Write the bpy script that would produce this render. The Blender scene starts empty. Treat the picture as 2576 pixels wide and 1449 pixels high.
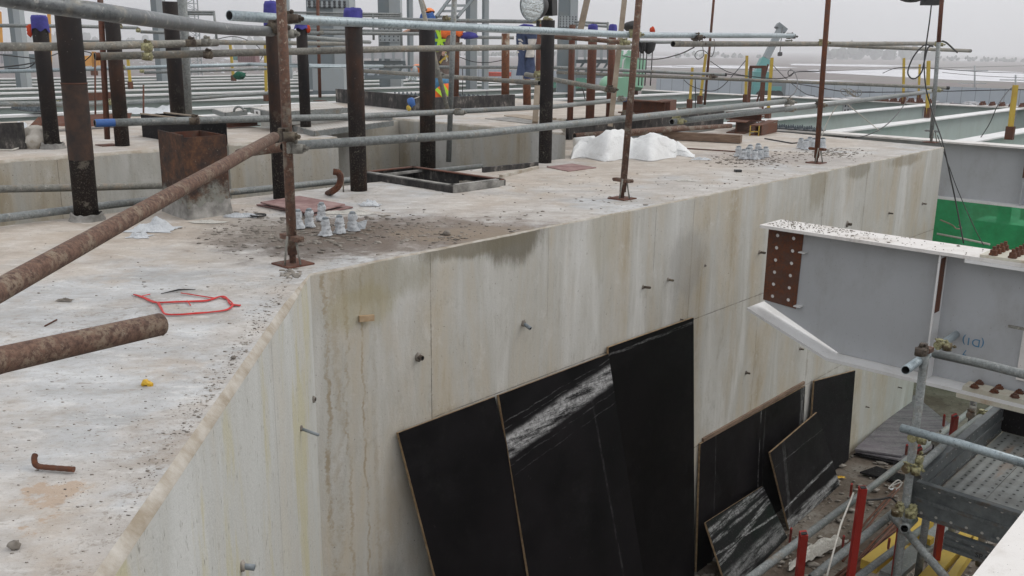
import bpy, bmesh, math, random
from mathutils import Vector, Matrix, noise
random.seed(7)
S = bpy.context.scene
COL = S.collection
# ------------------------------------------------------------------ survey: photo measurements -> metres
WP, HP, F = 2576., 1449., 2350.
CX, CY, CH = 1288., 724.5, 1.05
dn = Vector((1175. - CX, 9840. - CY, F)).normalized(); UP = -dn
YW = (Vector((0, 0, 1)) - Vector((0, 0, 1)).dot(UP) * UP).normalized()
XW = YW.cross(UP)
if XW[0] < 0: XW = -XW
def ray(x, y):
    c = Vector(((x - CX) / F, (y - CY) / F, 1.))
    return Vector((c.dot(XW), c.dot(YW), c.dot(UP)))
def PZ(x, y, h=0.):
    r = ray(x, y); t = (h - CH) / r[2]
    return Vector((r[0] * t, r[1] * t, h))
def PD(x, y, d):
    r = ray(x, y); return Vector((r[0] * d, r[1] * d, CH + r[2] * d))
def PV(x, y, a, b):
    r = ray(x, y); nx, ny = -(b[1] - a[1]), (b[0] - a[0])
    t = (nx * a[0] + ny * a[1]) / (nx * r[0] + ny * r[1])
    return Vector((r[0] * t, r[1] * t, CH + r[2] * t))
def PY(x, y, yy):
    return PV(x, y, (0, yy), (1, yy))
def depth(p):
    q = Vector((p[0], p[1], p[2] - CH))
    return q[0] * XW[2] + q[1] * YW[2] + q[2] * UP[2]
ANG = math.radians(47.)
U = Vector((math.cos(ANG), math.sin(ANG), 0)); V = Vector((math.sin(ANG), -math.cos(ANG), 0))
def W(u, v, z=0.): return U * u + V * v + Vector((0, 0, z))
def uv(p): return p[0] * U[0] + p[1] * U[1], p[0] * V[0] + p[1] * V[1]
Z = Vector((0, 0, 1))
PA_, PB_, PC_ = PZ(780, 690), PZ(2375, 370), PZ(265, 1449)
EAB = (PB_ - PA_).normalized(); NAB = Vector((EAB[1], -EAB[0], 0))      # along the main wall, out of it
EAC = (PC_ - PA_).normalized(); NAC = Vector((-EAC[1], EAC[0], 0))
# ------------------------------------------------------------------ materials
def rgb(c): return tuple(((x / 255. + .055) / 1.055) ** 2.4 if x > 10 else x / 255. / 12.92 for x in c) + (1,)
class NT:
    def __init__(s, name):
        s.m = bpy.data.materials.new(name); s.m.use_nodes = True
        s.t = s.m.node_tree; s.n = s.t.nodes; s.b = s.n['Principled BSDF']
        g = s.n.new('ShaderNodeNewGeometry'); s.pos = g.outputs['Position']; s.geo = g
    def link(s, a, b): s.t.links.new(a, b)
    def objc(s):
        c = s.n.new('ShaderNodeTexCoord'); s.pos = c.outputs['Object']; return s
    def mp(s, sc=(1, 1, 1), rot=(0, 0, 0), loc=(0, 0, 0), src=None):
        m = s.n.new('ShaderNodeMapping'); m.inputs['Scale'].default_value = sc; m.inputs['Rotation'].default_value = rot
        m.inputs['Location'].default_value = loc; s.link(src or s.pos, m.inputs['Vector']); return m.outputs[0]
    def noise(s, scale, detail=4, rough=.6, src=None, dist=0):
        n = s.n.new('ShaderNodeTexNoise'); n.inputs['Scale'].default_value = scale; n.inputs['Detail'].default_value = detail
        n.inputs['Roughness'].default_value = rough; n.inputs['Distortion'].default_value = dist
        s.link(src or s.pos, n.inputs['Vector']); return n.outputs['Fac']
    def vor(s, scale, src=None, feat='F1'):
        n = s.n.new('ShaderNodeTexVoronoi'); n.inputs['Scale'].default_value = scale; n.feature = feat
        s.link(src or s.pos, n.inputs['Vector']); return n.outputs['Distance']
    def ramp(s, f, stops):
        r = s.n.new('ShaderNodeValToRGB'); e = r.color_ramp.elements
        while len(e) < len(stops): e.new(.5)
        for i, (p, c) in enumerate(stops): e[i].position = p; e[i].color = c if not isinstance(c, (int, float)) else (c, c, c, 1)
        s.link(f, r.inputs[0]); return r.outputs[0]
    def math(s, op, a, b=None, c=None, clamp=False):
        m = s.n.new('ShaderNodeMath'); m.operation = op; m.use_clamp = clamp
        for i, v in enumerate((a, b, c)):
            if v is None: continue
            if isinstance(v, (int, float)): m.inputs[i].default_value = v
            else: s.link(v, m.inputs[i])
        return m.outputs[0]
    def mr(s, f, a, b, c=0., d=1.):
        m = s.n.new('ShaderNodeMapRange'); m.interpolation_type = 'SMOOTHSTEP'
        for i, v in zip((1, 2, 3, 4), (a, b, c, d)): m.inputs[i].default_value = v
        s.link(f, m.inputs[0]); return m.outputs[0]
    def mix(s, f, a, b, mode='MIX'):
        m = s.n.new('ShaderNodeMix'); m.data_type = 'RGBA'; m.blend_type = mode
        for i, v in ((0, f), (6, a), (7, b)):
            if isinstance(v, (int, float)): m.inputs[i].default_value = v
            elif isinstance(v, tuple): m.inputs[i].default_value = v
            else: s.link(v, m.inputs[i])
        return m.outputs[2]
    def sep(s, src=None):
        n = s.n.new('ShaderNodeSeparateXYZ'); s.link(src or s.pos, n.inputs[0]); return n.outputs
    def dist(s, p, src=None, sc=(1, 1, 1)):
        a = s.n.new('ShaderNodeVectorMath'); a.operation = 'SUBTRACT'; s.link(src or s.pos, a.inputs[0]); a.inputs[1].default_value = p
        b = s.n.new('ShaderNodeVectorMath'); b.operation = 'MULTIPLY'; s.link(a.outputs[0], b.inputs[0]); b.inputs[1].default_value = sc
        c = s.n.new('ShaderNodeVectorMath'); c.operation = 'LENGTH'; s.link(b.outputs[0], c.inputs[0]); return c.outputs['Value']
    def out(s, col, rough=.7, metal=0., bump=None, bs=.3, bd=.01, spec=None):
        for k, v in (('Base Color', col), ('Roughness', rough), ('Metallic', metal)):
            if isinstance(v, (int, float, tuple)): s.b.inputs[k].default_value = v
            else: s.link(v, s.b.inputs[k])
        if spec is not None: s.b.inputs['Specular IOR Level'].default_value = spec
        if bump is not None:
            b = s.n.new('ShaderNodeBump'); b.inputs['Strength'].default_value = bs; b.inputs['Distance'].default_value = bd
            s.link(bump, b.inputs['Height']); s.link(b.outputs[0], s.b.inputs['Normal'])
        return s.m
def G(c): return (c, c, c, 1)
def L3(r, g, b): return (r, g, b, 1)

def mat_simple(name, c1, c2, scale=12, rough=.6, metal=0., bs=.15, lo=.35, hi=.65, spec=None, fine=80, stretch=(1, 1, 1)):
    n = NT(name); s = n.mp(stretch); f = n.noise(scale, 5, .65, s)
    c = n.ramp(f, [(lo, c1), (hi, c2)])
    return n.out(c, rough, metal, n.noise(fine, 3, .6), bs, .003, spec)
def mat_pipe(name, base, dark, rust, rust_lo, rust_hi, rough=.5, metal=0., spot=None):
    n = NT(name); f = n.noise(9, 6, .7); f2 = n.noise(60, 4, .7); f3 = n.noise(3.1, 5, .75)
    c = n.ramp(f2, [(.3, dark), (.62, base)])
    c = n.mix(n.mr(f, rust_lo, rust_hi), c, rust)
    if spot: c = n.mix(n.mr(n.noise(38, 5, .75), .58, .66), c, spot)
    c = n.mix(n.mr(f3, .42, .72, 0, .35), c, dark, 'MULTIPLY')
    return n.out(c, n.mr(f2, .3, .7, rough - .12, rough + .2), metal, f2, .35, .003)
M = {}
M['galv'] = mat_pipe('galvanised_steel', L3(.27, .29, .285), L3(.12, .13, .132), L3(.21, .18, .14), .54, .72, .5, .2, L3(.38, .375, .35))
M['galv_dark'] = mat_pipe('dark_galvanised_steel', L3(.19, .205, .21), L3(.085, .09, .095), L3(.24, .23, .20), .56, .70, .42, .45, L3(.32, .32, .30))
M['galv_new'] = mat_pipe('bright_galvanised_steel', L3(.42, .49, .52), L3(.25, .30, .325), L3(.27, .29, .28), .58, .8, .36, .3)
M['galv_dirty'] = mat_pipe('cement_stained_galvanised_steel', L3(.28, .275, .245), L3(.13, .125, .11), L3(.30, .25, .19), .50, .68, .7, .1, L3(.42, .40, .35))
M['tube_rust'] = mat_pipe('rusty_scaffold_tube', L3(.155, .082, .055), L3(.055, .03, .022), L3(.20, .17, .135), .5, .62, .8, 0, L3(.33, .28, .22))
M['tube_rust_near'] = mat_pipe('rusty_cement_crusted_tube', L3(.16, .095, .07), L3(.07, .038, .028), L3(.24, .19, .14), .44, .60, .85, 0, L3(.33, .29, .22))
def mat_pitted():
    n = NT('pitted_rusty_cement_tube'); f = n.noise(13, 7, .75); g = n.noise(75, 5, .75); h = n.noise(150, 3, .7)
    c = n.ramp(g, [(.34, L3(.050, .026, .019)), (.52, L3(.135, .075, .052)), (.70, L3(.20, .125, .085))])
    c = n.mix(n.math('MULTIPLY', n.mr(f, .50, .62), n.mr(g, .40, .55, 0, .8)), c, L3(.23, .185, .135))
    c = n.mix(n.mr(n.noise(28, 6, .8), .62, .68, 0, .7), c, L3(.33, .30, .24))
    c = n.mix(n.mr(h, .60, .66, 0, .7), c, L3(.03, .017, .013))
    return n.out(c, .85, 0, n.math('ADD', g, n.math('MULTIPLY', f, .8)), .6, .004)
M['tube_rust_near'] = mat_pitted()
M['rust'] = mat_pipe('orange_rust', L3(.15, .052, .022), L3(.05, .018, .01), L3(.095, .045, .03), .45, .62, .85)
M['rust_red'] = mat_pipe('red_brown_rust', L3(.15, .055, .032), L3(.07, .025, .016), L3(.12, .07, .05), .5, .66, .8)
M['zinc'] = mat_pipe('yellow_zinc_coupler', L3(.42, .40, .22), L3(.14, .13, .07), L3(.12, .09, .05), .5, .6, .4, .3, L3(.55, .52, .38))
M['coupler_rust'] = mat_pipe('rusty_coupler', L3(.10, .075, .055), L3(.03, .022, .018), L3(.17, .14, .10), .5, .6, .7, .1)
M['bolt_dark'] = mat_simple('dark_bolt_steel', G(.03), L3(.09, .10, .11), 40, .5, .3)
M['bolt_blue'] = mat_simple('grey_blue_bolt_steel', L3(.06, .075, .085), L3(.16, .19, .21), 40, .5, .2)
def mat_column():
    n = NT('dark_steel_pipe_pile'); f = n.noise(2.2, 5, .7, n.mp((1, 1, .5))); f2 = n.noise(50, 4, .7)
    c = n.ramp(f, [(.36, L3(.010, .0095, .011)), (.53, L3(.020, .015, .0135)), (.70, L3(.06, .026, .014))])
    sp = n.mr(n.noise(95, 4, .85), .55, .63)
    zz = n.sep()[2]
    low = n.mr(n.math('ADD', zz, n.math('MULTIPLY', n.noise(6, 4, .7), .5)), 1.0, .4)
    c = n.mix(n.math('MULTIPLY', n.math('MULTIPLY', sp, low), .55), c, L3(.24, .215, .175))
    cr = n.mr(n.noise(7, 5, .75), .56, .64)
    c = n.mix(n.math('MULTIPLY', n.math('MULTIPLY', cr, low), .55), c, L3(.27, .25, .21))
    c = n.mix(n.mr(n.noise(100, 2, .5), .72, .76), c, L3(.22, .2, .18))
    return n.out(c, .7, .0, f2, .3, .003, .18)
M['column'] = mat_column()
M['pile_brown'] = mat_simple('brown_rusted_pile_skin', L3(.018, .012, .010), L3(.055, .027, .016), 14, .75, 0, .3)
def mat_col2():
    n = NT('half_plastered_rusty_pipe'); f = n.noise(3, 5, .7, n.mp((1, 1, .4)))
    xx = n.sep()[0]
    c = n.ramp(n.noise(30, 4, .7), [(.3, L3(.07, .025, .012)), (.65, L3(.17, .062, .024))])
    c = n.mix(n.mr(f, .48, .56), c, L3(.36, .31, .24))
    return n.out(c, .85, 0, n.noise(60), .4, .004)
M['col_plaster'] = mat_col2()

def mat_top():
    n = NT('weathered_concrete_top')
    a = math.atan2(EAC[1], EAC[0])
    loc = n.mp((1, 1, 1), (0, 0, -a), tuple(-(Matrix.Rotation(-a, 3, 'Z') @ PA_))); E1 = n.math('ABSOLUTE', n.sep(loc)[1])
    b2 = math.atan2(EAB[1], EAB[0]); loc2 = n.mp((1, 1, 1), (0, 0, -b2), tuple(-(Matrix.Rotation(-b2, 3, 'Z') @ PA_))); E2 = n.math('ABSOLUTE', n.sep(loc2)[1])
    ed = n.math('MINIMUM', E1, E2)
    big = n.noise(.9, 6, .65); mid = n.noise(4.5, 7, .72, n.mp((.6, 1, 1), (0, 0, -.2)), .5); fin = n.noise(48, 5, .75); m2 = n.noise(13, 6, .75, n.mp((.5, 1, 1)), .3)
    tan = n.ramp(mid, [(.32, L3(.35, .29, .235)), (.5, L3(.455, .40, .345)), (.68, L3(.55, .51, .46))])
    cool = n.ramp(mid, [(.32, L3(.33, .33, .325)), (.5, L3(.44, .445, .45)), (.68, L3(.57, .58, .585))])
    f = n.math('ADD', n.mr(ed, 1.25, .25, 0, .75), n.mr(big, .45, .62, -.25, .5), clamp=True)
    c = n.mix(f, tan, cool)
    c = n.mix(n.mr(m2, .50, .68, 0, .55), c, L3(.35, .31, .27))
    c = n.mix(n.mr(m2, .46, .34, 0, .5), c, L3(.66, .65, .63))
    c = n.mix(n.mr(fin, .54, .70, 0, .6), c, L3(.24, .215, .18))
    c = n.mix(n.mr(n.noise(1.6, 7, .75, n.mp(loc=(2, 8, 0))), .50, .66, 0, .45), c, L3(.32, .275, .225))
    c = n.mix(n.mr(n.noise(2.3, 6, .7, n.mp(loc=(5, 3, 0))), .52, .68, 0, .5), c, L3(.40, .325, .25))
    rim = n.math('MULTIPLY', n.mr(ed, .28, .03), n.mr(n.noise(19, 6, .8), .53, .62))
    c = n.mix(n.math('MULTIPLY', rim, .6), c, L3(.19, .155, .115))
    # dirt stains in places of their own
    for p, r0, r1, sc, colr, amt in (
            (PZ(800, 600), .28, .70, (1, 1, 1), L3(.075, .058, .046), .9), (PZ(1010, 585), .25, .8, (.55, 1, 1), L3(.12, .085, .06), .85),
            (PZ(1200, 590), .1, .42, (.6, 1.2, 1), L3(.22, .17, .12), .8), (PZ(95, 1262), .02, .10, (1, 1.2, 1), L3(.40, .29, .20), .75),
            (PZ(660, 585), .05, .5, (1, 1, 1), L3(.22, .19, .16), .6), (PZ(470, 1110), .0, .2, (1, 1, 1), L3(.28, .23, .18), .5),
            (PZ(1900, 395), .2, .9, (1, 1, 1), L3(.33, .28, .25), .6), (PZ(2060, 400), .1, .7, (1, 1, 1), L3(.30, .27, .25), .6),
            (PZ(620, 560), .05, .35, (1, 1, 1), L3(.30, .27, .24), .5)):
        d = n.math('ADD', n.dist(p, sc=sc), n.math('MULTIPLY', n.math('SUBTRACT', n.noise(5.5, 6, .75), .5), 1.1))
        c = n.mix(n.math('MULTIPLY', n.mr(d, r1, r0), amt), c, colr)
    sp = n.mr(n.noise(70, 2, .5), .70, .74)
    c = n.mix(n.math('MULTIPLY', sp, .7), c, L3(.12, .11, .10))
    c = n.mix(n.mr(n.noise(24, 4, .7, n.mp((.4, 1, 1), (0, 0, .1))), .58, .68, 0, .5), c, L3(.25, .22, .19))
    b = n.math('ADD', n.math('MULTIPLY', mid, .8), n.math('MULTIPLY', fin, .35))
    return n.out(c, n.mr(big, .35, .65, .55, .85), 0, b, .55, .02)
M['top'] = mat_top()
def mat_wall(name, direction, seams, hseams, extra=None, bright=1., tint=(.33, .28, .20)):
    n = NT(name)
    a = math.atan2(direction[1], direction[0])
    loc = n.mp((1, 1, 1), (0, 0, -a), tuple(-(Matrix.Rotation(-a, 3, 'Z') @ PA_)))
    X, Y, Zc = n.sep(loc)
    st = n.noise(2.6, 7, .62, n.mp((1, 1, .16), src=loc), .6); st2 = n.noise(21, 5, .65, n.mp((1, 1, .09), src=loc)); blot = n.noise(1.7, 5, .7, loc)
    k = bright
    c = n.ramp(st, [(.32, L3(tint[0] * k, tint[1] * k, tint[2] * k)), (.43, L3(.415 * k, .375 * k, .305 * k)), (.54, L3(.40 * k, .39 * k, .355 * k)), (.68, L3(.53 * k, .525 * k, .50 * k))])
    c = n.mix(n.mr(blot, .42, .68, 0, .5), c, L3(.46 * k, .46 * k, .44 * k))
    c = n.mix(n.mr(n.noise(1.1, 5, .7, n.mp((1, 1, .35), loc=(7, 0, 2), src=loc)), .54, .72, 0, .55), c, L3(.40 * k, .33 * k, .235 * k))
    c = n.mix(n.mr(st2, .56, .78, 0, .22), c, L3(.26, .235, .20))
    c = n.mix(n.mr(n.noise(3.3, 6, .75, n.mp((1, 1, .5), loc=(3, 0, 1), src=loc)), .62, .75, 0, .55), c, L3(.24, .235, .215))
    c = n.mix(n.mr(n.noise(9, 7, .8, n.mp((1, 1, .3), loc=(2, 0, 5), src=loc)), .52, .70, 0, .5), c, L3(.28, .26, .22))
    c = n.mix(n.mr(n.noise(5, 7, .8, n.mp((1, 1, .7), loc=(8, 2, 5), src=loc)), .54, .66, 0, .45), c, L3(.55, .54, .51))
    c = n.mix(n.mr(n.noise(42, 3, .7, loc), .655, .70, 0, .75), c, L3(.12, .105, .085))
    c = n.mix(n.mr(n.noise(70, 4, .75, n.mp((1, 1, .5), src=loc)), .60, .70, 0, .4), c, L3(.22, .20, .17))
    c = n.mix(n.mr(n.noise(90, 2, .5, loc), .72, .76, 0, .7), c, L3(.10, .09, .08))
    hgt = n.math('ADD', n.noise(60, 4, .7, loc), n.math('MULTIPLY', st, .8))
    def seam(coord, t, wd, amt, lo=None, hi=None, coord2=None):
        nonlocal c, hgt
        wob = n.math('MULTIPLY', n.math('SUBTRACT', n.noise(14, 3, .6, loc), .5), .006)
        m = n.mr(n.math('ABSOLUTE', n.math('SUBTRACT', n.math('ADD', coord, wob), t)), wd, wd * .35)
        halo = n.math('MULTIPLY', n.mr(n.math('ABSOLUTE', n.math('SUBTRACT', n.math('ADD', coord, wob), t)), .05, .0), n.mr(n.noise(6, 6, .8, loc), .45, .65))
        c = n.mix(n.math('MULTIPLY', halo, amt * .6), c, L3(.27, .23, .17)); m = n.math('MULTIPLY', m, n.mr(n.noise(7, 5, .8, n.mp(loc=(1, 4, 2), src=loc)), .36, .55, .25, 1.))
        if lo is not None: m = n.math('MULTIPLY', m, n.mr(coord2, lo, lo + .05))
        if hi is not None: m = n.math('MULTIPLY', m, n.mr(coord2, hi, hi - .05))
        c = n.mix(n.math('MULTIPLY', m, amt), c, L3(.055, .045, .035)); hgt = n.math('SUBTRACT', hgt, n.math('MULTIPLY', m, 1.2))
    for t, lo, hi, amt in seams: seam(X, t, .0045, amt, lo, hi, Zc)
    for t, lo, hi, amt in hseams: seam(Zc, t, .005, amt, lo, hi, X)
    if extra: c = extra(n, c, X, Zc, loc)
    return n.out(c, .78, 0, hgt, .35, .008)
def ab_extra(n, c, X, Zc, loc):
    # ochre drips beside the corner, olive damp stains below the rim
    for x0, wd, amp, am in ((.075, .020, .08, .5), (.30, .010, .05, .45), (.19, .013, .09, .35), (.13, .03, .12, .25), (.37, .02, .06, .2)):
        wob = n.math('MULTIPLY', n.math('SUBTRACT', n.noise(4.5, 8, .75, n.mp((.25, .25, 1), src=loc, loc=(x0 * 40, 0, 0))), .5), amp * 2.4)
        m = n.mr(n.math('ABSOLUTE', n.math('SUBTRACT', n.math('ADD', X, wob), x0)), wd, wd * .3)
        c = n.mix(n.math('MULTIPLY', n.math('MULTIPLY', m, am * 1.3), n.mr(n.noise(7, 6, .8, loc), .35, .6)), c, L3(.25, .18, .085))
    def stain(x, z, rx, rz, colr, amt):
        nonlocal c
        d = n.math('ADD', n.dist((x, 0, z), loc, (1 / rx, 0, 1 / rz)), n.math('MULTIPLY', n.math('SUBTRACT', n.noise(6, 6, .75, n.mp((1, 1, .3), src=loc)), .5), 1.6))
        c = n.mix(n.math('MULTIPLY', n.mr(d, 1.15, .6), amt), c, colr)
    stain(1.42, -.03, .30, .17, L3(.13, .115, .08), .85)
    stain(1.15, -.02, .5, .08, L3(.17, .15, .105), .8)
    stain(.45, -.1, .35, .13, L3(.26, .24, .17), .5)
    stain(.30, -.22, .25, .12, L3(.30, .26, .13), .4)
    stain(2.3, -.1, .2, .3, L3(.34, .30, .20), .25)
    stain(6.4, -.05, .30, .10, L3(.20, .18, .13), .6)
    stain(5.5, -.1, .2, .3, L3(.24, .21, .14), .5)
    stain(7.6, -.06, .5, .07, L3(.22, .18, .11), .55)
    stain(3.35, -.5, .30, .30, L3(.27, .26, .24), .5)
    stain(.35, -2.3, .35, .6, L3(.17, .165, .15), .5)
    return c
M['wall'] = mat_wall('board_marked_concrete_wall', EAB, [(.77, -3.3, 0, .75), (2.91, -.5, 0, .45), (3.41, -.95, 0, .5), (5.65, -.95, -.02, .75), (6.61, -2.1, -.02, .7), (5.62, -2.1, -.95, .55), (4.55, -2.1, -.95, .35), (1.75, -.6, -.03, .25), (7.6, -1, -.1, .3)],
                     [(-.955, .77, 9, .6), (-2.06, 2., 9, .6)], extra=ab_extra, bright=1.08)
def ac_extra(n, c, X, Zc, loc):
    d = n.mr(n.noise(3.2, 7, .7, n.mp((1, 1, .16), src=loc, loc=(3, 1, 0))), .52, .62, 0, .6)
    c = n.mix(.45, c, L3(.52, .545, .54)); c = n.mix(d, c, L3(.47, .43, .24))
    sp = n.mr(n.noise(45, 3, .7, n.mp((1, 1, .35), src=loc)), .60, .68, 0, .6)
    return n.mix(sp, c, L3(.17, .16, .13))
M['wall_ac'] = mat_wall('greenish_concrete_wall', EAC, [(.93, -1.25, -.02, .8)], [], extra=ac_extra, bright=1.12, tint=(.46, .43, .32))
M['wall_back'] = mat_wall('pale_concrete_wall', U, [(.2, -1, 1, .4), (1.35, -1, 1, .4), (3.0, -1, 1, .4), (3.25, -1, 1, .3)], [], bright=1.0)
M['lip'] = mat_simple('tan_mortar_rim', L3(.29, .245, .185), L3(.50, .475, .435), 9, .88, 0, .6, .33, .68)
M['concrete_dark'] = mat_simple('grey_cement_board', L3(.14, .135, .125), L3(.34, .33, .31), 9, .85, 0, .5)
def mat_paint(name, col, dirt, amt=.5, dirtcol=L3(.3, .27, .22), rough=.42):
    n = NT(name); f = n.noise(2.5, 6, .7, n.mp((1, 1, .6)))
    c = n.mix(n.mr(f, .45, .75, 0, dirt), col, dirtcol)
    c = n.mix(n.mr(n.noise(110, 2, .5), .70, .76, 0, amt), c, L3(.10, .09, .08))
    c = n.mix(n.mr(n.noise(6, 8, .8, n.mp((1, 1, .12), loc=(4, 4, 4))), .56, .72, 0, dirt * .5), c, dirtcol)
    c = n.mix(n.mr(n.noise(26, 5, .8), .62, .72, 0, dirt * .6), c, dirtcol)
    return n.out(c, n.mr(f, .3, .7, rough, rough + .2), 0, n.noise(40), .06, .002)
M['white_paint'] = mat_paint('white_steel_paint', L3(.70, .70, .70), .35, .6)
M['dusty_white'] = mat_paint('dusty_white_steel_paint', L3(.68, .66, .64), .75, 1., L3(.33, .28, .23), .6)
M['cream_rust'] = mat_paint('cream_paint_with_rust_runs', L3(.52, .50, .42), .85, .8, L3(.28, .12, .03), .55)
M['grey_paint'] = mat_paint('blue_grey_steel_paint', L3(.40, .415, .435), .5, .7, L3(.25, .24, .225))
M['green_paint'] = mat_paint('pale_green_steel_paint', L3(.42, .49, .47), .25, .3)
M['grey_col'] = mat_paint('grey_steel_column_paint', L3(.33, .36, .375), .3, .3)
M['grey_col_dark'] = mat_paint('slate_paint_and_column_shade', L3(.16, .19, .205), .3, .3)
M['lt_green'] = mat_paint('light_green_machine_paint', L3(.25, .48, .33), .3, .5)
M['teal'] = mat_paint('teal_crane_paint', L3(.09, .30, .29), .2, .3)
M['yellow'] = mat_paint('chipped_yellow_paint', L3(.50, .35, .045), .65, 1., L3(.30, .17, .05), .5)
M['orange_paint'] = mat_paint('orange_yellow_paint', L3(.50, .24, .04), .5, .6, L3(.22, .08, .03), .5)
M['red_paint'] = mat_paint('red_steel_paint', L3(.30, .018, .012), .3, .3, L3(.12, .02, .015), .4)
def mat_ply(name, base=.008, bands=(), seed=0, speck=.68, gloss=.34, edge=0.):
    n = NT(name).objc(); p = n.mp(loc=(seed * 3.1, seed * 1.7, 0))
    f = n.noise(2, 5, .7, p)
    c = n.ramp(f, [(.35, L3(base * .45, base * .43, base * .48)), (.65, L3(base * 1.1, base * .95, base * 1.1))])
    c = n.mix(n.mr(n.noise(65, 4, .75, p), speck, speck + .07, 0, .6), c, G(.16))
    c = n.mix(n.mr(n.noise(3, 7, .8, p), .50, .75, 0, .10), c, G(.08))
    c = n.mix(n.mr(n.noise(11, 6, .85, p), .66, .72, 0, .5), c, G(.15)); X, Y, Zc = n.sep()
    wob = n.math('MULTIPLY', n.math('SUBTRACT', n.noise(2.6, 7, .7, p), .5), .05)
    for (axis, slope, c0, hw, amt, colr) in bands:
        a, b = (Y, X) if axis == 'y' else (X, Y)
        q = n.math('ADD', n.math('SUBTRACT', n.math('SUBTRACT', a, n.math('MULTIPLY', b, slope)), c0), wob)
        m = n.mr(n.math('ABSOLUTE', q), hw, hw * .5)
        sc = (2.2, 30, 1) if axis == 'y' else (30, 2.2, 1)
        br = n.mr(n.noise(1.8, 6, .75, n.mp(sc, src=p)), .42, .58)
        if hw > .05: br = n.math('MULTIPLY', n.mr(n.noise(4, 8, .8, n.mp((.5, 4, 1) if axis == 'y' else (4, .5, 1), src=p)), .40, .56), n.mr(n.noise(35, 5, .8, p), .30, .62, .25, 1.))
        else: br = n.math('MULTIPLY', br, n.mr(n.noise(25, 5, .8, p), .38, .6, .2, .9))
        c = n.mix(n.math('MULTIPLY', n.math('MULTIPLY', m, br), amt), c, G(colr))
    return n.out(c, n.mr(n.noise(4, 5, .7, p), .3, .7, gloss, gloss + .2), 0, n.noise(30, 4), .08, .004, .07)
M['ply1'] = mat_ply('black_film_plywood', .0075, [('x', 0, .80, .012, .7, .25)], 1)
M['ply2'] = mat_ply('black_film_plywood_with_white_smear', .0085, [('y', .16, 1.98, .085, .95, .42), ('y', .15, 1.87, .005, .5, .16), ('y', .15, 1.80, .004, .4, .14), ('y', .12, 2.13, .004, .5, .2), ('y', .13, 2.09, .003, .5, .2), ('x', 0, .90, .012, .3, .14), ('y', .1, -.3, .12, .6, .25)], 2)
M['ply3'] = mat_ply('plain_black_film_plywood', .0065, [('y', 0, 2.22, .012, .6, .25)], 3, .7)
M['ply4'] = mat_ply('black_film_plywood_with_drips', .011, [('x', 0, 1.02, .01, .8, .4), ('x', 0, .25, .006, .5, .2), ('x', 0, 1.85, .05, .7, .35), ('x', 0, 1.1, .015, .4, .12)], 4)
M['ply5'] = mat_ply('grimy_black_plywood', .014, [], 5, .6, .5)
M['ply6'] = mat_ply('plywood_offcut_with_white_foot', .013, [('y', 0, .06, .09, .9, .36), ('y', .07, .22, .02, .8, .45), ('x', 0, .04, .04, .4, .2), ('y', .02, .66, .005, .5, .25)], 6, .62)
M['ply7'] = mat_ply('plywood_offcut_streaked_white', .013, [('y', 0, .50, .045, .8, .36), ('y', 0, .10, .09, .7, .26), ('y', -.1, .34, .012, .8, .4), ('y', .1, .25, .03, .8, .4), ('y', 0, .42, .02, .7, .4)], 7, .6)
M['ply_floor'] = mat_ply('weathered_plywood_on_floor', .16, [('y', .0, .8, 3., .5, .30)], 8, .50, .6)
M['ply_edge'] = mat_simple('tan_plywood_edge', L3(.17, .11, .06), L3(.34, .24, .14), 25, .8)
M['wood'] = mat_simple('brown_timber', L3(.12, .075, .05), L3(.22, .15, .105), 6, .75, 0, .3, stretch=(1, 1, 6))
M['wood_pale'] = mat_simple('greyish_batten_wood', L3(.24, .19, .14), L3(.38, .32, .25), 6, .8, 0, .3)
M['wood_fresh'] = mat_simple('fresh_wood', L3(.33, .22, .12), L3(.45, .33, .21), 20, .8)
def mat_form():
    n = NT('cement_spattered_black_formwork'); f = n.noise(9, 6, .75, n.mp((1, 1, .5)))
    c = n.ramp(f, [(.42, L3(.012, .011, .012)), (.56, L3(.05, .045, .042)), (.66, L3(.22, .20, .18))])
    return n.out(c, .75, 0, f, .3, .006)
M['form'] = mat_form()
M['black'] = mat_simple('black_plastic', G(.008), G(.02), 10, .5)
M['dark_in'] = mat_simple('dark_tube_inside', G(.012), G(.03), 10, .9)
def mat_cloth(name, a, b, scale=14, rough=.9):
    n = NT(name); f = n.noise(scale, 4, .6)
    return n.out(n.ramp(f, [(.3, a), (.7, b)]), rough, 0, n.noise(scale * 1.7, 4, .6), .5, .01)
M['blue_cloth'] = mat_cloth('violet_blue_cloth', L3(.035, .035, .17), L3(.07, .065, .32))
M['red_cloth'] = mat_cloth('orange_red_cloth', L3(.35, .03, .01), L3(.6, .07, .02))
M['hat_blue'] = mat_cloth('blue_cloth', L3(.02, .06, .20), L3(.04, .12, .36))
M['denim'] = mat_cloth('dark_blue_workwear', L3(.02, .03, .07), L3(.055, .08, .155))
M['white_cloth'] = mat_cloth('off_white_cloth_lining', L3(.42, .40, .37), L3(.6, .57, .53))
M['brown_cloth'] = mat_cloth('brown_workwear', L3(.07, .05, .04), L3(.14, .105, .09))
M['hivis'] = mat_cloth('yellow_green_hivis', L3(.35, .6, .03), L3(.5, .8, .06))
M['orange_cloth'] = mat_cloth('orange_hivis', L3(.7, .12, .02), L3(.9, .2, .04))
M['blue_vest'] = mat_cloth('faded_blue_work_vest', L3(.03, .10, .18), L3(.06, .18, .30))
M['black_cloth'] = mat_cloth('black_cloth', G(.008), G(.025))
M['skin'] = mat_simple('skin', L3(.40, .23, .16), L3(.5, .3, .22), 8, .55)
M['hair'] = mat_simple('black_hair', G(.008), G(.02), 40, .6)
M['orange_helmet'] = mat_simple('orange_plastic_helmet', L3(.75, .18, .03), L3(.85, .25, .05), 8, .35)
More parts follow.
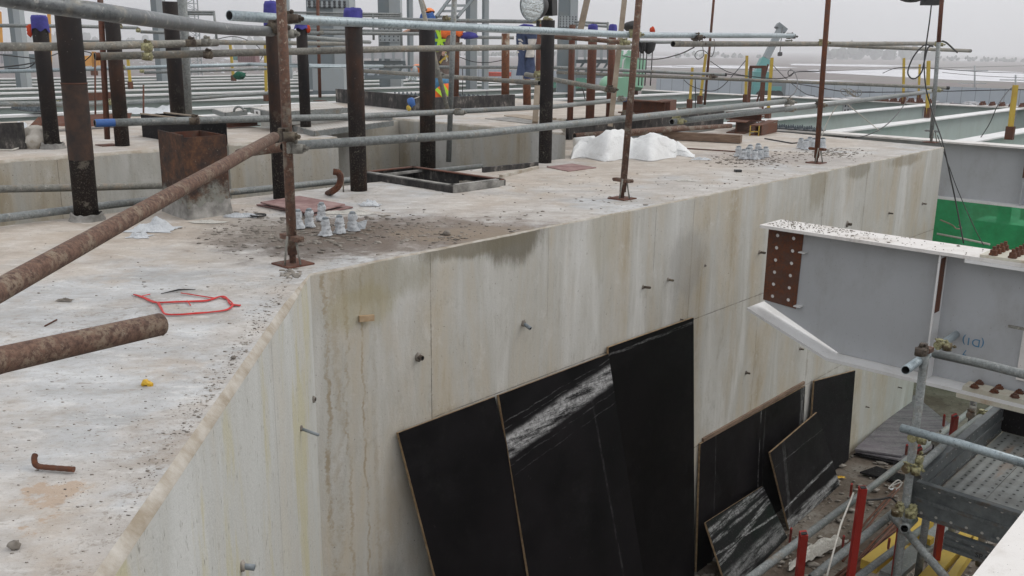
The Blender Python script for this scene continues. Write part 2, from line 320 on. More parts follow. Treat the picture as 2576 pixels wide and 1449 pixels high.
def mat_sheet(name, col, tr=.0, rough=.55, wr=22):
    n = NT(name); f = n.noise(wr, 4, .6)
    c = n.mix(n.mr(f, .4, .7, 0, .3), col, tuple(x * .7 for x in col[:3]) + (1,))
    n.out(c, rough, 0, n.math('ADD', f, n.math('MULTIPLY', n.noise(wr * 3.1, 5, .65, dist=1.5), .5)), .8, .02)
    if tr: n.b.inputs['Transmission Weight'].default_value = tr; n.b.inputs['IOR'].default_value = 1.1
    return n.m
M['tarp'] = mat_sheet('white_tarpaulin', L3(.76, .77, .77), 0, .5, 9)
M['film'] = mat_sheet('white_plastic_film', L3(.66, .69, .72), .0, .35, 60)
M['paper'] = mat_sheet('dirty_white_paper', L3(.62, .60, .55), 0, .7, 40)
M['bag'] = mat_sheet('grey_sack', L3(.20, .18, .165), 0, .85, 12)
M['red_string'] = mat_simple('red_raffia', L3(.42, .012, .014), L3(.62, .04, .035), 30, .5)
M['yellow_scrap'] = mat_simple('yellow_wrapper', L3(.55, .30, .01), L3(.75, .5, .05), 60, .4)
M['plate_red'] = mat_simple('red_primer_plate', L3(.18, .09, .085), L3(.33, .22, .205), 7, .75)
M['blue_tape'] = mat_simple('blue_tape', L3(.03, .10, .32), L3(.05, .16, .45), 10, .5)
M['wire'] = mat_simple('black_cable', G(.01), G(.03), 10, .5)
M['rope'] = mat_simple('pale_rope', L3(.45, .43, .38), L3(.6, .58, .54), 30, .8)
M['sleeve'] = mat_simple('grey_plastic_sleeve', L3(.13, .155, .175), L3(.26, .29, .31), 20, .5)
M['debris'] = mat_simple('broken_concrete_bits', L3(.11, .095, .08), L3(.36, .33, .29), 9, .9)
M['sign_blue'] = mat_simple('blue_marker_ink', L3(.05, .16, .28), L3(.08, .22, .36), 10, .6)
M['ink'] = mat_simple('black_lettering', G(.02), G(.03), 10, .6)
M['label_white'] = mat_simple('white_label', G(.75), G(.8), 10, .6)
M['cont_red'] = mat_paint('maroon_container_paint', L3(.16, .05, .05), .2)
M['far_grey'] = mat_paint('pale_roof_sheet', L3(.5, .5, .52), .2)
M['far_white'] = mat_paint('white_far_vehicle', L3(.6, .6, .6), .2)
def mat_perf(name, col, dark):
    n = NT(name); n.pos = n.mp(rot=(0, 0, -ANG)); X, Y, Zc = n.sep()
    a = n.math('ABSOLUTE', n.math('SUBTRACT', n.math('FRACT', n.math('MULTIPLY', X, 1 / .075)), .5))
    b = n.math('ABSOLUTE', n.math('SUBTRACT', n.math('FRACT', n.math('MULTIPLY', Y, 1 / .062)), .5))
    r = n.math('SQRT', n.math('ADD', n.math('POWER', a, 2), n.math('POWER', b, 2)))
    hole = n.mr(r, .15, .12)
    f = n.noise(4, 6, .7)
    c = n.mix(n.mr(f, .45, .68, 0, .7), col, dark)
    c = n.mix(n.mr(n.noise(2, 5, .7, n.mp((.4, 2, 1), loc=(4, 2, 0))), .56, .7, 0, .6), c, L3(.25, .13, .06))
    c = n.mix(hole, c, G(.01))
    rib = n.math('SINE', n.math('MULTIPLY', Y, 2 * math.pi / .062))
    return n.out(c, .45, .3, rib, .3, .006)
M['deck'] = mat_perf('perforated_steel_planking', L3(.28, .295, .285), L3(.15, .15, .14))
M['deck_far'] = mat_perf('perforated_walk_board', L3(.50, .475, .44), L3(.36, .33, .29))
M['plank_side'] = mat_pipe('weathered_steel_plank_side', L3(.155, .17, .175), L3(.07, .08, .085), L3(.12, .10, .085), .5, .66, .5, .3)
def mat_holes():
    n = NT('punched_steel_plank_side'); f = n.noise(9, 6, .7); X, Y, Zc = n.sep(n.mp(rot=(0, 0, -ANG)))
    h = n.math('ADD', X, Y)
    a = n.math('ABSOLUTE', n.math('SUBTRACT', n.math('FRACT', n.math('MULTIPLY', h, 1 / .085)), .5)); b = n.math('ABSOLUTE', n.math('SUBTRACT', n.math('FRACT', n.math('MULTIPLY', Zc, 1 / .082)), .5))
    hole = n.mr(n.math('SQRT', n.math('ADD', n.math('POWER', a, 2), n.math('POWER', b, 2))), .11, .09)
    c = n.ramp(f, [(.35, L3(.065, .075, .08)), (.6, L3(.13, .145, .15)), (.72, L3(.12, .10, .08))])
    return n.out(n.mix(hole, c, L3(.42, .41, .38)), .5, .25, f, .2, .003)
M['plank_holes'] = mat_holes()
def mat_paste():
    n = NT('rusty_plate_with_cement_paste'); f = n.noise(4.5, 7, .75); zz = n.sep()[2]
    c = n.ramp(n.noise(11, 6, .75), [(.38, L3(.018, .010, .008)), (.53, L3(.060, .026, .013)), (.68, L3(.14, .06, .025))])
    h = n.mr(n.math('ADD', zz, n.math('MULTIPLY', f, .75)), .60, .44)
    c = n.mix(n.math('MULTIPLY', h, n.mr(n.noise(26, 5, .8), .36, .5, .4, .95)), c, L3(.21, .215, .19))
    c = n.mix(n.mr(n.noise(40, 4, .8), .62, .7, 0, .6), c, L3(.3, .27, .22))
    return n.out(c, .85, 0, f, .5, .006)
M['rust_paste'] = mat_paste()
def mat_ground():
    n = NT('muddy_far_ground')
    f = n.noise(.012, 6, .6, n.mp((1, 3.2, 1), (0, 0, .12))); g = n.noise(.35, 6, .7); h = n.noise(.05, 6, .65)
    c = n.ramp(f, [(.32, L3(.115, .085, .085)), (.5, L3(.15, .115, .115)), (.6, L3(.135, .13, .11)), (.72, L3(.19, .16, .155))])
    c = n.mix(n.mr(h, .42, .65, 0, .5), c, L3(.12, .11, .085))
    return n.out(c, .9, 0, g, .3, .05)
M['ground'] = mat_ground()
M['water'] = mat_simple('flooded_salt_pan', L3(.55, .55, .60), L3(.68, .68, .72), .03, .25)
def mat_floor():
    n = NT('littered_concrete_floor'); f = n.noise(1.8, 6, .7); g = n.noise(14, 6, .75)
    c = n.ramp(f, [(.38, L3(.085, .062, .045)), (.55, L3(.155, .13, .105)), (.68, L3(.24, .225, .20))])
    c = n.mix(n.mr(g, .52, .66, 0, .8), c, L3(.05, .035, .025))
    return n.out(c, .9, 0, g, .6, .02)
M['floor'] = mat_floor()
def mat_green():
    m = NT('green_mesh_netting'); f = m.noise(1.6, 5, .7)
    c = m.ramp(f, [(.35, L3(.0, .26, .08)), (.65, L3(.02, .60, .24))])
    m.out(c, .3, 0, f, .5, .08)
    t = m.n.new('ShaderNodeBsdfTransparent'); t.inputs[0].default_value = (.25, .85, .45, 1); x = m.n.new('ShaderNodeMixShader'); x.inputs[0].default_value = .45
    o = m.n['Material Output']; m.link(m.b.outputs[0], x.inputs[1]); m.link(t.outputs[0], x.inputs[2]); m.link(x.outputs[0], o.inputs[0])
    return m.m
M['net'] = mat_green()
M['net_dark'] = mat_cloth('dark_green_netting', L3(.005, .06, .035), L3(.01, .13, .08))
def mat_fence():
    n = NT('corrugated_hoarding'); X, Y, Zc = n.sep(n.mp(rot=(0, 0, .45)))
    s = n.mr(n.math('ABSOLUTE', n.math('SUBTRACT', n.math('FRACT', n.math('MULTIPLY', X, .55)), .5)), .46, .49)
    c = n.ramp(n.noise(.2, 4), [(.3, L3(.28, .33, .38)), (.7, L3(.36, .41, .45))])
    return n.out(n.mix(s, c, L3(.14, .17, .20)), .6, 0)
M['fence'] = mat_fence()
def mat_trees():
    n = NT('distant_foliage'); return n.out(n.ramp(n.noise(.2, 5), [(.3, L3(.02, .035, .03)), (.7, L3(.06, .085, .05))]), .9, 0)
M['trees'] = mat_trees()
def mat_glass():
    n = NT('lamp_glass_lens'); n.out(L3(.75, .8, .8), .15, .0, n.noise(22, 4, .6, dist=1.5), .8, .03)
    n.b.inputs['Metallic'].default_value = .85; return n.m
M['lens'] = mat_glass()
# ------------------------------------------------------------------ mesh + object helpers
def new_obj(name, me, mats, parent=None, origin=None, rot=None):
    """me is in world metres; it is re-based on its origin"""
    o = bpy.data.objects.new(name, me)
    mw = Matrix.Translation(origin if origin is not None else Vector())
    if rot is not None: mw = mw @ rot.to_4x4()
    if origin is not None or rot is not None: me.transform(mw.inverted())
    if not isinstance(mats, (list, tuple)): mats = [mats]
    for m in mats: me.materials.append(M[m] if isinstance(m, str) else m)
    COL.objects.link(o)
    if parent is not None:
        o.parent = parent; o.matrix_parent_inverse = Matrix.Identity(4); o.matrix_basis = parent_world(parent).inverted() @ mw
    else: o.matrix_basis = mw
    return o
def parent_world(p):
    m = p.matrix_basis.copy()
    while p.parent: p = p.parent; m = p.matrix_basis @ m
    return m
def tag(o, label=None, cat=None, group=None, kind=None):
    if label: o['label'] = label
    if cat: o['category'] = cat
    if group: o['group'] = group
    if kind: o['kind'] = kind
    return o
def thing(name, label, cat, loc, group=None, rotz=0.):
    o = bpy.data.objects.new(name, None); o.empty_display_size = .1; COL.objects.link(o)
    o.matrix_basis = Matrix.Translation(loc) @ Matrix.Rotation(rotz, 4, 'Z'); return tag(o, label, cat, group)
class MB:
    def __init__(s): s.bm = bmesh.new()
    def box(s, c, ex, ey, ez, hx, hy, hz, mi=0):
        vs = [s.bm.verts.new(c + ex * (hx * i) + ey * (hy * j) + ez * (hz * k)) for i in (-1, 1) for j in (-1, 1) for k in (-1, 1)]
        for f in ((0, 1, 3, 2), (4, 6, 7, 5), (0, 4, 5, 1), (2, 3, 7, 6), (0, 2, 6, 4), (1, 5, 7, 3)):
            s.bm.faces.new([vs[i] for i in f]).material_index = mi
        return s
    def abox(s, x0, x1, y0, y1, z0, z1, mi=0):      # box on the u / v grid
        return s.box(W((x0 + x1) / 2, (y0 + y1) / 2, (z0 + z1) / 2), U, V, Z, abs(x1 - x0) / 2, abs(y1 - y0) / 2, abs(z1 - z0) / 2, mi)
    def bar(s, a, b, w, h, upv=Z, mi=0):
        d = (b - a); L = d.length; d.normalize(); sx = d.cross(upv)
        if sx.length < 1e-4: sx = d.cross(Vector((1, 0, 0)))
        sx.normalize(); up = sx.cross(d)
        return s.box((a + b) / 2, d, sx, up, L / 2, w / 2, h / 2, mi)
    def sweep(s, pts, r, n=14, mi=0, cap=True, rr=None, smooth=True):
        rings = []; up = None
        for i, p in enumerate(pts):
            a = pts[max(i - 1, 0)]; b = pts[min(i + 1, len(pts) - 1)]; d = (b - a).normalized()
            if up is None:
                up = d.orthogonal().normalized()
            up = (up - d * up.dot(d)).normalized(); sd = d.cross(up)
            rad = rr[i] if rr else r
            rings.append([s.bm.verts.new(p + (up * math.cos(t) + sd * math.sin(t)) * rad) for t in [2 * math.pi * k / n for k in range(n)]])
        for i in range(len(rings) - 1):
            for k in range(n):
                f = s.bm.faces.new((rings[i][k], rings[i][(k + 1) % n], rings[i + 1][(k + 1) % n], rings[i + 1][k])); f.smooth = smooth; f.material_index = mi
        if cap:
            for rg, rev in ((rings[0], False), (rings[-1], True)):
                f = s.bm.faces.new(rg if rev else rg[::-1]); f.material_index = mi
        return rings
    def hollow(s, pts, r, t=.0036, n=18, inner=.12, mi=0, mi_in=1):
        """open-ended tube: outer skin, rim, and an inner bore closed out of sight"""
        rings = s.sweep(pts, r, n, mi, cap=False)
        for rg, p, q in ((rings[0], pts[0], pts[1]), (rings[-1], pts[-1], pts[-2])):
            d = (q - p).normalized(); ri = [s.bm.verts.new(p + (v.co - p).normalized() * (r - t)) for v in rg]
            dp = [s.bm.verts.new(v.co + d * min(inner, (q - p).length * .8)) for v in ri]
            for k in range(n):
                s.bm.faces.new((rg[k], rg[(k + 1) % n], ri[(k + 1) % n], ri[k])).material_index = mi
                f = s.bm.faces.new((ri[k], ri[(k + 1) % n], dp[(k + 1) % n], dp[k])); f.material_index = mi_in; f.smooth = True
            s.bm.faces.new(dp).material_index = mi_in
        return s
    def prism(s, poly, z0, z1, mi=0):
        b = [s.bm.verts.new((p[0], p[1], z0)) for p in poly]; t = [s.bm.verts.new((p[0], p[1], z1)) for p in poly]
        s.bm.faces.new(b[::-1]).material_index = mi; s.bm.faces.new(t).material_index = mi
        for i in range(len(poly)):
            j = (i + 1) % len(poly); s.bm.faces.new((b[i], b[j], t[j], t[i])).material_index = mi
        return s
    def slab(s, quad, nrm, t, mi=0, mi_side=None):
        """thick plate: polygon of points and thickness along nrm"""
        a = [s.bm.verts.new(p) for p in quad]; b = [s.bm.verts.new(p + nrm * t) for p in quad]
        s.bm.faces.new(a).material_index = mi; s.bm.faces.new(b[::-1]).material_index = mi
        for i in range(len(quad)):
            j = (i + 1) % len(quad); s.bm.faces.new((a[i], b[i], b[j], a[j])).material_index = mi if mi_side is None else mi_side
        return s
    def ell(s, c, rx, ry, rz, n=12, m=8, mi=0, jit=0.):
        vs = []
        for i in range(m + 1):
            th = math.pi * i / m; row = []
            for k in range(n):
                ph = 2 * math.pi * k / n; q = Vector((math.sin(th) * math.cos(ph), math.sin(th) * math.sin(ph), math.cos(th)))
                j = 1 + jit * noise.noise(q * 2.3 + c * 3) if jit else 1
                row.append(s.bm.verts.new(c + Vector((q[0] * rx, q[1] * ry, q[2] * rz)) * j))
            vs.append(row)
        for i in range(m):
            for k in range(n):
                f = s.bm.faces.new((vs[i][k], vs[i + 1][k], vs[i + 1][(k + 1) % n], vs[i][(k + 1) % n])); f.smooth = True; f.material_index = mi
        return s
    def grid(s, fn, nu, nv, mi=0, smooth=True):
        g = [[s.bm.verts.new(fn(i / nu, j / nv)) for j in range(nv + 1)] for i in range(nu + 1)]
        for i in range(nu):
            for j in range(nv):
                f = s.bm.faces.new((g[i][j], g[i + 1][j], g[i + 1][j + 1], g[i][j + 1])); f.smooth = smooth; f.material_index = mi
        return s
    def make(s, name, mats, parent=None, origin=None, rot=None, merge=True):
        if merge: bmesh.ops.remove_doubles(s.bm, verts=s.bm.verts, dist=1e-5)
        bmesh.ops.recalc_face_normals(s.bm, faces=s.bm.faces)
        me = bpy.data.meshes.new(name); s.bm.to_mesh(me); s.bm.free()
        if origin is None and parent is None:
            xs = [v.co for v in me.vertices]
            c = Vector((sum(v[0] for v in xs) / len(xs), sum(v[1] for v in xs) / len(xs), min(v[2] for v in xs))); origin = c
        elif origin is None: origin = parent_world(parent).translation
        return new_obj(name, me, mats, parent, origin, rot)
def copy_tree(o, parent=None):
    c = o.copy(); COL.objects.link(c); c.parent = parent
    for ch in list(o.children): copy_tree(ch, c)
    return c
R0 = .0242
# ================================================================== camera, world, sun, haze
cam = bpy.data.cameras.new('camera'); co = bpy.data.objects.new('camera', cam); COL.objects.link(co); S.camera = co
cam.sensor_width = 36; cam.lens = F / WP * 36; cam.clip_start = .02; cam.clip_end = 9000
right = Vector((XW[0], YW[0], UP[0])); down = Vector((XW[1], YW[1], UP[1])); fwd = Vector((XW[2], YW[2], UP[2]))
mw = Matrix((right, -down, -fwd)).transposed().to_4x4(); mw.translation = (0, 0, CH); co.matrix_world = mw
w = bpy.data.worlds.new('World'); S.world = w; w.use_nodes = True
nt = w.node_tree; bg = nt.nodes['Background']
sky = nt.nodes.new('ShaderNodeTexSky'); sky.sky_type = 'NISHITA'; sky.sun_disc = False; sky.dust_density = 6; sky.air_density = 1.2
SUN_EL, SUN_AZ = math.radians(44), math.radians(78)
sky.sun_elevation = SUN_EL; sky.sun_rotation = SUN_AZ
tc = nt.nodes.new('ShaderNodeTexCoord'); sp = nt.nodes.new('ShaderNodeSeparateXYZ'); nt.links.new(tc.outputs['Generated'], sp.inputs[0])
cr = nt.nodes.new('ShaderNodeValToRGB'); e = cr.color_ramp.elements      # overcast dome: brighter overhead than at the horizon
e[0].position = 0.; e[0].color = (10.8, 10.95, 11.4, 1); e[1].position = .9; e[1].color = (9.6, 9.6, 9.7, 1)
x = e.new(.12); x.color = (10.2, 10.3, 10.6, 1)
nt.links.new(sp.outputs[2], cr.inputs[0])
mx = nt.nodes.new('ShaderNodeMix'); mx.data_type = 'RGBA'; mx.inputs[0].default_value = .92
nt.links.new(sky.outputs[0], mx.inputs[6]); nt.links.new(cr.outputs[0], mx.inputs[7]); nt.links.new(mx.outputs[2], bg.inputs[0])
bg.inputs[1].default_value = .10
sun = bpy.data.lights.new('sun', 'SUN'); sun.energy = 1.0; sun.angle = math.radians(35); sun.color = (1, .97, .92)
so = bpy.data.objects.new('sun', sun); COL.objects.link(so)
sd = Vector((math.sin(SUN_AZ) * math.cos(SUN_EL), math.cos(SUN_AZ) * math.cos(SUN_EL), math.sin(SUN_EL)))
so.rotation_euler = sd.to_track_quat('Z', 'Y').to_euler()
S.view_settings.view_transform = 'Standard'; S.view_settings.look = 'None'; S.view_settings.exposure = .10; S.view_settings.gamma = 1.
S.render.engine = 'CYCLES'; S.cycles.volume_bounces = 2; S.cycles.max_bounces = 6
hz = MB(); hz.box(Vector((0, 1700, 60)), Vector((1, 0, 0)), Vector((0, 1, 0)), Z, 2150, 2150, 70)
hm = bpy.data.materials.new('haze_air'); hm.use_nodes = True; hn = hm.node_tree
hn.nodes.remove(hn.nodes['Principled BSDF']); pv = hn.nodes.new('ShaderNodeVolumePrincipled')
pv.inputs['Color'].default_value = (.965, .98, 1., 1); pv.inputs['Density'].default_value = .0011; pv.inputs['Anisotropy'].default_value = .6
hn.links.new(pv.outputs[0], hn.nodes['Material Output'].inputs['Volume'])
hzo = hz.make('haze', hm, origin=Vector((0, 1700, -10))); tag(hzo, kind='stuff')
# ================================================================== ground, water, fence, trees far away
GZ = -6.
g = MB(); g.grid(lambda a, b: Vector((-2100 + 4200 * a, -400 + 4200 * b, GZ)), 1, 1)
tag(g.make('ground', 'ground'), kind='structure')
def sheet(name, pix, z, mat, kind='structure'):
    b = MB(); vs = [b.bm.verts.new(PZ(x, y, z)) for x, y in pix]; b.bm.faces.new(vs)
    return tag(b.make(name, mat), kind=kind)
pans = [[(1740, 163.5), (1900, 165.5), (2010, 170), (1900, 173), (1700, 170.5), (1600, 167)],
        [(1990, 160), (2200, 162.5), (2330, 166.5), (2200, 168), (1990, 164)],
        [(2075, 180), (2200, 174.5), (2420, 174.5), (2576, 182), (2576, 207), (2400, 201), (2200, 190), (2080, 183.5)],
        [(2030, 176), (2060, 175), (2062, 184), (2040, 181)],
        [(2390, 149), (2576, 153), (2700, 156), (2500, 153), (2400, 152)],
        [(1640, 141), (1830, 143), (1850, 145), (1700, 145), (1600, 143.5)], [(1100, 140.5), (1300, 141), (1290, 144), (1120, 143)],
        [(1720, 201), (1990, 199.5), (2190, 205), (1990, 203.5), (1800, 204)], [(560, 146), (680, 146.5), (676, 150), (570, 149)]]
for p in pans: sheet('water', p, GZ + .06, 'water')
def wallstrip(name, px, h, mat, mats=None, z=GZ, t=.12):
    b = MB()
    for (a, c) in zip(px[:-1], px[1:]):
        p, q = PZ(*a, z), PZ(*c, z); b.bar(p + Z * h / 2, q + Z * h / 2, t, h)
    return b.make(name, mat)
tag(wallstrip('hoarding_fence', [(1650, 233), (1990, 240), (2330, 256), (2640, 272)], 2.3, 'fence'), 'long grey blue corrugated hoarding fence behind the steel floor on the right', 'fence')
tag(wallstrip('hoarding_fence', [(900, 196), (1300, 205), (1560, 214)], 2.4, 'fence'), 'far pale fence between the grey columns in the middle distance', 'fence')
# dyke with earth behind the fence
b = MB()
for (x0, y0, x1, y1) in [(2020, 214, 2600, 232)]:
    p, q = PZ(x0, y0, GZ), PZ(x1, y1, GZ); b.bar(p, q, 6, 1.2)
tag(b.make('dyke', 'ground'), kind='structure')
def treeline(px, h, label, seed, dens=1.):
    rnd = random.Random(seed); b = MB(); 
    for (a, c) in zip(px[:-1], px[1:]):
        p, q = PZ(*a, GZ), PZ(*c, GZ); L = (q - p).length; k = int(L / (h * .55) * dens)
        for i in range(k):
            o = p.lerp(q, (i + rnd.random()) / k); hh = h * (.55 + .5 * rnd.random()) * (1 + .25 * math.sin(i * .35))
            for j in range(3):
                b.ell(o + Vector((rnd.uniform(-.3, .3) * h, rnd.uniform(-8, 8), hh * (.35 + .22 * j))), h * (.42 - .1 * j), h * .4, h * (.34), 7, 4, 0, .6)
    return tag(b.make('treeline', 'trees', merge=False), kind='stuff')
treeline([(2085, 149), (2345, 152)], 12.5, '', 3)
treeline([(1700, 143.6), (1880, 146)], 5, '', 4, .5)
treeline([(2360, 153), (2600, 157)], 4, '', 5, .6)
treeline([(60, 121), (700, 128)], 14, '', 6, .7)
treeline([(1120, 141), (1640, 143)], 4, '', 8, .5)
for (x, y, h, lab) in [(1706, 149, 3.6, 'round lone tree left of the cable loop on the far plain'), (1828, 149, 3.2, 'round lone tree standing right of the thin bare trees on the far plain'), (1908, 149, 3.5, 'round lone tree close to the crane boom on the far plain')]:
    p = PZ(x, y, GZ); t = thing('tree', lab, 'tree', p, 'lone trees on the far plain')
    b = MB(); b.sweep([p, p + Z * h * .5], h * .05, 6); b.make('trunk', 'wood', t)
    b = MB()
    for i in range(14): b.ell(p + Vector((random.uniform(-.5, .5) * h, random.uniform(-.4, .4) * h, h * random.uniform(.45, .85))), h * .26, h * .26, h * .2, 7, 4, 0, .7)
    b.make('crown', 'trees', t)
# utility poles
for (x, y0, y1, lab) in [(2452, 165, 232, 'tall utility pole with two cross arms beyond the right fence'), (2555, 188, 240, 'utility pole near the right edge beyond the fence')]:
    p = PZ(x, y1, GZ); q = PY(x, y0, p[1]); t = thing('utility_pole', lab, 'utility pole', p)
    b = MB(); b.sweep([p, q], .16, 8); b.make('pole', 'grey_col', t)
    for dz in (.9, 3.2): b = MB(); b.bar(q + Vector((-2.6, 0, -dz)), q + Vector((2.6, 0, -dz)), .18, .18); b.make('cross_arm', 'grey_col', t)
# ================================================================== concrete blocks
def jit_edge(a, b, step=.05):
    n = max(2, int((b - a).length / step)); return [a.lerp(b, i / n) for i in range(n)]
def chamfer_block(name, poly, ztop, zbot, edges, mats, label, holes=()):
    """poly: world xy corners (ccw); edges: {index: (chamfer, jitter, wall material index)}"""
    bm = bmesh.new(); n = len(poly); P = [Vector((p[0], p[1], 0)) for p in poly]
    inn = []; outr = []; wm = []
    for i in range(n):
        a, b = P[i], P[(i + 1) % n]; ch, jt, mi = edges.get(i, (.012, .004, 2)); d = (b - a).normalized(); nrm = Vector((d[1], -d[0], 0))
        for p in jit_edge(a, b, .025 if jt > .004 else .5):
            j = (.35 * noise.noise(p * 5) + .5 * noise.noise(p * 26) + .35 * noise.noise(p * 60)) * jt; k = (.5 * noise.noise(p * 3.7 + Vector((9, 0, 0))) + .3 * noise.noise(p * 22)) * jt
            inn.append(bm.verts.new(p - nrm * (ch + j * 1.1) + Z * (ztop + k * .25))); outr.append(bm.verts.new(p + nrm * j * .35 + Z * (ztop - ch * 1.05 + k * 1.2))); wm.append(mi)
    m = len(inn); bot = [bm.verts.new((v.co[0], v.co[1], zbot)) for v in outr]
    mid = [bm.verts.new((P_[0], P_[1], ztop - .12)) for P_ in [v.co for v in outr]]
    for i in range(m):
        j = (i + 1) % m
        f = bm.faces.new((outr[i], outr[j], inn[j], inn[i])); f.material_index = 1; f.smooth = True
        f = bm.faces.new((mid[i], mid[j], outr[j], outr[i])); f.material_index = wm[i]
        f = bm.faces.new((bot[i], bot[j], mid[j], mid[i])); f.material_index = wm[i]
    es = [bm.edges.get((inn[i], inn[(i + 1) % m])) for i in range(m)]
    for h in holes:
        hv = [bm.verts.new((p[0], p[1], ztop)) for p in h]; hb = [bm.verts.new((p[0], p[1], ztop - 1.2)) for p in h]
        for i in range(len(h)):
            j = (i + 1) % len(h); es.append(bm.edges.new((hv[i], hv[j]))); f = bm.faces.new((hv[i], hv[j], hb[j], hb[i])); f.material_index = 3
    r = bmesh.ops.triangle_fill(bm, edges=[e for e in es if e], use_beauty=True)
    for f in r['geom']:
        if isinstance(f, bmesh.types.BMFace): f.material_index = 0
    bmesh.ops.recalc_face_normals(bm, faces=bm.faces)
    me = bpy.data.meshes.new(name); bm.to_mesh(me); bm.free()
    return new_obj(name, me, mats, None, Vector((P[0][0], P[0][1], zbot)))
CE = PA_ + (PC_ - PA_) * 2.1
poly = [PA_, PB_, W(11.62, -6.05), W(11.95, -7.12), W(8.35, -7.12), W(7.02, -5.9), W(5.32, -5.9), W(5.22, -5.0), W(4.72, -5.0), W(4.72, -5.85), W(-4.5, -5.9), W(-4.5, -.9), CE]
# orientation must be counter-clockwise
ar = sum(poly[i][0] * poly[(i + 1) % len(poly)][1] - poly[(i + 1) % len(poly)][0] * poly[i][1] for i in range(len(poly)))
if ar < 0:
    poly = poly[::-1]
def eidx(a):
    return [i for i in range(len(poly)) if (Vector(poly[i]) - a).length < 1e-6][0]
edges = {}
nn = len(poly); iA, iB, iC = eidx(PA_), eidx(PB_), eidx(CE)
edges[iA if (iA + 1) % nn == iB else iB] = (.009, .008, 2)
edges[iC if (iC + 1) % nn == iA else iA] = (.026, .0028, 4)
edges[eidx(W(11.62, -6.05)) if (eidx(W(11.62, -6.05)) + 1) % nn == iB else iB] = (.015, .014, 2)
for i in range(nn):
    edges.setdefault(i, (.012, .014, 5))
blk = chamfer_block('concrete_block', poly, 0., -3.2, edges, ['top', 'lip', 'wall', 'form', 'wall_ac', 'wall_back'], '')
tag(blk, 'big foreground concrete block with dusty flat top and tall board marked side walls', 'concrete block')
def block2(pts, zt, zb, label):
    ar = sum(pts[i][0] * pts[(i + 1) % len(pts)][1] - pts[(i + 1) % len(pts)][0] * pts[i][1] for i in range(len(pts)))
    if ar < 0: pts = pts[::-1]
    o = chamfer_block('concrete_block', pts, zt, zb, {i: (.02, .016, 2) for i in range(len(pts))}, ['top', 'lip', 'wall_back'], '')
    return tag(o, label, 'concrete block')
block2([W(-4, -7.02), W(3.83, -7.0), W(3.83, -8.1), W(4.06, -8.1), W(4.06, -7.0), W(5.13, -6.95), W(5.13, -10.4), W(-4, -10.4)], .25, -3.2, 'pale concrete block at the left behind the gap, carrying the dark pipes')
b = MB(); b.abox(3.84, 4.05, -7.04, -8.1, -3.2, .03); tag(b.make('concrete_ledge', 'wall_back'), 'low concrete ledge under the black formwork box in the left block', 'concrete ledge')
block2([W(7.03, -5.87), W(7.0, -8.27), W(7.0, -11.2), W(11.3, -11.0), W(11.3, -7.14), W(8.3, -7.14)], .25, -3.2, 'pale concrete block in the middle distance with pipes and plates on it')
b = MB(); b.abox(5.14, 6.99, -8.32, -8.6, -3.2, .22); tag(b.make('concrete_wall', 'wall_back'), 'shaded concrete wall closing the gap between the two rear blocks', 'wall')
b = MB(); b.abox(-5, 7.0, -5.9, -8.4, -3.3, -2.6); tag(b.make('pit_floor', 'floor'), kind='structure')
b = MB(); b.grid(lambda i, j: W(-6 + 22 * i, -6 + 11 * j, -3.2 + .015 * noise.noise(Vector((i * 40, j * 30, 0)))), 90, 50)
tag(b.make('floor', 'floor'), kind='structure')
b = MB(); b.abox(-6, 30, -33, -12.6, -3.4, -3.2); tag(b.make('lower_floor', 'floor'), kind='structure')
# ================================================================== steel floor
def isec(b, p, q, h, bw, tf=.018, tw=.012, mi=0, up=Z):
    d = (q - p).normalized(); s = d.cross(up).normalized(); m = (p + q) / 2; L = (q - p).length / 2
    b.box(m - up * tf / 2, d, s, up, L, bw / 2, tf / 2, 0)
    b.box(m - up * (h / 2), d, s, up, L - .002, tw / 2, h / 2 - tf, mi)
    b.box(m - up * (h - tf / 2), d, s, up, L, bw / 2, tf / 2, mi)
def ibeam(name, label, p, q, h, bw, mats=('white_paint', 'green_paint', 'grey_paint'), tf=.02, parts=True, cat='steel beam', group=None):
    t = thing(name, label, cat, (p + q) / 2 - Z * h, group)
    d = (q - p).normalized(); s = d.cross(Z).normalized(); m = (p + q) / 2; L = (q - p).length / 2
    b = MB(); b.box(m - Z * tf / 2, d, s, Z, L, bw / 2, tf / 2); b.make('top_flange', mats[0], t)
    b = MB(); b.box(m - Z * h / 2, d, s, Z, L - .003, .007, h / 2 - tf); b.make('web', mats[1], t)
    b = MB(); b.box(m - Z * (h - tf / 2), d, s, Z, L, bw / 2, tf / 2); b.make('bottom_flange', mats[2], t)
    return t
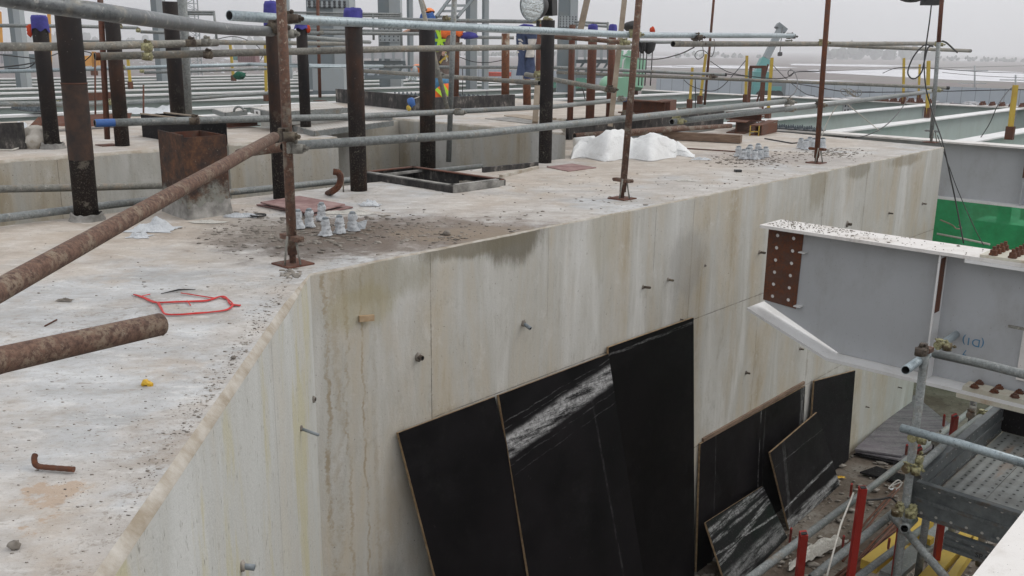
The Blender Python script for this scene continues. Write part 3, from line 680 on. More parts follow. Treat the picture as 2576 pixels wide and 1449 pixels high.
# cross girders
GN = ibeam('steel_girder', 'long pale girder crossing right behind the block end above the green netting', W(12.72, -7.2, -.05), W(12.72, 5, -.05), .74, .30, ('dusty_white', 'grey_paint', 'white_paint'), .022)
for k, vv in enumerate((-5.5, -3.22, -1.0)):
    b = MB(); b.abox(12.585, 12.71, vv - .006, vv + .006, -.76, -.075); b.make('stiffener', 'grey_paint', GN)
    b = MB(); b.abox(12.575, 12.584, vv - .012, vv + .012, -.42, -.08); b.make('rusty_edge', 'rust', GN)
GF = ibeam('steel_girder', 'far pale girder with rusty bolts along its top in front of the fence', W(21.8, -15.5, -.05), W(21.8, 4, -.05), .8, .32, ('dusty_white', 'green_paint', 'green_paint'), .022)
GL = ibeam('steel_girder', 'far left pale girder closing the steel floor', W(21.9, -33, -.05), W(21.9, -15.8, -.05), .8, .3)
def bolt_mesh(b, p, r=.018, h=.03, up=Z, mi=0):
    s = up.orthogonal().normalized(); t = up.cross(s)
    vs = [[b.bm.verts.new(p + (s * math.cos(a) + t * math.sin(a)) * rr + up * z) for a in [math.pi / 3 * k for k in range(6)]] for z, rr in ((0, r * 1.25), (h * .25, r * 1.25), (h * .26, r), (h * .8, r), (h * .81, r * .5), (h * 1.35, r * .5))]
    for i in range(5):
        for k in range(6): f = b.bm.faces.new((vs[i][k], vs[i][(k + 1) % 6], vs[i + 1][(k + 1) % 6], vs[i + 1][k])); f.material_index = mi
    b.bm.faces.new(vs[-1]).material_index = mi; b.bm.faces.new(vs[0][::-1]).material_index = mi
def bolts(parent, pts, r, h, mat, up=Z):
    first = None
    for p in pts:
        if first is None:
            b = MB(); bolt_mesh(b, p, r, h, up); first = b.make('bolt', mat, parent, origin=p)
            p0 = p
        else:
            c = first.copy(); COL.objects.link(c); c.parent = parent; c.matrix_basis = Matrix.Translation(p - p0) @ first.matrix_basis if parent.rotation_euler[2] == 0 else first.matrix_basis
            
def splice(label, c, d, s, L, wd, n1, n2, pmat, bmat, up=Z, r=.02, h=.035, t=.016):
    th = thing('splice_plate', label, 'splice plate', c)
    b = MB(); b.box(c + up * t / 2, d, s, up, L / 2, wd / 2, t / 2); b.make('plate', pmat, th)
    pts = [c + up * (t + .0005) + d * (L * (-.45 + .9 * i / max(1, n1 - 1))) + s * (wd * (-.38 + .76 * j / max(1, n2 - 1))) for i in range(n1) for j in range(n2)]
    bolts(th, pts, r, h, bmat, up); return th
splice('dark splice plate covered in grey bolts at the left end of the nearer girder', W(12.72, -6.55, -.049), V, U, 1.25, .27, 9, 4, 'bolt_dark', 'bolt_blue')
splice('rusty bolted splice plate on the far girder left of the grey post', W(21.8, -8.3, -.049), V, U, 1.3, .28, 7, 3, 'rust', 'rust_red', r=.035, h=.06)
splice('rusty bolted splice plate on the far girder right of the grey post', W(21.8, -6.0, -.049), V, U, 1.3, .28, 7, 3, 'dusty_white', 'rust_red', r=.035, h=.06)
splice('grey bolted splice plate on the beams just right of the braced post', PZ(1180, 251, -.02), V, U, .9, .3, 7, 3, 'bolt_dark', 'bolt_blue', r=.035, h=.07)
splice('grey bolted splice plate on the beams left of the pipe by the workers', PZ(1035, 246, -.02), V, U, .9, .3, 7, 3, 'bolt_dark', 'bolt_blue', r=.035, h=.07)
splice('grey bolted splice plate behind the leftmost dark pipe', PZ(80, 278, -.02), V, U, 1.0, .3, 7, 3, 'bolt_dark', 'bolt_blue', r=.03, h=.05)
# secondary beams, one thing each
vs_right = [(-1.9, 'fifth from the block corner at far right'), (-4.05, 'starting just right of the block end post'), (-5.85, 'right behind the block corner'), (-7.6, 'behind the bolted splice'), (-9.4, 'passing behind the rusty portal frame'), (-11.3, 'passing behind the short rusty beam stack')]
for vv, lab in vs_right:
    p = W(12.885, vv, -.052); q = W(21.63, vv, -.052)
    t = ibeam('floor_beam', 'pale green floor beam ' + lab, p, q, .6, .26, ('white_paint', 'green_paint', 'green_paint'), group='right hand floor beams')
    b = MB(); b.abox(21.15, 21.6, vv + .014, vv + .02, -.55, -.1); b.make('end_plate', 'grey_paint', t)
    b = MB()
    for k in range(4):
        for j in range(2): b.ell(W(21.25 + .16 * j, vv + .024, -.17 - .1 * k), .024, .024, .024, 6, 4)
    b.make('bolt_row', 'bolt_dark', t)
vl = [-13.8, -15.65, -17.95, -20.3, -22.5, -24.65, -26.75, -28.7, -31.2]
ordn = ['nearest', 'second nearest', 'third nearest', 'fourth', 'fifth', 'sixth', 'seventh', 'eighth', 'farthest']
for vv, o_ in zip(vl, ordn):
    b = MB(); isec(b, W(-3 if vv > -24 else 2, vv, -.052), W(21.73, vv, -.052), .62, .26, .035, .014, 1)
    tag(b.make('floor_beam', ['white_paint', 'green_paint']), 'pale green floor beam in the rows behind the pipes, %s of the nine' % o_, 'steel beam', 'left hand floor beams')
# ================================================================== foreground beam
FU, FZ = 6.39, -.2
t = thing('steel_bracket_beam', 'big pale steel beam end jutting over the black panels, haunched underside', 'steel beam', W(FU, -2, -1.1))
VL, VR = -3.31, 2.2
b = MB(); b.abox(FU - .165, FU + .165, VL, VR, FZ - .022, FZ); fl = b.make('top_flange', 'dusty_white', t)
b = MB()   # web polygon
zt = FZ - .0225
def webpt(v, z): return W(FU, v, z)
wp = [(-3.30, zt), (VR, zt), (VR, -1.085), (-2.68, -1.085), (-3.30, -.815)]
b.slab([W(FU - .008, v, z) for v, z in wp], U, .016); b.make('web', 'grey_paint', t)
# bolted rusty end plate area with real holes
bm = bmesh.new(); x0, x1, z0, z1 = -3.312, -3.04, -.80, -.235
def hp(v, z, off=-.0125): return W(FU + off, v, z)
es = []
oc = [bm.verts.new(hp(v, z)) for v, z in ((x0, z0), (x1, z0 - .02), (x1 + .01, z1), (x0, z1))]
es += [bm.edges.new((oc[i], oc[(i + 1) % 4])) for i in range(4)]
b_h = MB()
for i in range(2):
    for j in range(6):
        cv, cz = x0 + .075 + i * .13, z1 - .055 - j * .094 - i * .004
        ring = [bm.verts.new(hp(cv + .0135 * math.cos(a), cz + .0135 * math.sin(a))) for a in [2 * math.pi * k / 12 for k in range(12)]]
        es += [bm.edges.new((ring[k], ring[(k + 1) % 12])) for k in range(12)]
        vs = [b_h.bm.verts.new(hp(cv + .0137 * math.cos(a), cz + .0137 * math.sin(a), -.0095)) for a in [2 * math.pi * k / 12 for k in range(12)]]; b_h.bm.faces.new(vs)
bmesh.ops.triangle_fill(bm, edges=es, use_beauty=True); bmesh.ops.recalc_face_normals(bm, faces=bm.faces)
me = bpy.data.meshes.new('connection_area'); bm.to_mesh(me); bm.free()
o = new_obj('rusty_connection_area', me, 'rust', t, t.matrix_basis.translation); sol = o.modifiers.new('thickness', 'SOLIDIFY'); sol.thickness = .002
tag(o, 'bare rusty strip with twelve bolt holes')
b_h.make('bolt_holes', 'label_white', t)
for zc in (-.385, -.795):
    b = MB(); b.abox(FU - .06, FU - .009, x1 + .0, x1 + .05, zc, zc + .008); b.make('weld_tab', 'white_paint', t)
b = MB()   # bottom flange, sloped then level, with gusset line
b.slab([W(FU - .165, -3.36, -.845), W(FU - .165, -2.70, -1.09), W(FU + .165, -2.70, -1.09), W(FU + .165, -3.36, -.845)], Vector((0, 0, -1)), .022)
b.make('haunch_flange', 'white_paint', t)
b = MB(); b.abox(FU - .165, FU + .165, -2.699, VR, -1.112, -1.089); b.make('bottom_flange', 'white_paint', t)
for vv in (-2.02,):
    b = MB(); b.abox(FU - .145, FU - .009, vv - .006, vv + .006, -1.087, zt - .001); b.make('stiffener', 'white_paint', t)
    b = MB(); b.abox(FU - .135, FU - .05, vv + .007, vv + .009, -.62, -.25); b.make('rust_patch', 'rust', t)
for vv in (-1.5,):
    b = MB(); b.abox(FU - .022, FU - .009, vv, VR - .3, -.98, -.3); sw = b.make('web_splice', 'dusty_white', t)
    for j in range(8):
        b = MB(); b.sweep([W(FU - .03, vv + .07, -.47 - j * .068), W(FU - .0225, vv + .07, -.47 - j * .068)], .022, 10); b.make('bolt', 'rust_red' if j > 4 else 'bolt_dark', sw)
b = MB(); b.box(W(FU - .1, -1.45, -.62), V, U, Z, .12, .01, .008); b.make('tie_strap', 'galv_dirty', t)
b = MB(); b.abox(FU - .17, FU + .17, -1.86, VR - .4, FZ - .045, FZ - .0235); b.make('under_plate', 'white_paint', t)
sp1 = splice('cream splice plate with rusty bolts on top of the big foreground beam', W(FU, -1.1, FZ + .0015), V, U, 1.36, .30, 12, 4, 'cream_rust', 'rust', r=.022, h=.042)
sp2 = splice('cream splice plate with domed rusty bolts on the lower flange of the foreground beam', W(FU - .095, -1.1, -1.0875), V, U, 1.34, .13, 11, 2, 'cream_rust', 'rust', r=.024, h=.02, t=.03)
b = MB(); b.abox(FU - .17, FU + .17, -1.80, -.4, -1.142, -1.1135); b.make('lower_under_plate', 'cream_rust', t)
# handwritten marks on the web, upside down
def text(body, size, mat, parent, origin, ex, ey, name='lettering'):
    cu = bpy.data.curves.new(name, 'FONT'); cu.body = body; cu.size = size; cu.extrude = .0008; cu.align_x = 'CENTER'
    o = bpy.data.objects.new(name, cu); COL.objects.link(o); bpy.context.view_layer.update()
    me = bpy.data.meshes.new_from_object(o); bpy.data.objects.remove(o)
    m = Matrix((ex, ey, ex.cross(ey))).transposed().to_4x4(); m.translation = origin; me.transform(m)
    return new_obj(name, me, mat, parent, origin)
wa, wb_ = W(FU - .0095, -3, 0), W(FU - .0095, 0, 0)
text('(D1)', .075, 'sign_blue', t, PV(2449, 852, wa, wb_), -V, -Z)
text('7', .055, 'sign_blue', t, PV(2428, 880, wa, wb_), -V, -Z)
rb = MB()
for i in range(420):
    v0 = -3.28 + abs(random.gauss(0, .55)); 
    if v0 > -1.8: continue
    p = W(FU + random.uniform(-.15, .15), v0, FZ + .004); s = random.uniform(.0012, .0048) * (2.2 if random.random() < .05 else 1)
    rb.ell(p, s * 1.4, s, s * .6, 5, 3, 0, .5)
tag(rb.make('grit', 'debris', merge=False), kind='stuff')
# white flange of the beam nearest the camera, bottom right
e0, e1 = PZ(2446, 1449, -.35), PZ(2576, 1284, -.35); dd = (e1 - e0).normalized(); ss = Vector((dd[1], -dd[0], 0))
p0 = e0 - dd * .8 + ss * .17; p1 = e1 + dd * 2.2 + ss * .17
ibeam('steel_beam', 'white topped steel beam cutting across the bottom right corner', p0, p1, .6, .34, ('dusty_white', 'grey_paint', 'grey_paint'))
# ================================================================== scaffold tubes
def tube(label, pts, mat='galv', r=R0, name='scaffold_tube', cat='scaffold tube', group='scaffold tubes', n=16, ends=None):
    """pts: (x, y, width in photo) ; width gives the distance of a 48 mm tube"""
    P = [PD(x, y, F * 2 * r / wd) for x, y, wd in pts]
    b = MB(); b.hollow(P, r, n=n)
    o = b.make(name, [mat, 'dark_in'])
    tag(o, label, cat, group)
    if ends:
        for (i, m, L) in ends:
            a, c = (P[0], P[1]) if i == 0 else (P[-1], P[-2]); d = (c - a).normalized()
            b = MB(); b.sweep([a + d * .002, a + d * L], r + .0006, n, cap=False); b.make('painted_end', m, o)
    return o, P
def lerp_pts(pts, k):
    out = []
    for a, c in zip(pts[:-1], pts[1:]):
        for i in range(k): out.append(tuple(a[j] + (c[j] - a[j]) * i / k for j in range(3)))
    return out + [pts[-1]]
def smooth_pts(P, k=6):
    out = []
    for i in range(len(P) - 1):
        p0, p1, p2, p3 = P[max(i - 1, 0)], P[i], P[i + 1], P[min(i + 2, len(P) - 1)]
        for j in range(k):
            t = j / k
            out.append(tuple(.5 * (2 * p1[m] + (p2[m] - p0[m]) * t + (2 * p0[m] - 5 * p1[m] + 4 * p2[m] - p3[m]) * t * t + (3 * p1[m] - p0[m] - 3 * p2[m] + p3[m]) * t ** 3) for m in range(len(p1))))
    return out + [tuple(P[-1])]
tube('thick looking bent grey tube curving in from the top left corner to the rusty post', smooth_pts([(-60, -26, 53), (0, -9, 50), (130, 13, 47), (260, 31, 45), (400, 51, 39), (515, 67, 33), (600, 75, 28.5), (684, 79, 25)], 5), 'galv_dark')
tube('long brown crusted tube rising from the left edge to the nearest rusty post', lerp_pts([(-90, 779, 66), (0, 729, 60), (690, 345, 26.5)], 6), 'tube_rust_near')
tube('short rusty tube end poking in over the block top from the left edge', [(-150, 950, 80), (0, 906, 70), (402, 816, 58)], 'tube_rust_near')
tube('long bright grey top rail with open left end beyond the nearest post', [(577, 39, 26), (740, 49, 24), (1600, 88.5, 15.8), (1998, 90, 11.5)], 'galv_new')
tube('long dull rail just below the bright top rail, open rusty left end', [(238, 142, 19.5), (1000, 123, 16), (1400, 118, 13), (1586, 119, 12)], 'galv_dirty', ends=[(0, 'rust', .03)])
tube('long grey middle rail with a blue painted left end and blue right end', [(238, 310, 19.5), (440, 304, 18.5), (880, 294, 15.5), (1396, 268, 11.5), (1574, 250, 10)], 'galv', ends=[(0, 'blue_tape', .12), (-1, 'blue_tape', .1)])
tube('lower main grey rail running from the nearest post along the block edge', [(730, 367, 24.5), (1189, 338, 20.5), (1575, 298, 17), (1985, 254, 13)], 'galv')
tube('rusty stub of the lower main rail showing left of the nearest post', [(600, 386, 23), (712, 370, 24)], 'tube_rust')
tube('lower right rail starting with a yellow tied open end and rising to the end post', [(1690, 307, 15.5), (1850, 288, 14), (2056, 266, 12.3), (2345, 230, 9.6)], 'galv')
tube('upper right rail with open left end running to the grey end post', [(1693, 110.5, 15), (2083, 110.5, 12), (2352, 109.5, 9.5)], 'galv_dirty')
tube('thin upper right rail with black capped yellow end sticking past the end post', [(2084, 112, 10.5), (2200, 118, 10), (2441, 128, 8.5)], 'galv_dirty', ends=[(-1, 'black', .03)])
tube('thin far middle rail stopping short right of the yellow posts, dark end', [(930, 168, 7.5), (1400, 170, 8), (1828, 188, 8)], 'galv', ends=[(-1, 'black', .03)])
tube('thin far middle rail running on past the end post with a dark end', [(1400, 182, 8), (1774, 197, 8), (2214, 214, 8.5), (2388, 221.5, 8.5)], 'galv_dirty', ends=[(-1, 'black', .05)])
tube('rusty rail behind the post with the work trousers, sloping down right', [(1358, 90, 11), (1470, 98, 11), (1585, 108, 11)], 'tube_rust')
tube('thin grey rail continuing right of the second rusty post below the top rail', [(1606, 106, 8.5), (1712, 106, 8)], 'galv')
tube('grey rail under the floodlight reaching from the bolted columns', [(955, 47, 8.5), (1098, 51, 9), (1372, 55, 9.8)], 'galv')
tube('grey rail gripped by the standing worker', [(740, 83, 8.5), (1056, 85, 8.3)], 'galv')
tube('grey rail slanting behind the second blue capped pipe', [(760, 93, 11), (930, 106, 9)], 'galv')
tube('dull grey rail in line with the crusted tube at upper left', [(470, 106, 12.5), (700, 108, 11), (908, 111, 9)], 'galv_dirty')
tube('cement crusted tube crossing the dark pipes at upper left', [(-30, 118, 22), (200, 117, 20.5), (500, 108.5, 18.5), (545, 107.5, 18)], 'galv_dirty')
tube('short grey rail behind the red wrapped pipe', [(1147, 93, 8), (1293, 95, 8)], 'galv')
tube('whitish rail crossing between the dark pipes and the big column', [(631, 161.5, 9), (776, 166, 11), (962, 167, 8)], 'galv_new')
tube('long brown tube sloping past the crouching worker', [(913, 178, 9.5), (1357, 209, 12.5)], 'galv_dirty')
tube('brown tube sloping down right with an open pale end at the batten', [(1323, 187, 11.5), (1392, 200, 12), (1545, 228, 13)], 'galv_dirty')
tube('far left rail above the crusted tube', [(-30, 64, 9.5), (200, 66, 9), (345, 70, 8)], 'galv')
tube('faint far left rail just above the crusted tube', [(195, 103, 5), (412, 104, 5)], 'galv')
tube('short grey rail left of the fourth dark pipe', [(354, 80, 8), (420, 82, 8)], 'galv')
tube('far left grey rail over the green beam rows', [(-30, 181, 9.5), (419, 168, 9.3), (631, 162, 9)], 'galv_new')
tube('second far left grey rail just under the first over the beam rows', [(363, 182.5, 7.5), (670, 173, 7)], 'galv')
tube('dull rail bending along the green beam rows behind the dark pipes', [(-30, 262, 13.5), (104, 261, 13), (215, 262.5, 11.5), (423, 252, 10), (675, 234, 8)], 'galv')
tube('short tube end lying at the left edge on the rear block', [(-40, 335, 12), (36, 333, 12)], 'galv_new')
tube('upper of two grey rails low in the gap at left, ending at the steel box', [(-40, 476, 19.5), (200, 472, 18.3), (425, 466, 17)], 'galv_dirty')
tube('lower long grey rail through the gap, ending beside the hatch', [(-40, 554, 21.5), (339, 508, 18.5), (743, 467, 16), (1211, 418, 12.6)], 'galv')
# ------------------------------------------------------------------ posts
def post(label, xb, yb, zb, xt, yt, mat, r=R0, base='jack', split=None, name='scaffold_post', group='scaffold posts'):
    p = PZ(xb, yb, zb); q = PY(xt, yt, p[1]) ; d = (q - p).normalized(); q = q + d * (.25 if yt <= 5 else 0)
    t = thing(name, label, 'scaffold post', p, group)
    if split is None:
        b = MB(); b.hollow([p + d * .05, q], r); b.make('tube', [mat, 'dark_in'], t)
    else:
        s = p.lerp(q, split[0]); b = MB(); b.hollow([p + d * .05, s], r); b.make('tube', [mat, 'dark_in'], t)
        b = MB(); b.hollow([s + d * .001, q], r); b.make('upper_tube', [split[1], 'dark_in'], t)
    if base == 'jack':
        b = MB(); b.box(p + Z * .004, U, V, Z, .075, .075, .004); b.make('base_plate', 'rust_red', t)
        b = MB(); b.sweep([p + Z * .009, p + Z * .16], .016, 10); b.make('jack_screw', mat, t)
        b = MB(); b.box(p + Z * .135, U, V, Z, .02, .075, .012); b.sweep([p + Z * .135 - V * .09, p + Z * .135 + V * .09], .009, 8); b.make('jack_nut', mat, t)
        b = MB()
        b.sweep([p + Z * .009 - U * .06 + V * .02, p + Z * .15 - U * .045 + V * .03], .006, 6); b.sweep([p + Z * .009 + V * .065, p + Z * .13 + V * .035], .006, 6); b.make('brace_rod', 'galv_dirty', t)
    elif base == 'plate':
        b = MB(); b.box(p + Z * .004, U, V, Z, .07, .07, .004); b.make('base_plate', mat, t)
    return t, p, q
post('nearest rusty post standing at the block corner', 737, 665, 0, 707, -5, 'tube_rust')
post('second rusty post on the block edge beside the white tarpaulin', 1565, 500, 0, 1608, -5, 'tube_rust')
post('third rusty post on the block edge beside the far wrapped bolts', 2053, 410, 0, 2084, -5, 'rust')
P4 = post('grey end post with rusty upper part at the far block corner', 2342, 358, 0, 2369, 2, 'galv', split=(.62, 'rust_red'))
post('grey post with rusty foot behind the hatch, clamped to the middle rail', 1128, 420, -.1, 1143, -5, 'galv', r=.026, base=None, split=None)
post('thin rusty post among the dark pipes at left, beside the third pipe', 271, 366, .25, 252, -5, 'rust_red', r=.022, base='plate')
post('rusty post in front of the big bolted column', 805, 254, .25, 799, -5, 'rust_red', base='plate')
post('rusty post left of the portal frame on the steel floor', 1772, 270, -.05, 1796, -5, 'rust', base='plate')
post('red brown post right behind the second edge post', 1600, 244, -.05, 1606, 70, 'rust_red', r=.045, base=None)
post('thin rusty tube standing just left of the grey braced post', 1147, 272, .25, 1150, 84, 'rust', r=.035, base='plate')
def stick(label, a, c, wd, mat, r, name, cat, group=None, square=False, za=None):
    p = PD(a[0], a[1], wd[0]); q = PD(c[0], c[1], wd[1]); b = MB()
    if square: b.bar(p, q, 2 * r, 2 * r, Vector((0, 1, 0)))
    else: b.sweep([p, q], r, 10)
    return tag(b.make(name, mat), label, cat, group)
stick('long pale square timber batten leaning upright beside the blue capped pipes', (1535, 318), (1572, -10), (10.6, 10.4), 'wood_pale', .027, 'timber_batten', 'timber batten', square=True)
stick('grey brace slanting behind the braced post by the workers', (1127, 280), (1056, -8), (8.9, 8.9), 'galv_dirty', .021, 'scaffold_brace', 'scaffold brace')
stick('short greyish prop leaning against the pipe under the floodlight', (1346, 308), (1352, 215), (10, 10.1), 'wood_pale', .03, 'timber_prop', 'timber prop', square=True)
stick('short timber stick behind the worker helmet', (1069, 27), (1052, -20), (16, 16), 'wood_pale', .04, 'timber_stick', 'timber batten', square=True)
stick('brown timber stick standing beside the floodlight', (1459 , 80), (1479, -10), (9.3, 9.2), 'wood_pale', .03, 'timber_stick', 'timber batten', square=True)
# ------------------------------------------------------------------ couplers
def coupler_proto(mat):
    t = thing('scaffold_coupler', None, None, Vector())
    b = MB()
    b.sweep([Vector((-.024, 0, 0)), Vector((.024, 0, 0))], .0292, 14); b.box(Vector((0, .033, 0)), Vector((1, 0, 0)), Vector((0, 1, 0)), Z, .02, .008, .016); b.make('tube_clamp', mat, t)
    b = MB(); zc = .054
    b.sweep([Vector((0, -.024, zc)), Vector((0, .024, zc))], .0292, 14); b.box(Vector((.033, 0, zc)), Vector((1, 0, 0)), Vector((0, 1, 0)), Z, .008, .02, .016); b.make('cross_clamp', mat, t)
    b = MB(); b.sweep([Vector((0, .036, -.03)), Vector((0, .036, .045))], .0055, 8); bolt_mesh(b, Vector((0, .036, .040)), .011, .012); b.make('bolt', mat, t)
    b = MB(); b.sweep([Vector((.036, 0, zc - .04)), Vector((.036, 0, zc + .036))], .0055, 8); bolt_mesh(b, Vector((.036, 0, zc + .03)), .011, .012); b.make('bolt', mat, t)
    return t
CP = {'z': coupler_proto('zinc'), 'r': coupler_proto('coupler_rust'), 'd': coupler_proto('galv_dirty')}
cp_used = {k: False for k in CP}
def coupler(kind, label, x, y, d, ex, ey=None):
    """ex: direction of first tube, ey: roughly the second tube's direction"""
    c = PD(x, y, d); ex = ex.normalized(); ey = (ey or Z); ez = ex.cross(ey).normalized(); ey = ez.cross(ex)
    if ez.dot(fwd) > 0: ez = -ez; ey = ez.cross(ex)
    o = CP[kind] if not cp_used[kind] else copy_tree(CP[kind]); cp_used[kind] = True
    m = Matrix((ex, ey, ez)).transposed().to_4x4(); m.translation = c; o.matrix_basis = m @ Matrix.Scale(.9, 4)
    return tag(o, label, 'scaffold coupler', 'scaffold couplers')
EX = EAB; EH = Vector((1, .1, 0)).normalized()
cl = [('r', 'zincy rusted coupler joining the bright top rail to the nearest post', 723, 47, 4.65, EX), ('d', 'grey coupler holding the bent tube to the nearest post', 712, 85, 4.55, EX), ('r', 'dark coupler at the end of the bent tube left of the nearest post', 688, 70, 4.5, EX),
 ('r', 'dark coupler where the brown crusted tube meets the nearest post', 712, 342, 4.4, EX), ('d', 'grey coupler fixing the lower main rail to the nearest post', 733, 372, 4.45, EX),
 ('z', 'yellow coupler on the second post at the bright top rail', 1590, 87, 7.1, EX), ('z', 'yellow coupler just left of the second post above the dull rail', 1567, 107, 8.8, EX), ('r', 'coupler fixing the lower main rail to the second post', 1573, 290, 6.9, EX),
 ('r', 'coupler joining the bright top rail to the upper right rail at its left end', 1747, 94, 8.0, EX), ('r', 'lower coupler under the bright top rail on the upper right rail open end', 1749, 110, 7.9, EX),
 ('r', 'coupler at the far tip of the bright top rail', 1984, 92, 9.9, EX), ('d', 'coupler hanging below the far tip of the bright top rail', 1981, 110, 9.4, EX),
 ('z', 'yellow coupler on the third post at the upper right rail', 2066, 108, 9.3, EX), ('r', 'coupler on the third post at the lower right rail', 2057, 264, 9.2, EX),
 ('z', 'coupler cluster at the top of the grey end post', 2357, 112, 11.2, EX), ('z', 'coupler cluster low on the grey end post', 2351, 227, 11.3, EX),
 ('z', 'yellow double coupler at the open end of the lower right rail', 1698, 304, 7.4, EX), ('d', 'pale coupler above the open end of the lower right rail', 1712, 283, 7.5, EX),
 ('d', 'coupler capping the right end of the lower main rail', 1979, 257, 8.7, EX), ('d', 'coupler under the right end of the lower main rail', 1979, 275, 8.9, EX),
 ('z', 'brassy coupler hanging between the crusted tube and the dull rail', 372, 118, 5.4, EH), ('z', 'lower brassy coupler on the dull rail under the crusted tube', 373, 142, 5.8, EH),
 ('r', 'rusty coupler on the crusted tube just right of the fourth pipe', 482, 108, 6.0, EH), ('r', 'rusty coupler under the crusted tube end on the dull rail', 525, 138, 6.2, EH), ('d', 'pale coupler around the right end of the crusted tube', 521, 106, 6.1, EH),
 ('r', 'rusty coupler on the middle rail right of the fourth dark pipe', 491, 303, 6.0, EH), ('d', 'coupler where the dull rail meets the grey braced post', 1153, 118, 8.3, EX), ('d', 'coupler where the middle rail meets the grey braced post', 1150, 283, 8.4, EX),
 ('z', 'brassy coupler left of the second dark pipe on the bending dull rail', 149, 262, 9.5, EH), ('z', 'brassy coupler beside the thin rusty post on the bending dull rail', 274, 258, 9.5, EH),
 ('z', 'small brassy coupler right of the third dark pipe at far left rail', 310, 170, 12, EH), ('z', 'small brassy coupler at the left end of the second far left rail', 358, 179, 14, EH), ('z', 'small brassy coupler hanging near the bent tube middle', 303, 67, 12.5, EH), ('z', 'small coupler behind the bent tube beside the fourth pipe', 349, 77, 13, EH),
 ('z', 'brassy coupler at the pipe under the floodlight, lower', 1352, 206, 9.6, EX), ('z', 'brassy coupler at the pipe under the floodlight, upper', 1350, 188, 9.6, EX), ('z', 'brassy coupler on the rail under the floodlight', 1346, 53, 11.5, EX), ('z', 'brassy coupler on top of the pipe under the floodlight', 1372, 49, 11.4, EX),
 ('r', 'coupler near the batten at the open pale tube end', 1531, 225, 8.7, EX), ('d', 'coupler on the blue tipped end of the middle rail', 1560, 249, 11, EX),
 ('r', 'coupler clamping the two far middle rails together', 1789, 193, 13.5, EX), ('z', 'brassy coupler on top of the grey square pipe at upper left', 458, 0, 8.9, EH), ('d', 'small coupler on the brown tube beside the crouching worker', 1097, 186, 9.5, EX), ('z', 'small coupler by the rail behind the worker shoulder', 1119, 47, 11.5, EX), ('d', 'small coupler at the rusty post by the big bolted column', 808, 82, 13, EH)]
for k, lab, x, y, d, ex in cl: coupler(k, lab, x, y, d, ex, Z)
# ------------------------------------------------------------------ dark pipe piles
def pile(label, xb, yb, zb, xt, yt, wpx, mat='column', ring=None, sink=.0):
    p = PZ(xb, yb, zb); r = wpx / F * depth(p) / 2; q = PY(xt, yt, p[1]); q += (q - p).normalized() * (.3 if yt < 3 else 0)
    t = thing('steel_pipe_pile', label, 'steel pipe', p, 'steel pipe piles')
    p2 = p + Vector((0, r * .3, -sink)); 
    b = MB(); b.hollow([p2, p2.lerp(q, .5), q], r, .006, 28, .2); b.make('pipe', [mat, 'dark_in'], t)
    if ring:
        c = p2.lerp(q, ring); b = MB(); b.sweep([p2.lerp(q, ring * .45), c - Z * .0045], r + .0015, 28, cap=False); b.make('rusty_sleeve', 'pile_brown', t)
        c = p2.lerp(q, ring); b = MB(); b.sweep([c - Z * .004, c + Z * .004], r + .004, 28); b.make('weld_bead', 'rust', t)
    return t, p2, q, r
caps = []
pl = [('leftmost dark pipe with a blue cap and red corner', 130, 374, .25, 98, 46, 37, None), ('tall dark pipe with a weld ring, thickest at left, standing on the near block', 215, 553, 0, 165, -6, 58, .51),
 ('third dark pipe from the left, orange rusty foot, on the rear block', 306, 367, .25, 281, 40, 35, None), ('fourth dark pipe from left with bare top beside the pale pipe', 449, 331, .25, 427, 4, 36, None),
 ('dark blue capped pipe behind the nearest rusty post', 704, 500, 0, 683, 12, 35, None), ('thin dark pipe with a mortar foot and ragged blue cap', 769, 333, .25, 758, 62, 27, None),
 ('dark blue capped pipe with cement patches at the hatch corner', 902, 480, 0, 888, 28, 42, None), ('dark pipe behind the hatch, in front of the standing worker', 1076, 424, -.05, 1074, 68, 39, None),
 ('dark bare pipe under the floodlight', 1371, 410, 0, 1379, 51, 33, None)]
PL = [pile('%s' % l, x, y, z, xt, yt, wd, ring=rg) for l, x, y, z, xt, yt, wd, rg in pl]
pl2 = [('rusty pipe half plastered pale, left of the work trousers', 1271, 268, .25, 1272, 84, 20, 'col_plaster'), ('short plastered pipe under the work trousers', 1326, 264, .25, 1324, 150, 20, 'col_plaster'), ('dark thin pipe just left of the pipe under the floodlight', 1353, 262, .25, 1357, 60, 15, 'rust_red'),
 ('rust brown thin pipe, first of three right of the floodlight pipe', 1434, 302, .25, 1440, 62, 15.5, 'rust_red'), ('rust brown pipe with upright blue cap, middle of three', 1484, 298, .25, 1492, 66, 22, 'rust_red'), ('rust brown pipe with rumpled blue cap beside the batten', 1533, 294, .25, 1542, 66, 18, 'rust_red')]
PL2 = [pile(l, x, y, z, xt, yt, wd, m) for l, x, y, z, xt, yt, wd, m in pl2]
pile('pale grey pipe right against the fourth dark pipe', 472, 325, .25, 457, -6, 24, 'galv')
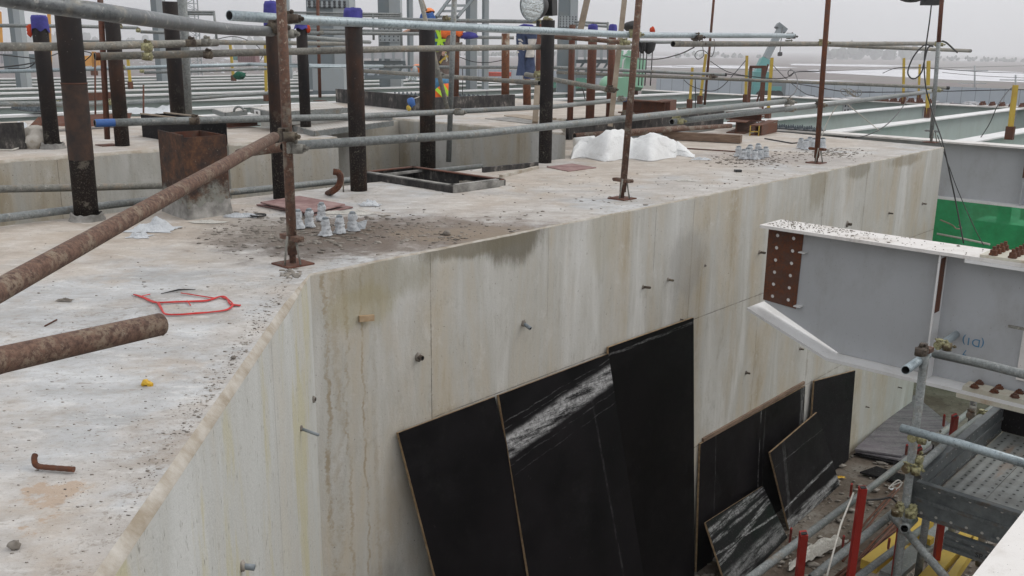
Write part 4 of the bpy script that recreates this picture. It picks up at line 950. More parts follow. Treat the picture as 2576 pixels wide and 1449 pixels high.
# mortar collars
for lab, (x, y, z), rr in [('mortar collar round the foot of the tall dark pipe', (215, 555, 0), .085), ('mortar collar round the thin pipe foot on the rear block', (769, 335, .25), .075), ('mortar lump at the foot of the leftmost dark pipe', (130, 374, .25), .075)]:
    p = PZ(x, y, z) + Vector((0, .025, 0)); b = MB()
    b.grid(lambda a, c: p + Vector((math.cos(a * 6.2832), math.sin(a * 6.2832), 0)) * (rr + .012 * noise.noise(Vector((math.cos(a * 6.28) * 2, math.sin(a * 6.28) * 2, c * 3))) + .02 * (1 - c)) + Z * (c * (.045 + .03 * noise.noise(Vector((math.cos(a * 6.28) * 2, math.sin(a * 6.28) * 2, 5))))), 28, 4)
    tag(b.make('mortar_collar', 'concrete_dark'), lab, 'mortar collar')
def cap(label, P, h, mat='blue_cloth', flare=1.12, red=False, tilt=0., name='cloth_cap'):
    t_, p, q, r = P; c = q + Z * .012; sd = random.random() * 9
    def fn(a, s):
        th = a * 2 * math.pi; v = Vector((math.cos(th), math.sin(th), 0))
        if s < .35: k = s / .35; rad = r * 1.04 * k; z = .01 + .012 * noise.noise(v * 2 + Vector((sd, 0, k * 2))) * (1 - k)
        else: k = (s - .35) / .65; rad = r * (1.05 + (flare - 1.05) * k + (.10 + .16 * k) * noise.noise(v * 1.7 + Vector((sd, k, 0)))) ; rad = max(rad, r * 1.03); z = -h * k * (1 + .35 * noise.noise(v * 1.3 + Vector((sd + 4, 0, 0))))
        return c + v * rad + Z * z
    b = MB(); b.grid(fn, 30, 10); o = tag(b.make(name, mat), label, 'cloth cap', 'cloth caps on the pipes')
    if red:
        b = MB(); cc = c + Vector((red * r * 1.25, -r * .2, -h)); b.ell(cc, r * .45, r * .3, r * .75, 10, 6, 0, .5); b.make('red_cloth_corner', 'red_cloth', o)
    return o
cap('violet blue cloth cap with red corner on the leftmost pipe', PL[0], .10, red=-1)
cap('violet blue cloth cap behind the nearest rusty post', PL[4], .14)
cap('ragged blue cloth cap with a red strip hanging at its right', PL[5], .05, red=1, flare=1.35)
cap('neat violet blue cloth cap on the hatch corner pipe', PL[6], .11, flare=1.12)
cap('upright violet cloth cap on the middle rust brown pipe', PL2[4], .10)
cap('rumpled dark blue cloth cap beside the batten', PL2[5], .12, flare=1.3)
b = MB(); q = PY(1155, 84, PZ(1147, 272, .25)[1]); b.ell(q, .055, .05, .05, 12, 7, 0, .7); o = b.make('cloth_cap', 'orange_cloth'); tag(o, 'orange cloth bundle tied on the thin rusty tube', 'cloth cap', 'cloth caps on the pipes')
b = MB(); b.ell(q + Vector((.12, 0, -.03)), .11, .05, .045, 12, 7, 0, .7); b.make('violet_cloth', 'blue_cloth', o)
# ================================================================== plywood panels leaning on the wall
def panel(label, TL, TR, off_top, BLp, BRp, zb, mat, offb=None, t=.018, name='plywood_sheet'):
    """TL/TR top corners in the photo lying off_top in front of the wall; bottom corners on floor level zb, offb out from the wall"""
    a0, a1 = PA_ + NAB * off_top, PB_ + NAB * off_top
    tl, tr = PV(*TL, a0, a1), PV(*TR, a0, a1)
    if offb is not None:
        d = NAB * offb[0] + EAB * offb[1] - Z; bl = tl + d * (tl[2] - zb); br = tr + d * (tr[2] - zb)
    else: bl, br = PZ(*BLp, zb), PZ(*BRp, zb)
    ex = (br - bl).normalized(); ey = ((tl + tr) / 2 - (bl + br) / 2).normalized(); n = ex.cross(ey).normalized(); ey = n.cross(ex)
    # make it planar and rectangular-ish
    wd = ((tr - tl).length + (br - bl).length) / 2; q = [bl, br, tr, tl]
    q = [p - n * (p - bl).dot(n) for p in q]
    b = MB(); b.slab(q, -n, t, 0, 1)
    rot = Matrix((ex, ey, n)).transposed()
    o = b.make(name, [mat, 'ply_edge'], None, origin=bl, rot=rot)
    return tag(o, label, 'plywood sheet', 'black plywood sheets'), q, n
panel('tall black plywood sheet with tan left edge, nearest the block corner', (1002, 1089), (1245, 998), .03, None, None, -3.18, 'ply1', (.25, .09))
panel('tall black plywood sheet with a broad white smear across its top', (1255, 994), (1530.5, 890), .03, None, None, -3.18, 'ply2', (.27, -.03))
panel('tallest plain black plywood sheet right of the white smeared one', (1531, 874), (1745, 799), .03, None, None, -3.18, 'ply3', (.055, .03))
panel('low wide black sheet standing flat on the wall with vertical white drips', (1762, 1117), (2026, 971), .02, None, None, -3.19, 'ply4', (.04, 0))
panel('plain black plywood sheet standing upright at the far end of the wall', (2049, 959), (2152, 932), .04, None, None, -3.19, 'ply5', (.03, 0))
panel('smaller leaning plywood offcut with white crusted foot and tan top edge', (1930, 1138), (2063, 1038), .14, (1986, 1334), (2113, 1220), -3.19, 'ply6')
panel('lowest leaning plywood offcut streaked with white cement', (1769, 1316), (1925, 1221), .12, (1836, 1500), (1981, 1352), -3.19, 'ply7')
b = MB(); b.bar(PV(1765, 1106, PA_, PB_) + NAB * .012, PV(2020, 962, PA_, PB_) + NAB * .012, .02, .03); tag(b.make('timber_strip', 'wood'), 'thin timber strip on the wall above the low wide sheet', 'timber strip')
# ------------------------------------------------------------------ things sticking out of the walls
def tie(x, y, label, mat='coupler_rust', r=.012, L=.06, wall='ab', dirv=None, group='form tie stubs in the wall', name='form_tie', sleeve=False):
    a, bb, n = (PA_, PB_, NAB) if wall == 'ab' else (PA_, PC_, -NAC if NAC.dot(Vector((1, 0, 0))) < 0 else NAC)
    L *= .8; r *= .72; p = PV(x, y, a, bb); d = ((dirv or Vector()) + n).normalized()
    t = thing(name, label, 'form tie', p, group)
    b = MB(); b.hollow([p - d * .01, p + d * L], r, .004, 10, .02); b.make('stub', [mat, 'dark_in'], t)
    b = MB(); b.ell(p + n * .002, r * 1.5, r * 1.5, r * 1.9, 10, 5, 0, .5); b.make('rust_blister', 'debris', t)
down_ = Vector((0, 0, -.35))
tie(1050, 897, 'rusty ring stub near the left wall seam above the first black sheet', r=.02, L=.05)
tie(1316, 813, 'grey plastic sleeve sticking out of the middle of the wall', 'sleeve', .016, .08, dirv=down_)
tie(1617, 722, 'dark stub left of two, high in the middle of the wall', L=.08, dirv=Vector((0, 0, .1)))
tie(1680, 703, 'dark stub right of two, high in the middle of the wall', L=.06)
tie(1910, 634, 'dark stub just left of the big foreground beam', L=.07, r=.014)
tie(2130, 563, 'thick dark stub just above the big foreground beam', L=.06, r=.02)
tie(2235, 536, 'forked dark stub above the beam, second from the far corner', L=.06)
tie(2320, 512, 'forked dark stub nearest the far corner', L=.06)
tie(1876, 937, 'dark stub below the beam haunch on the wall', L=.05)
tie(1712, 803, 'small dark peg on top of the tallest black sheet', L=.03, r=.006)
tie(2012, 877, 'dark stub under the sloping beam flange', L=.05)
tie(2178, 1023, 'small stub low on the wall right of the far black sheet', L=.05, r=.009)
tie(2259, 974, 'small stub low on the wall near the far corner', L=.06, r=.009)
tie(1773, 668, 'tiny dark dot stub above the tallest black sheet', L=.015, r=.008)
tie(787, 1004, 'flat dark stub in the inner corner of the walls, upper', L=.02, r=.012, wall='ac')
tie(756, 1078, 'long rod stub with rusty tip on the left wall face', 'sleeve', .010, .11, wall='ac', dirv=Vector((.0, -.2, -.3)))
tie(607, 1424, 'short thick pipe stub at the bottom of the left wall face', 'sleeve', .015, .055, wall='ac', dirv=Vector((0, 0, -.15)))
p = PV(915, 798, PA_, PB_); b = MB(); b.bar(p - EAB * .035 + NAB * .006, p + EAB * .04 + NAB * .03 - Z * .004, .018, .03); tag(b.make('wooden_wedge', 'wood_fresh'), 'pale wooden wedge stuck in the wall beside the brown drips', 'wedge')
# ================================================================== hatch, boxes on the blocks
h = [PZ(920, 432, .06), PZ(1015, 412, .06), PZ(1269, 453, .06), PZ(1142, 468, .06)]
h = [W(4.73, -6.1, .045), W(5.28, -6.1, .045), W(5.28, -5.03, .045), W(4.73, -5.03, .045)]
t = thing('hatch_frame', 'open dark hatch with rusty angle frame standing proud of the block top', 'hatch', W(5, -5.5, 0))
lo = -.75
for k, (i, j) in enumerate(((0, 1), (1, 2), (2, 3), (3, 0))):
    a, c = h[i].copy(), h[j].copy(); cen = W(5.0, -5.56, 0); d = (c - a).normalized(); nrm = Vector((d[1], -d[0], 0))
    if nrm.dot(a - cen) < 0: nrm = -nrm
    a2 = Vector((a[0], a[1], lo)); c2 = Vector((c[0], c[1], lo)); e_ = d * .012 if k % 2 else d * 0
    b = MB(); b.slab([a2 - e_, c2 + e_, c + e_, a - e_], nrm, .012); b.make('side_plate', 'concrete_dark' if k in (2,) else 'form', t)
    b = MB(); b.slab([a - e_ + Z * .001, c + e_ + Z * .001, c + e_ - nrm * .045 + Z * .001, a - e_ - nrm * .045 + Z * .001], Z, .008); b.make('rim_angle', 'concrete_dark' if k in (2, 3) else 'rust_red', t)
b = MB(); b.bar(W(4.75, -5.98, .025), W(5.27, -5.98, .025), .02, .02); b.make('cross_bar', 'concrete_dark', t)
b = MB(); b.slab([W(4.74, -6.08, -.6), W(5.27, -6.08, -.6), W(5.27, -5.04, -.6), W(4.74, -5.04, -.6)], Z, .01); b.make('inner_shade_sheet', 'black', t)  # black sheet stands for the shade down inside the hatch
# rusty square box stub on the near block
q = [PZ(413, 531), PZ(474, 553), PZ(581, 538)]; q.append(q[0] + q[2] - q[1])
tp = [PY(404, 335, q[0][1]), PY(462, 345, q[1][1]), PY(569, 341, q[2][1])]
hgt = [v[2] for v in tp]; Hh = sum(hgt) / 3 + .0
t = thing('steel_box_stub', 'rusty square steel box stub with cement crusted foot beside the tall pipe', 'steel box', q[1])
cen = (q[0] + q[2]) / 2
for k, (i, j, mat) in enumerate(((0, 1, 'rust_paste'), (1, 2, 'rust_paste'), (2, 3, 'rust'), (3, 0, 'rust_red'))):
    a, c = q[i], q[j]; d = (c - a).normalized(); nrm = Vector((d[1], -d[0], 0)); nrm = nrm if nrm.dot(a - cen) > 0 else -nrm
    sh = 0 if k % 2 == 0 else .003
    b = MB(); b.slab([a + d * sh, c - d * sh, c - d * sh + Z * (Hh + (.015 if k == 0 else 0)), a + d * sh + Z * (Hh + (.02 if k == 0 else 0))], -nrm, .009); b.make('side_plate', mat, t)
b = MB()
def skirt(a, s):
    k = a * 4; i = int(k) % 4; f = k - int(k); p = q[i].lerp(q[(i + 1) % 4], f); n_ = (p - cen); n_[2] = 0; n_.normalize()
    hh = .10 + .09 * noise.noise(p * 7) + .05 * noise.noise(p * 23)
    return p + n_ * (.004 + .014 * (1 - s) ** 2) + Z * (s * max(.03, hh))
b.grid(skirt, 60, 5); b.make('cement_skirt', 'concrete_dark', t)
# black formwork box in the notch of the left block
t = thing('formwork_box', 'black plywood formwork box set in the notch of the left rear block', 'formwork box', W(4.0, -7.6, .1))
x0, x1, y0, y1, z0, z1 = 3.84, 4.055, -8.06, -7.03, .04, .44
for nm, a in (('side_panel', (x0, x0 + .015, y0, y1, z0, z1)), ('side_panel', (x1, x1 + .015, y0, y1, z0, z1)), ('front_panel', (x0 + .016, x1 - .001, y1 - .015, y1, z0, z1)), ('back_panel', (x0 + .016, x1 - .001, y0, y0 + .015, z0, z1))):
    b = MB(); b.abox(*a); b.make(nm, 'ply5', t)
for a in ((x0 - .004, x0 + .02, y0 - .004, y1 + .004, z1 + .001, z1 + .012), (x1 - .004, x1 + .02, y0 - .004, y1 + .004, z1 + .001, z1 + .012)):
    b = MB(); b.abox(*a); b.make('top_edge', 'wood_pale', t)
# long black formwork boards
def board(label, pts, hgt, zb, mat='form', th=.05, name='formwork_board'):
    b = MB()
    for a, c in zip(pts[:-1], pts[1:]): b.bar(a + Z * (hgt / 2), c + Z * (hgt / 2), th, hgt)
    return tag(b.make(name, mat), label, 'formwork board')
board('black cement spattered formwork board behind the walk boards and crouching worker', [PZ(849, 257, .25), PZ(1060, 280, .25)], .19, .25)
board('dark formwork board running right from the crouching worker', [PZ(1064, 281, .25), PZ(1292, 269, .25)], .17, .25)
board('black speckled formwork board behind the lying pipes', [W(8.55, -7.11), W(10.2, -7.1), W(12.0, -7.1)], .24, .001)
board('black formwork side at the far left rear block edge', [PZ(-20, 378, .25), PZ(66, 374, .25)], .2, .25)
board('blackened timber lying along the slab edge right of the hatch', [PZ(1215, 434, 0), PZ(1352, 420, 0)], .045, 0, 'form', .03)
# rusted formwork wreck at left
t = thing('bent_steel_plate', 'bent rusty steel formwork plate behind the left dark pipes', 'steel plate', PZ(110, 345, .25))
b = MB(); P = [PD(58, 333, 8.2), PD(96, 294, 8.6), PD(330, 284, 9.3)]
P2 = [PD(66, 352, 8.1), PD(104, 318, 8.4), PD(320, 318, 9.1)]
b.slab([P[0], P[1], P2[1], P2[0]], Vector((0, 1, 0)), .02); b.make('sloping_part', 'rust', t)
b = MB(); b.slab([P[1] + Vector((.01, 0, 0)), P[2], P2[2], P2[1] + Vector((.01, 0, 0))], Vector((0, 1, 0)), .02); b.make('straight_part', 'rust_red', t)
for lab, x0, x1, y0, y1, dd_, mat in [('rusty upright plate behind the mortar lump at left', 66, 76, 325, 385, 7.5, 'rust_red'), ('second rusty upright plate behind the leftmost pipe', 105, 116, 330, 380, 7.7, 'rust_red'), ]:
    b = MB(); b.bar(PD((x0 + x1) / 2, y1, dd_), PD((x0 + x1) / 2, y0, dd_), .03, .03); tag(b.make('steel_plate', mat), lab, 'steel plate')
b = MB(); b.ell(PZ(90, 372, .25) + Z * .03, .14, .1, .13, 14, 9, 0, .5); tag(b.make('mortar_lump', 'lip'), 'rough mortar lump between rusty uprights on the left rear block', 'mortar lump')
b = MB(); b.bar(PD(215, 244, 11), PD(288, 241, 11.3), .05, .09); tag(b.make('steel_beam', 'rust_red'), 'short rusty beam behind the thin rusty post at left', 'steel beam')
b = MB(); b.sweep([PZ(0, 380, .25) + Z * .01] + [PZ(x, y, .25) + Z * .01 for x, y in ((30, 381), (58, 372), (66, 356), (60, 342), (40, 332))], .006, 8); tag(b.make('hose', 'rope'), 'pale hose looping on the left rear block', 'hose')
b = MB(); b.grid(lambda a, c: PZ(-10 + 80 * a, 340 - 14 * c, .28) + Z * (.05 + .05 * noise.noise(Vector((a * 6, c * 5, 0)))), 14, 6); tag(b.make('plastic_sheet', 'film'), 'crumpled white plastic at the left edge on the rear block', 'plastic sheet')
b = MB(); b.grid(lambda a, c: PZ(322 + 120 * a, 291 - 16 * c, .26) + Z * (.02 + .14 * max(0, a - .6) * c + .02 * noise.noise(Vector((a * 9, c * 6, 3)))), 18, 8); tag(b.make('plastic_sheet', 'film'), 'white plastic sheet lying left of the fourth dark pipe', 'plastic sheet')
# rusty trays / offcuts
def ibar(label, p, q, hgt, wd, mat='rust', extra=None, cat='steel beam', name='beam_offcut', close=False):
    b = MB(); isec(b, p + Z * hgt, q + Z * hgt, hgt, wd, .014, .011); return tag(b.make(name, mat), label, cat)
p = PZ(1566, 283, .25); ibar('short rusty beam offcut lying behind the second edge post', p + Z * .001, PZ(1672, 290, .25) + Z * .001, .17, .2)
b = MB(); b.bar(PZ(1668, 288, .25) + Z * .09, PZ(1684, 284, .25) + Z * .09, .17, .165); tag(b.make('beam_offcut', 'rust_red'), 'second short rusty beam offcut end right of the second edge post', 'steel beam')
ibar('upper rusty beam offcut stacked on others near the yellow posts', PZ(1835, 300, .14), PZ(1915, 306, .14), .10, .18, 'rust_red')
ibar('dark rusty beam offcut lying under the lower right rail', PZ(1850, 336, 0), PZ(1900, 318, 0), .155, .24)
ibar('rusty beam offcut with yellow painted end under the lower right rail', PZ(1898, 341, 0), PZ(1944, 326, 0), .13, .13)
b = MB(); b.bar(PZ(1914, 341.5, 0) + Z * .068, PZ(1953, 333, 0) + Z * .068, .012, .13); tag(b.make('steel_plate', 'rust'), 'rusty flat plate leaning on the yellow ended offcut', 'steel plate')
b = MB(); c = PZ(1896.5, 342, 0)
for dx, a0, a1 in ((-.055, 0, .13), (.055, 0, .13)): b.bar(c + Vector((dx, -.012, a0)), c + Vector((dx, -.012, a1)), .012, .012)
b.bar(c + Vector((-.06, -.012, .055)), c + Vector((.06, -.012, .055)), .012, .012); tag(b.make('painted_bracket', 'yellow'), 'yellow H shaped end frame on the rusty beam offcut', 'bracket')
b = MB(); isec(b, PZ(568, 323, .25) + Z * .07, PZ(648, 318, .25) + Z * .07, .06, .1, .006, .006); tag(b.make('steel_channel', 'rust_red'), 'rusty channel offcut on the rear block left of the nearest post', 'steel channel')
b = MB(); b.bar(PZ(505, 332, .25) + Z * .06, PZ(563, 328, .25) + Z * .06, .1, .11); tag(b.make('formwork_board', 'form'), 'short spattered board beside the rusty channel offcut', 'formwork board')
# portal frame
t = thing('steel_portal_frame', 'rusty rectangular portal frame standing between yellow posts', 'steel frame', PZ(1900, 268, -.05))
yy = PZ(1900, 270, -.05)[1]; A = lambda x, y: PY(x, y, yy)
for nm, a, c, wd in (('post', (1882, 270), (1889, 168), .055), ('post', (1915, 274), (1922, 165), .075), ('head', (1886, 168.5), (1926, 168.5), .055), ('diagonal_brace', (1905, 262), (1935, 162), .03)):
    off = Vector((0, .08, 0)) if nm == 'diagonal_brace' else Vector()
    b = MB(); b.bar(A(*a) + off, A(*c) + off, wd, wd, Vector((0, 1, 0))); b.make(nm, 'rust_red', t)
# lying pipes, timber on the block
def lie(label, a, c, r, mat, name='steel_pipe', cat='steel pipe', z=0.):
    p, q = PZ(*a, z) + Z * r, PZ(*c, z) + Z * r; b = MB(); b.hollow([p, q], r, .005, 14); return tag(b.make(name, [mat, 'dark_in']), label, cat)
lie('rusty pipe with dark open end lying above the white tarpaulin', (1445, 349), (1722, 327), .030, 'tube_rust', z=.10)
lie('second rusty pipe lying just behind the first, ending at the beam offcuts', (1458, 348), (1838, 322), .028, 'tube_rust', z=.10)
lie('grey pipe tucked under the rusty pipes behind the tarpaulin', (1560, 358), (1795, 328), .025, 'galv', z=.03)
b = MB(); a, c = PZ(1560, 345, 0) + Z * .05, PZ(1864, 361, 0) + Z * .052; b.bar(a, c, .10, .09); tag(b.make('square_timber', 'wood'), 'thick brown square timber lying behind the white tarpaulin', 'square timber')
b = MB(); b.bar(PZ(1660, 371, 0) + Z * .008, PZ(1850, 383, 0) + Z * .008, .012, .012); tag(b.make('steel_rod', 'rust_red'), 'thin dark rod lying on the block in front of the square timber', 'steel rod')
# frame rods on top near the far end
for lab, a, c, r in [('black bent bar lying flat near the far wrapped bolts', (1924, 350), (1992, 362), .008), ('black bar lying flat, joining the bent bar', (1992, 362), (2040, 358), .008)]:
    b = MB(); b.bar(PZ(*a) + Z * .008, PZ(*c) + Z * .008, .015, .012); tag(b.make('steel_bar', 'black'), lab, 'steel bar')
# hooked rebar
def poly_rod(label, pts, r, mat, name, cat, n=10, twist=True):
    b = MB(); rr = [r * (1.12 if (i % 2 and twist) else 1) for i in range(len(pts))]; b.sweep(pts, r, n, rr=rr, smooth=not twist); return tag(b.make(name, mat), label, cat)
H = [(824, 486, 6.66), (838, 480, 6.65), (850, 470, 6.62), (856, 456, 6.6), (856, 443, 6.58), (850, 434, 6.56), (838, 432, 6.55)]
pp = [PZ(824, 488)] + [PD(*q) for q in H[1:]]
pp2 = [Vector(x) for x in smooth_pts([tuple(v) for v in pp], 8)]
poly_rod('thick rusty hooked rebar sticking up from the block by the red plates', pp2, .022, 'rust', 'rebar_hook', 'rebar')
b = MB(); b.sweep([PZ(864, 483), PZ(864, 483) + Z * .15], .006, 8); tag(b.make('thin_rod', 'galv_dirty'), 'thin rod standing right of the hooked rebar', 'steel rod')
pp = [PZ(92, 1172) + Z * .030, PZ(89, 1176) + Z * .026, PZ(90, 1181) + Z * .016, PZ(96, 1183) + Z * .012, PZ(110, 1185) + Z * .011, PZ(187, 1191) + Z * .011]
pp2 = [Vector(x) for x in smooth_pts([tuple(v) for v in pp], 9)]
poly_rod('short bent rusty rebar piece lying alone in the lower left', pp2, .0068, 'rust', 'bent_rebar', 'rebar')
# red plates
for lab, pts, z, mat in [('lower pinkish steel plate of the pair beside the nearest post', [(645, 514), (790, 540), (888, 520), (740, 497)], .012, 'plate_red'), ('upper pinkish steel plate of the pair beside the nearest post', [(655, 508), (775, 535), (868, 513), (752, 492)], .034, 'plate_red'),
                          ('reddish flat plate lying right of the hatch', [(1375, 419), (1430, 430), (1500, 421), (1440, 411)], .008, 'plate_red'), ('greyish plywood sheet lying on the middle block by the floodlight pipe', [(1268, 290), (1345, 302), (1400, 297), (1300, 287)], .26, 'wood_pale'), ('dark thin sheet on the middle block left of the floodlight pipe', [(1220, 298), (1330, 311), (1420, 305), (1300, 292)], .255, 'concrete_dark')]:
    b = MB(); b.slab([PZ(x, y, z) for x, y in pts], -Z, .008 if z < .2 else .02); tag(b.make('steel_plate' if mat == 'plate_red' else 'flat_sheet', mat), lab, 'flat plate')
# raised slot edges on the block top
for lab, a, c, wd in [('cement rim strip running right of the hatch', (1260, 447), (1352, 424), .03)]:
    b = MB(); b.bar(PZ(*a) + Z * .012, PZ(*c) + Z * .012, wd, .024); tag(b.make('mortar_strip', 'lip'), lab, 'mortar strip')
# ================================================================== white tarpaulin
x0, x1 = 1436, 1748
base = PZ(1560, 400); 
prof = [(1436, .0), (1441, .12), (1455, .215), (1480, .235), (1505, .27), (1535, .34), (1560, .375), (1575, .33), (1590, .26), (1605, .275), (1630, .315), (1655, .285), (1690, .20), (1720, .10), (1745, .015), (1748, .0)]
def pf(x):
    for (a, ha), (c, hc) in zip(prof[:-1], prof[1:]):
        if a <= x <= c: t_ = (x - a) / (c - a); return ha + (hc - ha) * t_
    return 0
def tarp(a, c):
    x = x0 + (x1 - x0) * a; yb = 404 - 8 * abs(a - .45) - 4 * math.sin(a * 17) - (6 if a > .85 else 0)
    f0 = PZ(x, yb, 0); dv = (f0 - Vector((0, 0, 0))); dv[2] = 0; dv.normalize()
    H = pf(x) * .88; dpt = .55 * (1 - abs(a - .5) * .9)
    ang = c
    prof_ = math.sin(min(1, ang * 1.45) * math.pi / 2) if ang < .69 else math.cos((ang - .69) / .31 * math.pi / 2)
    q = Vector((a * 5, c * 3, 0)); fold = .05 * noise.noise(q) - .075 * abs(noise.noise(q * 1.3 + Vector((3, 1, 0)))) - .025 * abs(noise.noise(q * 2.9 + Vector((1, 7, 0)))) - .006 * abs(noise.noise(q * 7))
    ridge = .020 * math.sin(a * 13 + c * 7)
    k = math.sin(c * math.pi) ** .6 if 0 < c < 1 else 0
    return f0 + dv * (c * dpt) + Z * max(.004, H * prof_ * .90 + (fold + ridge) * k * min(1, H * 5)) + dv * fold * 1.2 * k
b = MB(); b.grid(tarp, 110, 46); o = b.make('tarpaulin', 'tarp'); tag(o, 'crumpled white tarpaulin heaped on the block beside the second post', 'tarpaulin')
sm = o.modifiers.new('solid', 'SOLIDIFY'); sm.thickness = .004
b = MB(); a = PZ(1444, 376); b.sweep([a + Z * .07, a + Z * .07 + Vector((.22, .05, .02))], .055, 16, cap=True); b.make('rolled_end', 'tarp', o)
def crumple(label, x, y, rx, ry, h, mat, z=0., name='plastic_scrap', cat='plastic scrap', seed=0):
    c = PZ(x, y, z); s = seed or random.random() * 40
    def fn(a, b_):
        q = Vector((a * 3.5 + s, b_ * 3.5, 0)); u_, v_ = (a - .5) * 2, (b_ - .5) * 2; r = math.sqrt(u_ * u_ + v_ * v_)
        k = max(0, 1 - r * r * .9); j = 1 + .5 * noise.noise(q * .8)
        return c + Vector((u_ * rx * j, v_ * ry * j, max(.003, h * k * (.5 + .9 * abs(noise.noise(q)) + .25 * noise.noise(q * 3)))))
    b = MB(); b.grid(fn, 22, 16, smooth=False); return tag(b.make(name, mat), label, cat)
crumple('crumpled white plastic rag in front of the rusty box stub', 388, 578, .13, .09, .07, 'film')
crumple('smaller white rag just below the crumpled white one', 352, 596, .06, .05, .035, 'film')
crumple('flattened dirty paper at the foot of the rusty box stub', 522, 560, .10, .035, .02, 'paper')
crumple('white film scrap lying right of the box stub', 610, 546, .12, .035, .03, 'film')
crumple('white crumpled scrap right of the red plates', 930, 517, .07, .05, .05, 'film')
crumple('long pale film strip beside the wrapped bolts', 868, 538, .17, .04, .03, 'paper')
crumple('flat white patch of paper on the block below the tarpaulin', 1724, 455, .075, .03, .012, 'paper')
crumple('white film trailing off the right tarpaulin end', 1765, 402, .10, .04, .03, 'film')
crumple('grey crumpled flake lying left on the block top', 162, 757, .032, .02, .015, 'debris', name='concrete_flake', cat='flake')
p = PZ(650, 546) + Z * .012; b = MB(); b.sweep([p + Vector((math.cos(a), math.sin(a), 0)) * .045 for a in [k * math.pi / 10 for k in range(20)]], .006, 8); tag(b.make('rubber_ring', 'black'), 'small black ring lying near the rusty box stub', 'ring')
# ------------------------------------------------------------------ bolts wrapped in film
def wrapped(label, x, y, h, r, z=0., flap=False):
    r *= .84; h *= .92 + .16 * random.random(); c = PZ(x, y, z); s = random.random() * 50; t = thing('wrapped_anchor_bolt', label, 'anchor bolt', c, 'anchor bolts wrapped in white film')
    def fn(a, k):
        th = a * 2 * math.pi; v = Vector((math.cos(th), math.sin(th), 0)); q = v * 1.6 + Vector((s, 0, k * 3))
        pr = [1.55, 1.35, 1.1, 1.1, .9, 1.12, 1.08, .95][min(7, int(k * 7.99))]
        return c + v * r * pr * (1 + .45 * noise.noise(q) * (1.1 - k * .5) + .30 * noise.noise(q * 3.3)) + Z * (k * h * .86 + .006)
    b = MB(); b.grid(fn, 22, 14); 
    if flap: b.slab([c + Vector((r, 0, .01)), c + Vector((r * 3.4, -.02, .02)), c + Vector((r * 3.9, 0, h * .6)), c + Vector((r * 1.0, 0, h * .45))], Vector((0, 1, 0)), .003)
    b.make('film_wrap', 'film', t)
    b = MB(); b.sweep([c + Z * h * .55, c + Z * h * .985], r * .86, 6, smooth=False); b.ell(c + Z * h * .97, r * .8, r * .8, r * .35, 12, 5, 0, .2); b.make('bolt_head', 'sleeve', t)
    b = MB(); b.sweep([c + Z * .002, c + Z * h * .6], r * .5, 8); b.make('threaded_rod', 'bolt_dark', t)
near = [('half hidden wrapped bolt right behind the nearest post', 751, 577), ('wrapped bolt standing second in the near cluster', 779, 572), ('wrapped bolt at the back of the near cluster', 810, 556), ('front wrapped bolt with dark top in the near cluster', 820, 594), ('whitest wrapped bolt in the near cluster', 855, 588), ('rightmost wrapped bolt of the near cluster with a big film flap', 888, 582)]
for i, (l, x, y) in enumerate(near): wrapped(l, x, y, .115, .026, flap=(i == 5))
far = [(1857, 394), (1870, 401), (1886, 388), (1898, 402), (1912, 400), (1925, 396), (1880, 399), (1906, 387)]
for i, (x, y) in enumerate(far): wrapped('small white wrapped bolt in the tight middle cluster right of the tarpaulin', x, y, .10, .032)
far2 = [(2014, 373), (2026, 377), (2036, 370), (2047, 376), (2068, 375)]
for i, (x, y) in enumerate(far2): wrapped('small white wrapped bolt in the farthest cluster beside the third post', x, y, .115, .035)
# ------------------------------------------------------------------ red raffia, scrap, debris
S1 = [(338, 745), (360, 752), (382, 762), (398, 765), (440, 764), (480, 762), (520, 760), (555, 750), (570, 752), (580, 768), (606, 772)]
S2 = [(398, 765), (405, 780), (415, 794), (450, 795), (490, 793), (530, 789), (572, 783), (585, 770), (575, 757), (560, 752)]
b = MB()
for k, pts in enumerate((S1, S2, [(358, 748), (378, 744)], [(480, 772), (470, 760)], [(455, 741), (540, 754)])):
    for off in (0, .004, -.003):
        P = [PZ(x, y) + Vector((noise.noise(Vector((x * .05, off * 90, k))) * .006, off, .006 + .004 * abs(noise.noise(Vector((x * .1, y * .1, off * 99)))))) for x, y in pts]
        P = [Vector(v) for v in smooth_pts([tuple(v) for v in P], 4)]
        b.sweep(P, .0012 if k > 1 else .0030, 6)
tag(b.make('raffia_loop', 'red_string'), 'red plastic raffia loop lying on the block top', 'string')
c = PZ(372, 970) + Z * .006; b = MB(); b.ell(c, .017, .012, .012, 10, 6, 0, 1.2); tag(b.make('wrapper', 'yellow_scrap'), 'tiny crumpled yellow wrapper on the block top', 'wrapper')
b = MB(); b.sweep([PZ(405, 741) + Z * .004, PZ(450, 734) + Z * .009, PZ(492, 730) + Z * .004], .004, 6, rr=[.0015, .0045, .0015]); tag(b.make('splinter', 'black'), 'black splinter lying above the red raffia', 'splinter')
b = MB(); b.sweep([PZ(113, 1325 * 0 + 822) + Z * .003, PZ(143, 806) + Z * .003], .003, 6); tag(b.make('nail', 'rust'), 'thin rusty nail near the short rusty tube', 'nail')
b = MB(); b.bar(PZ(1848, 438 * 0 + 432.5) + Z * .01, PZ(1864, 432.5) + Z * .01, .05, .02); tag(b.make('wood_chip', 'black'), 'small dark chip lying before the middle bolt cluster', 'chip')
rnd = random.Random(11); b = MB()
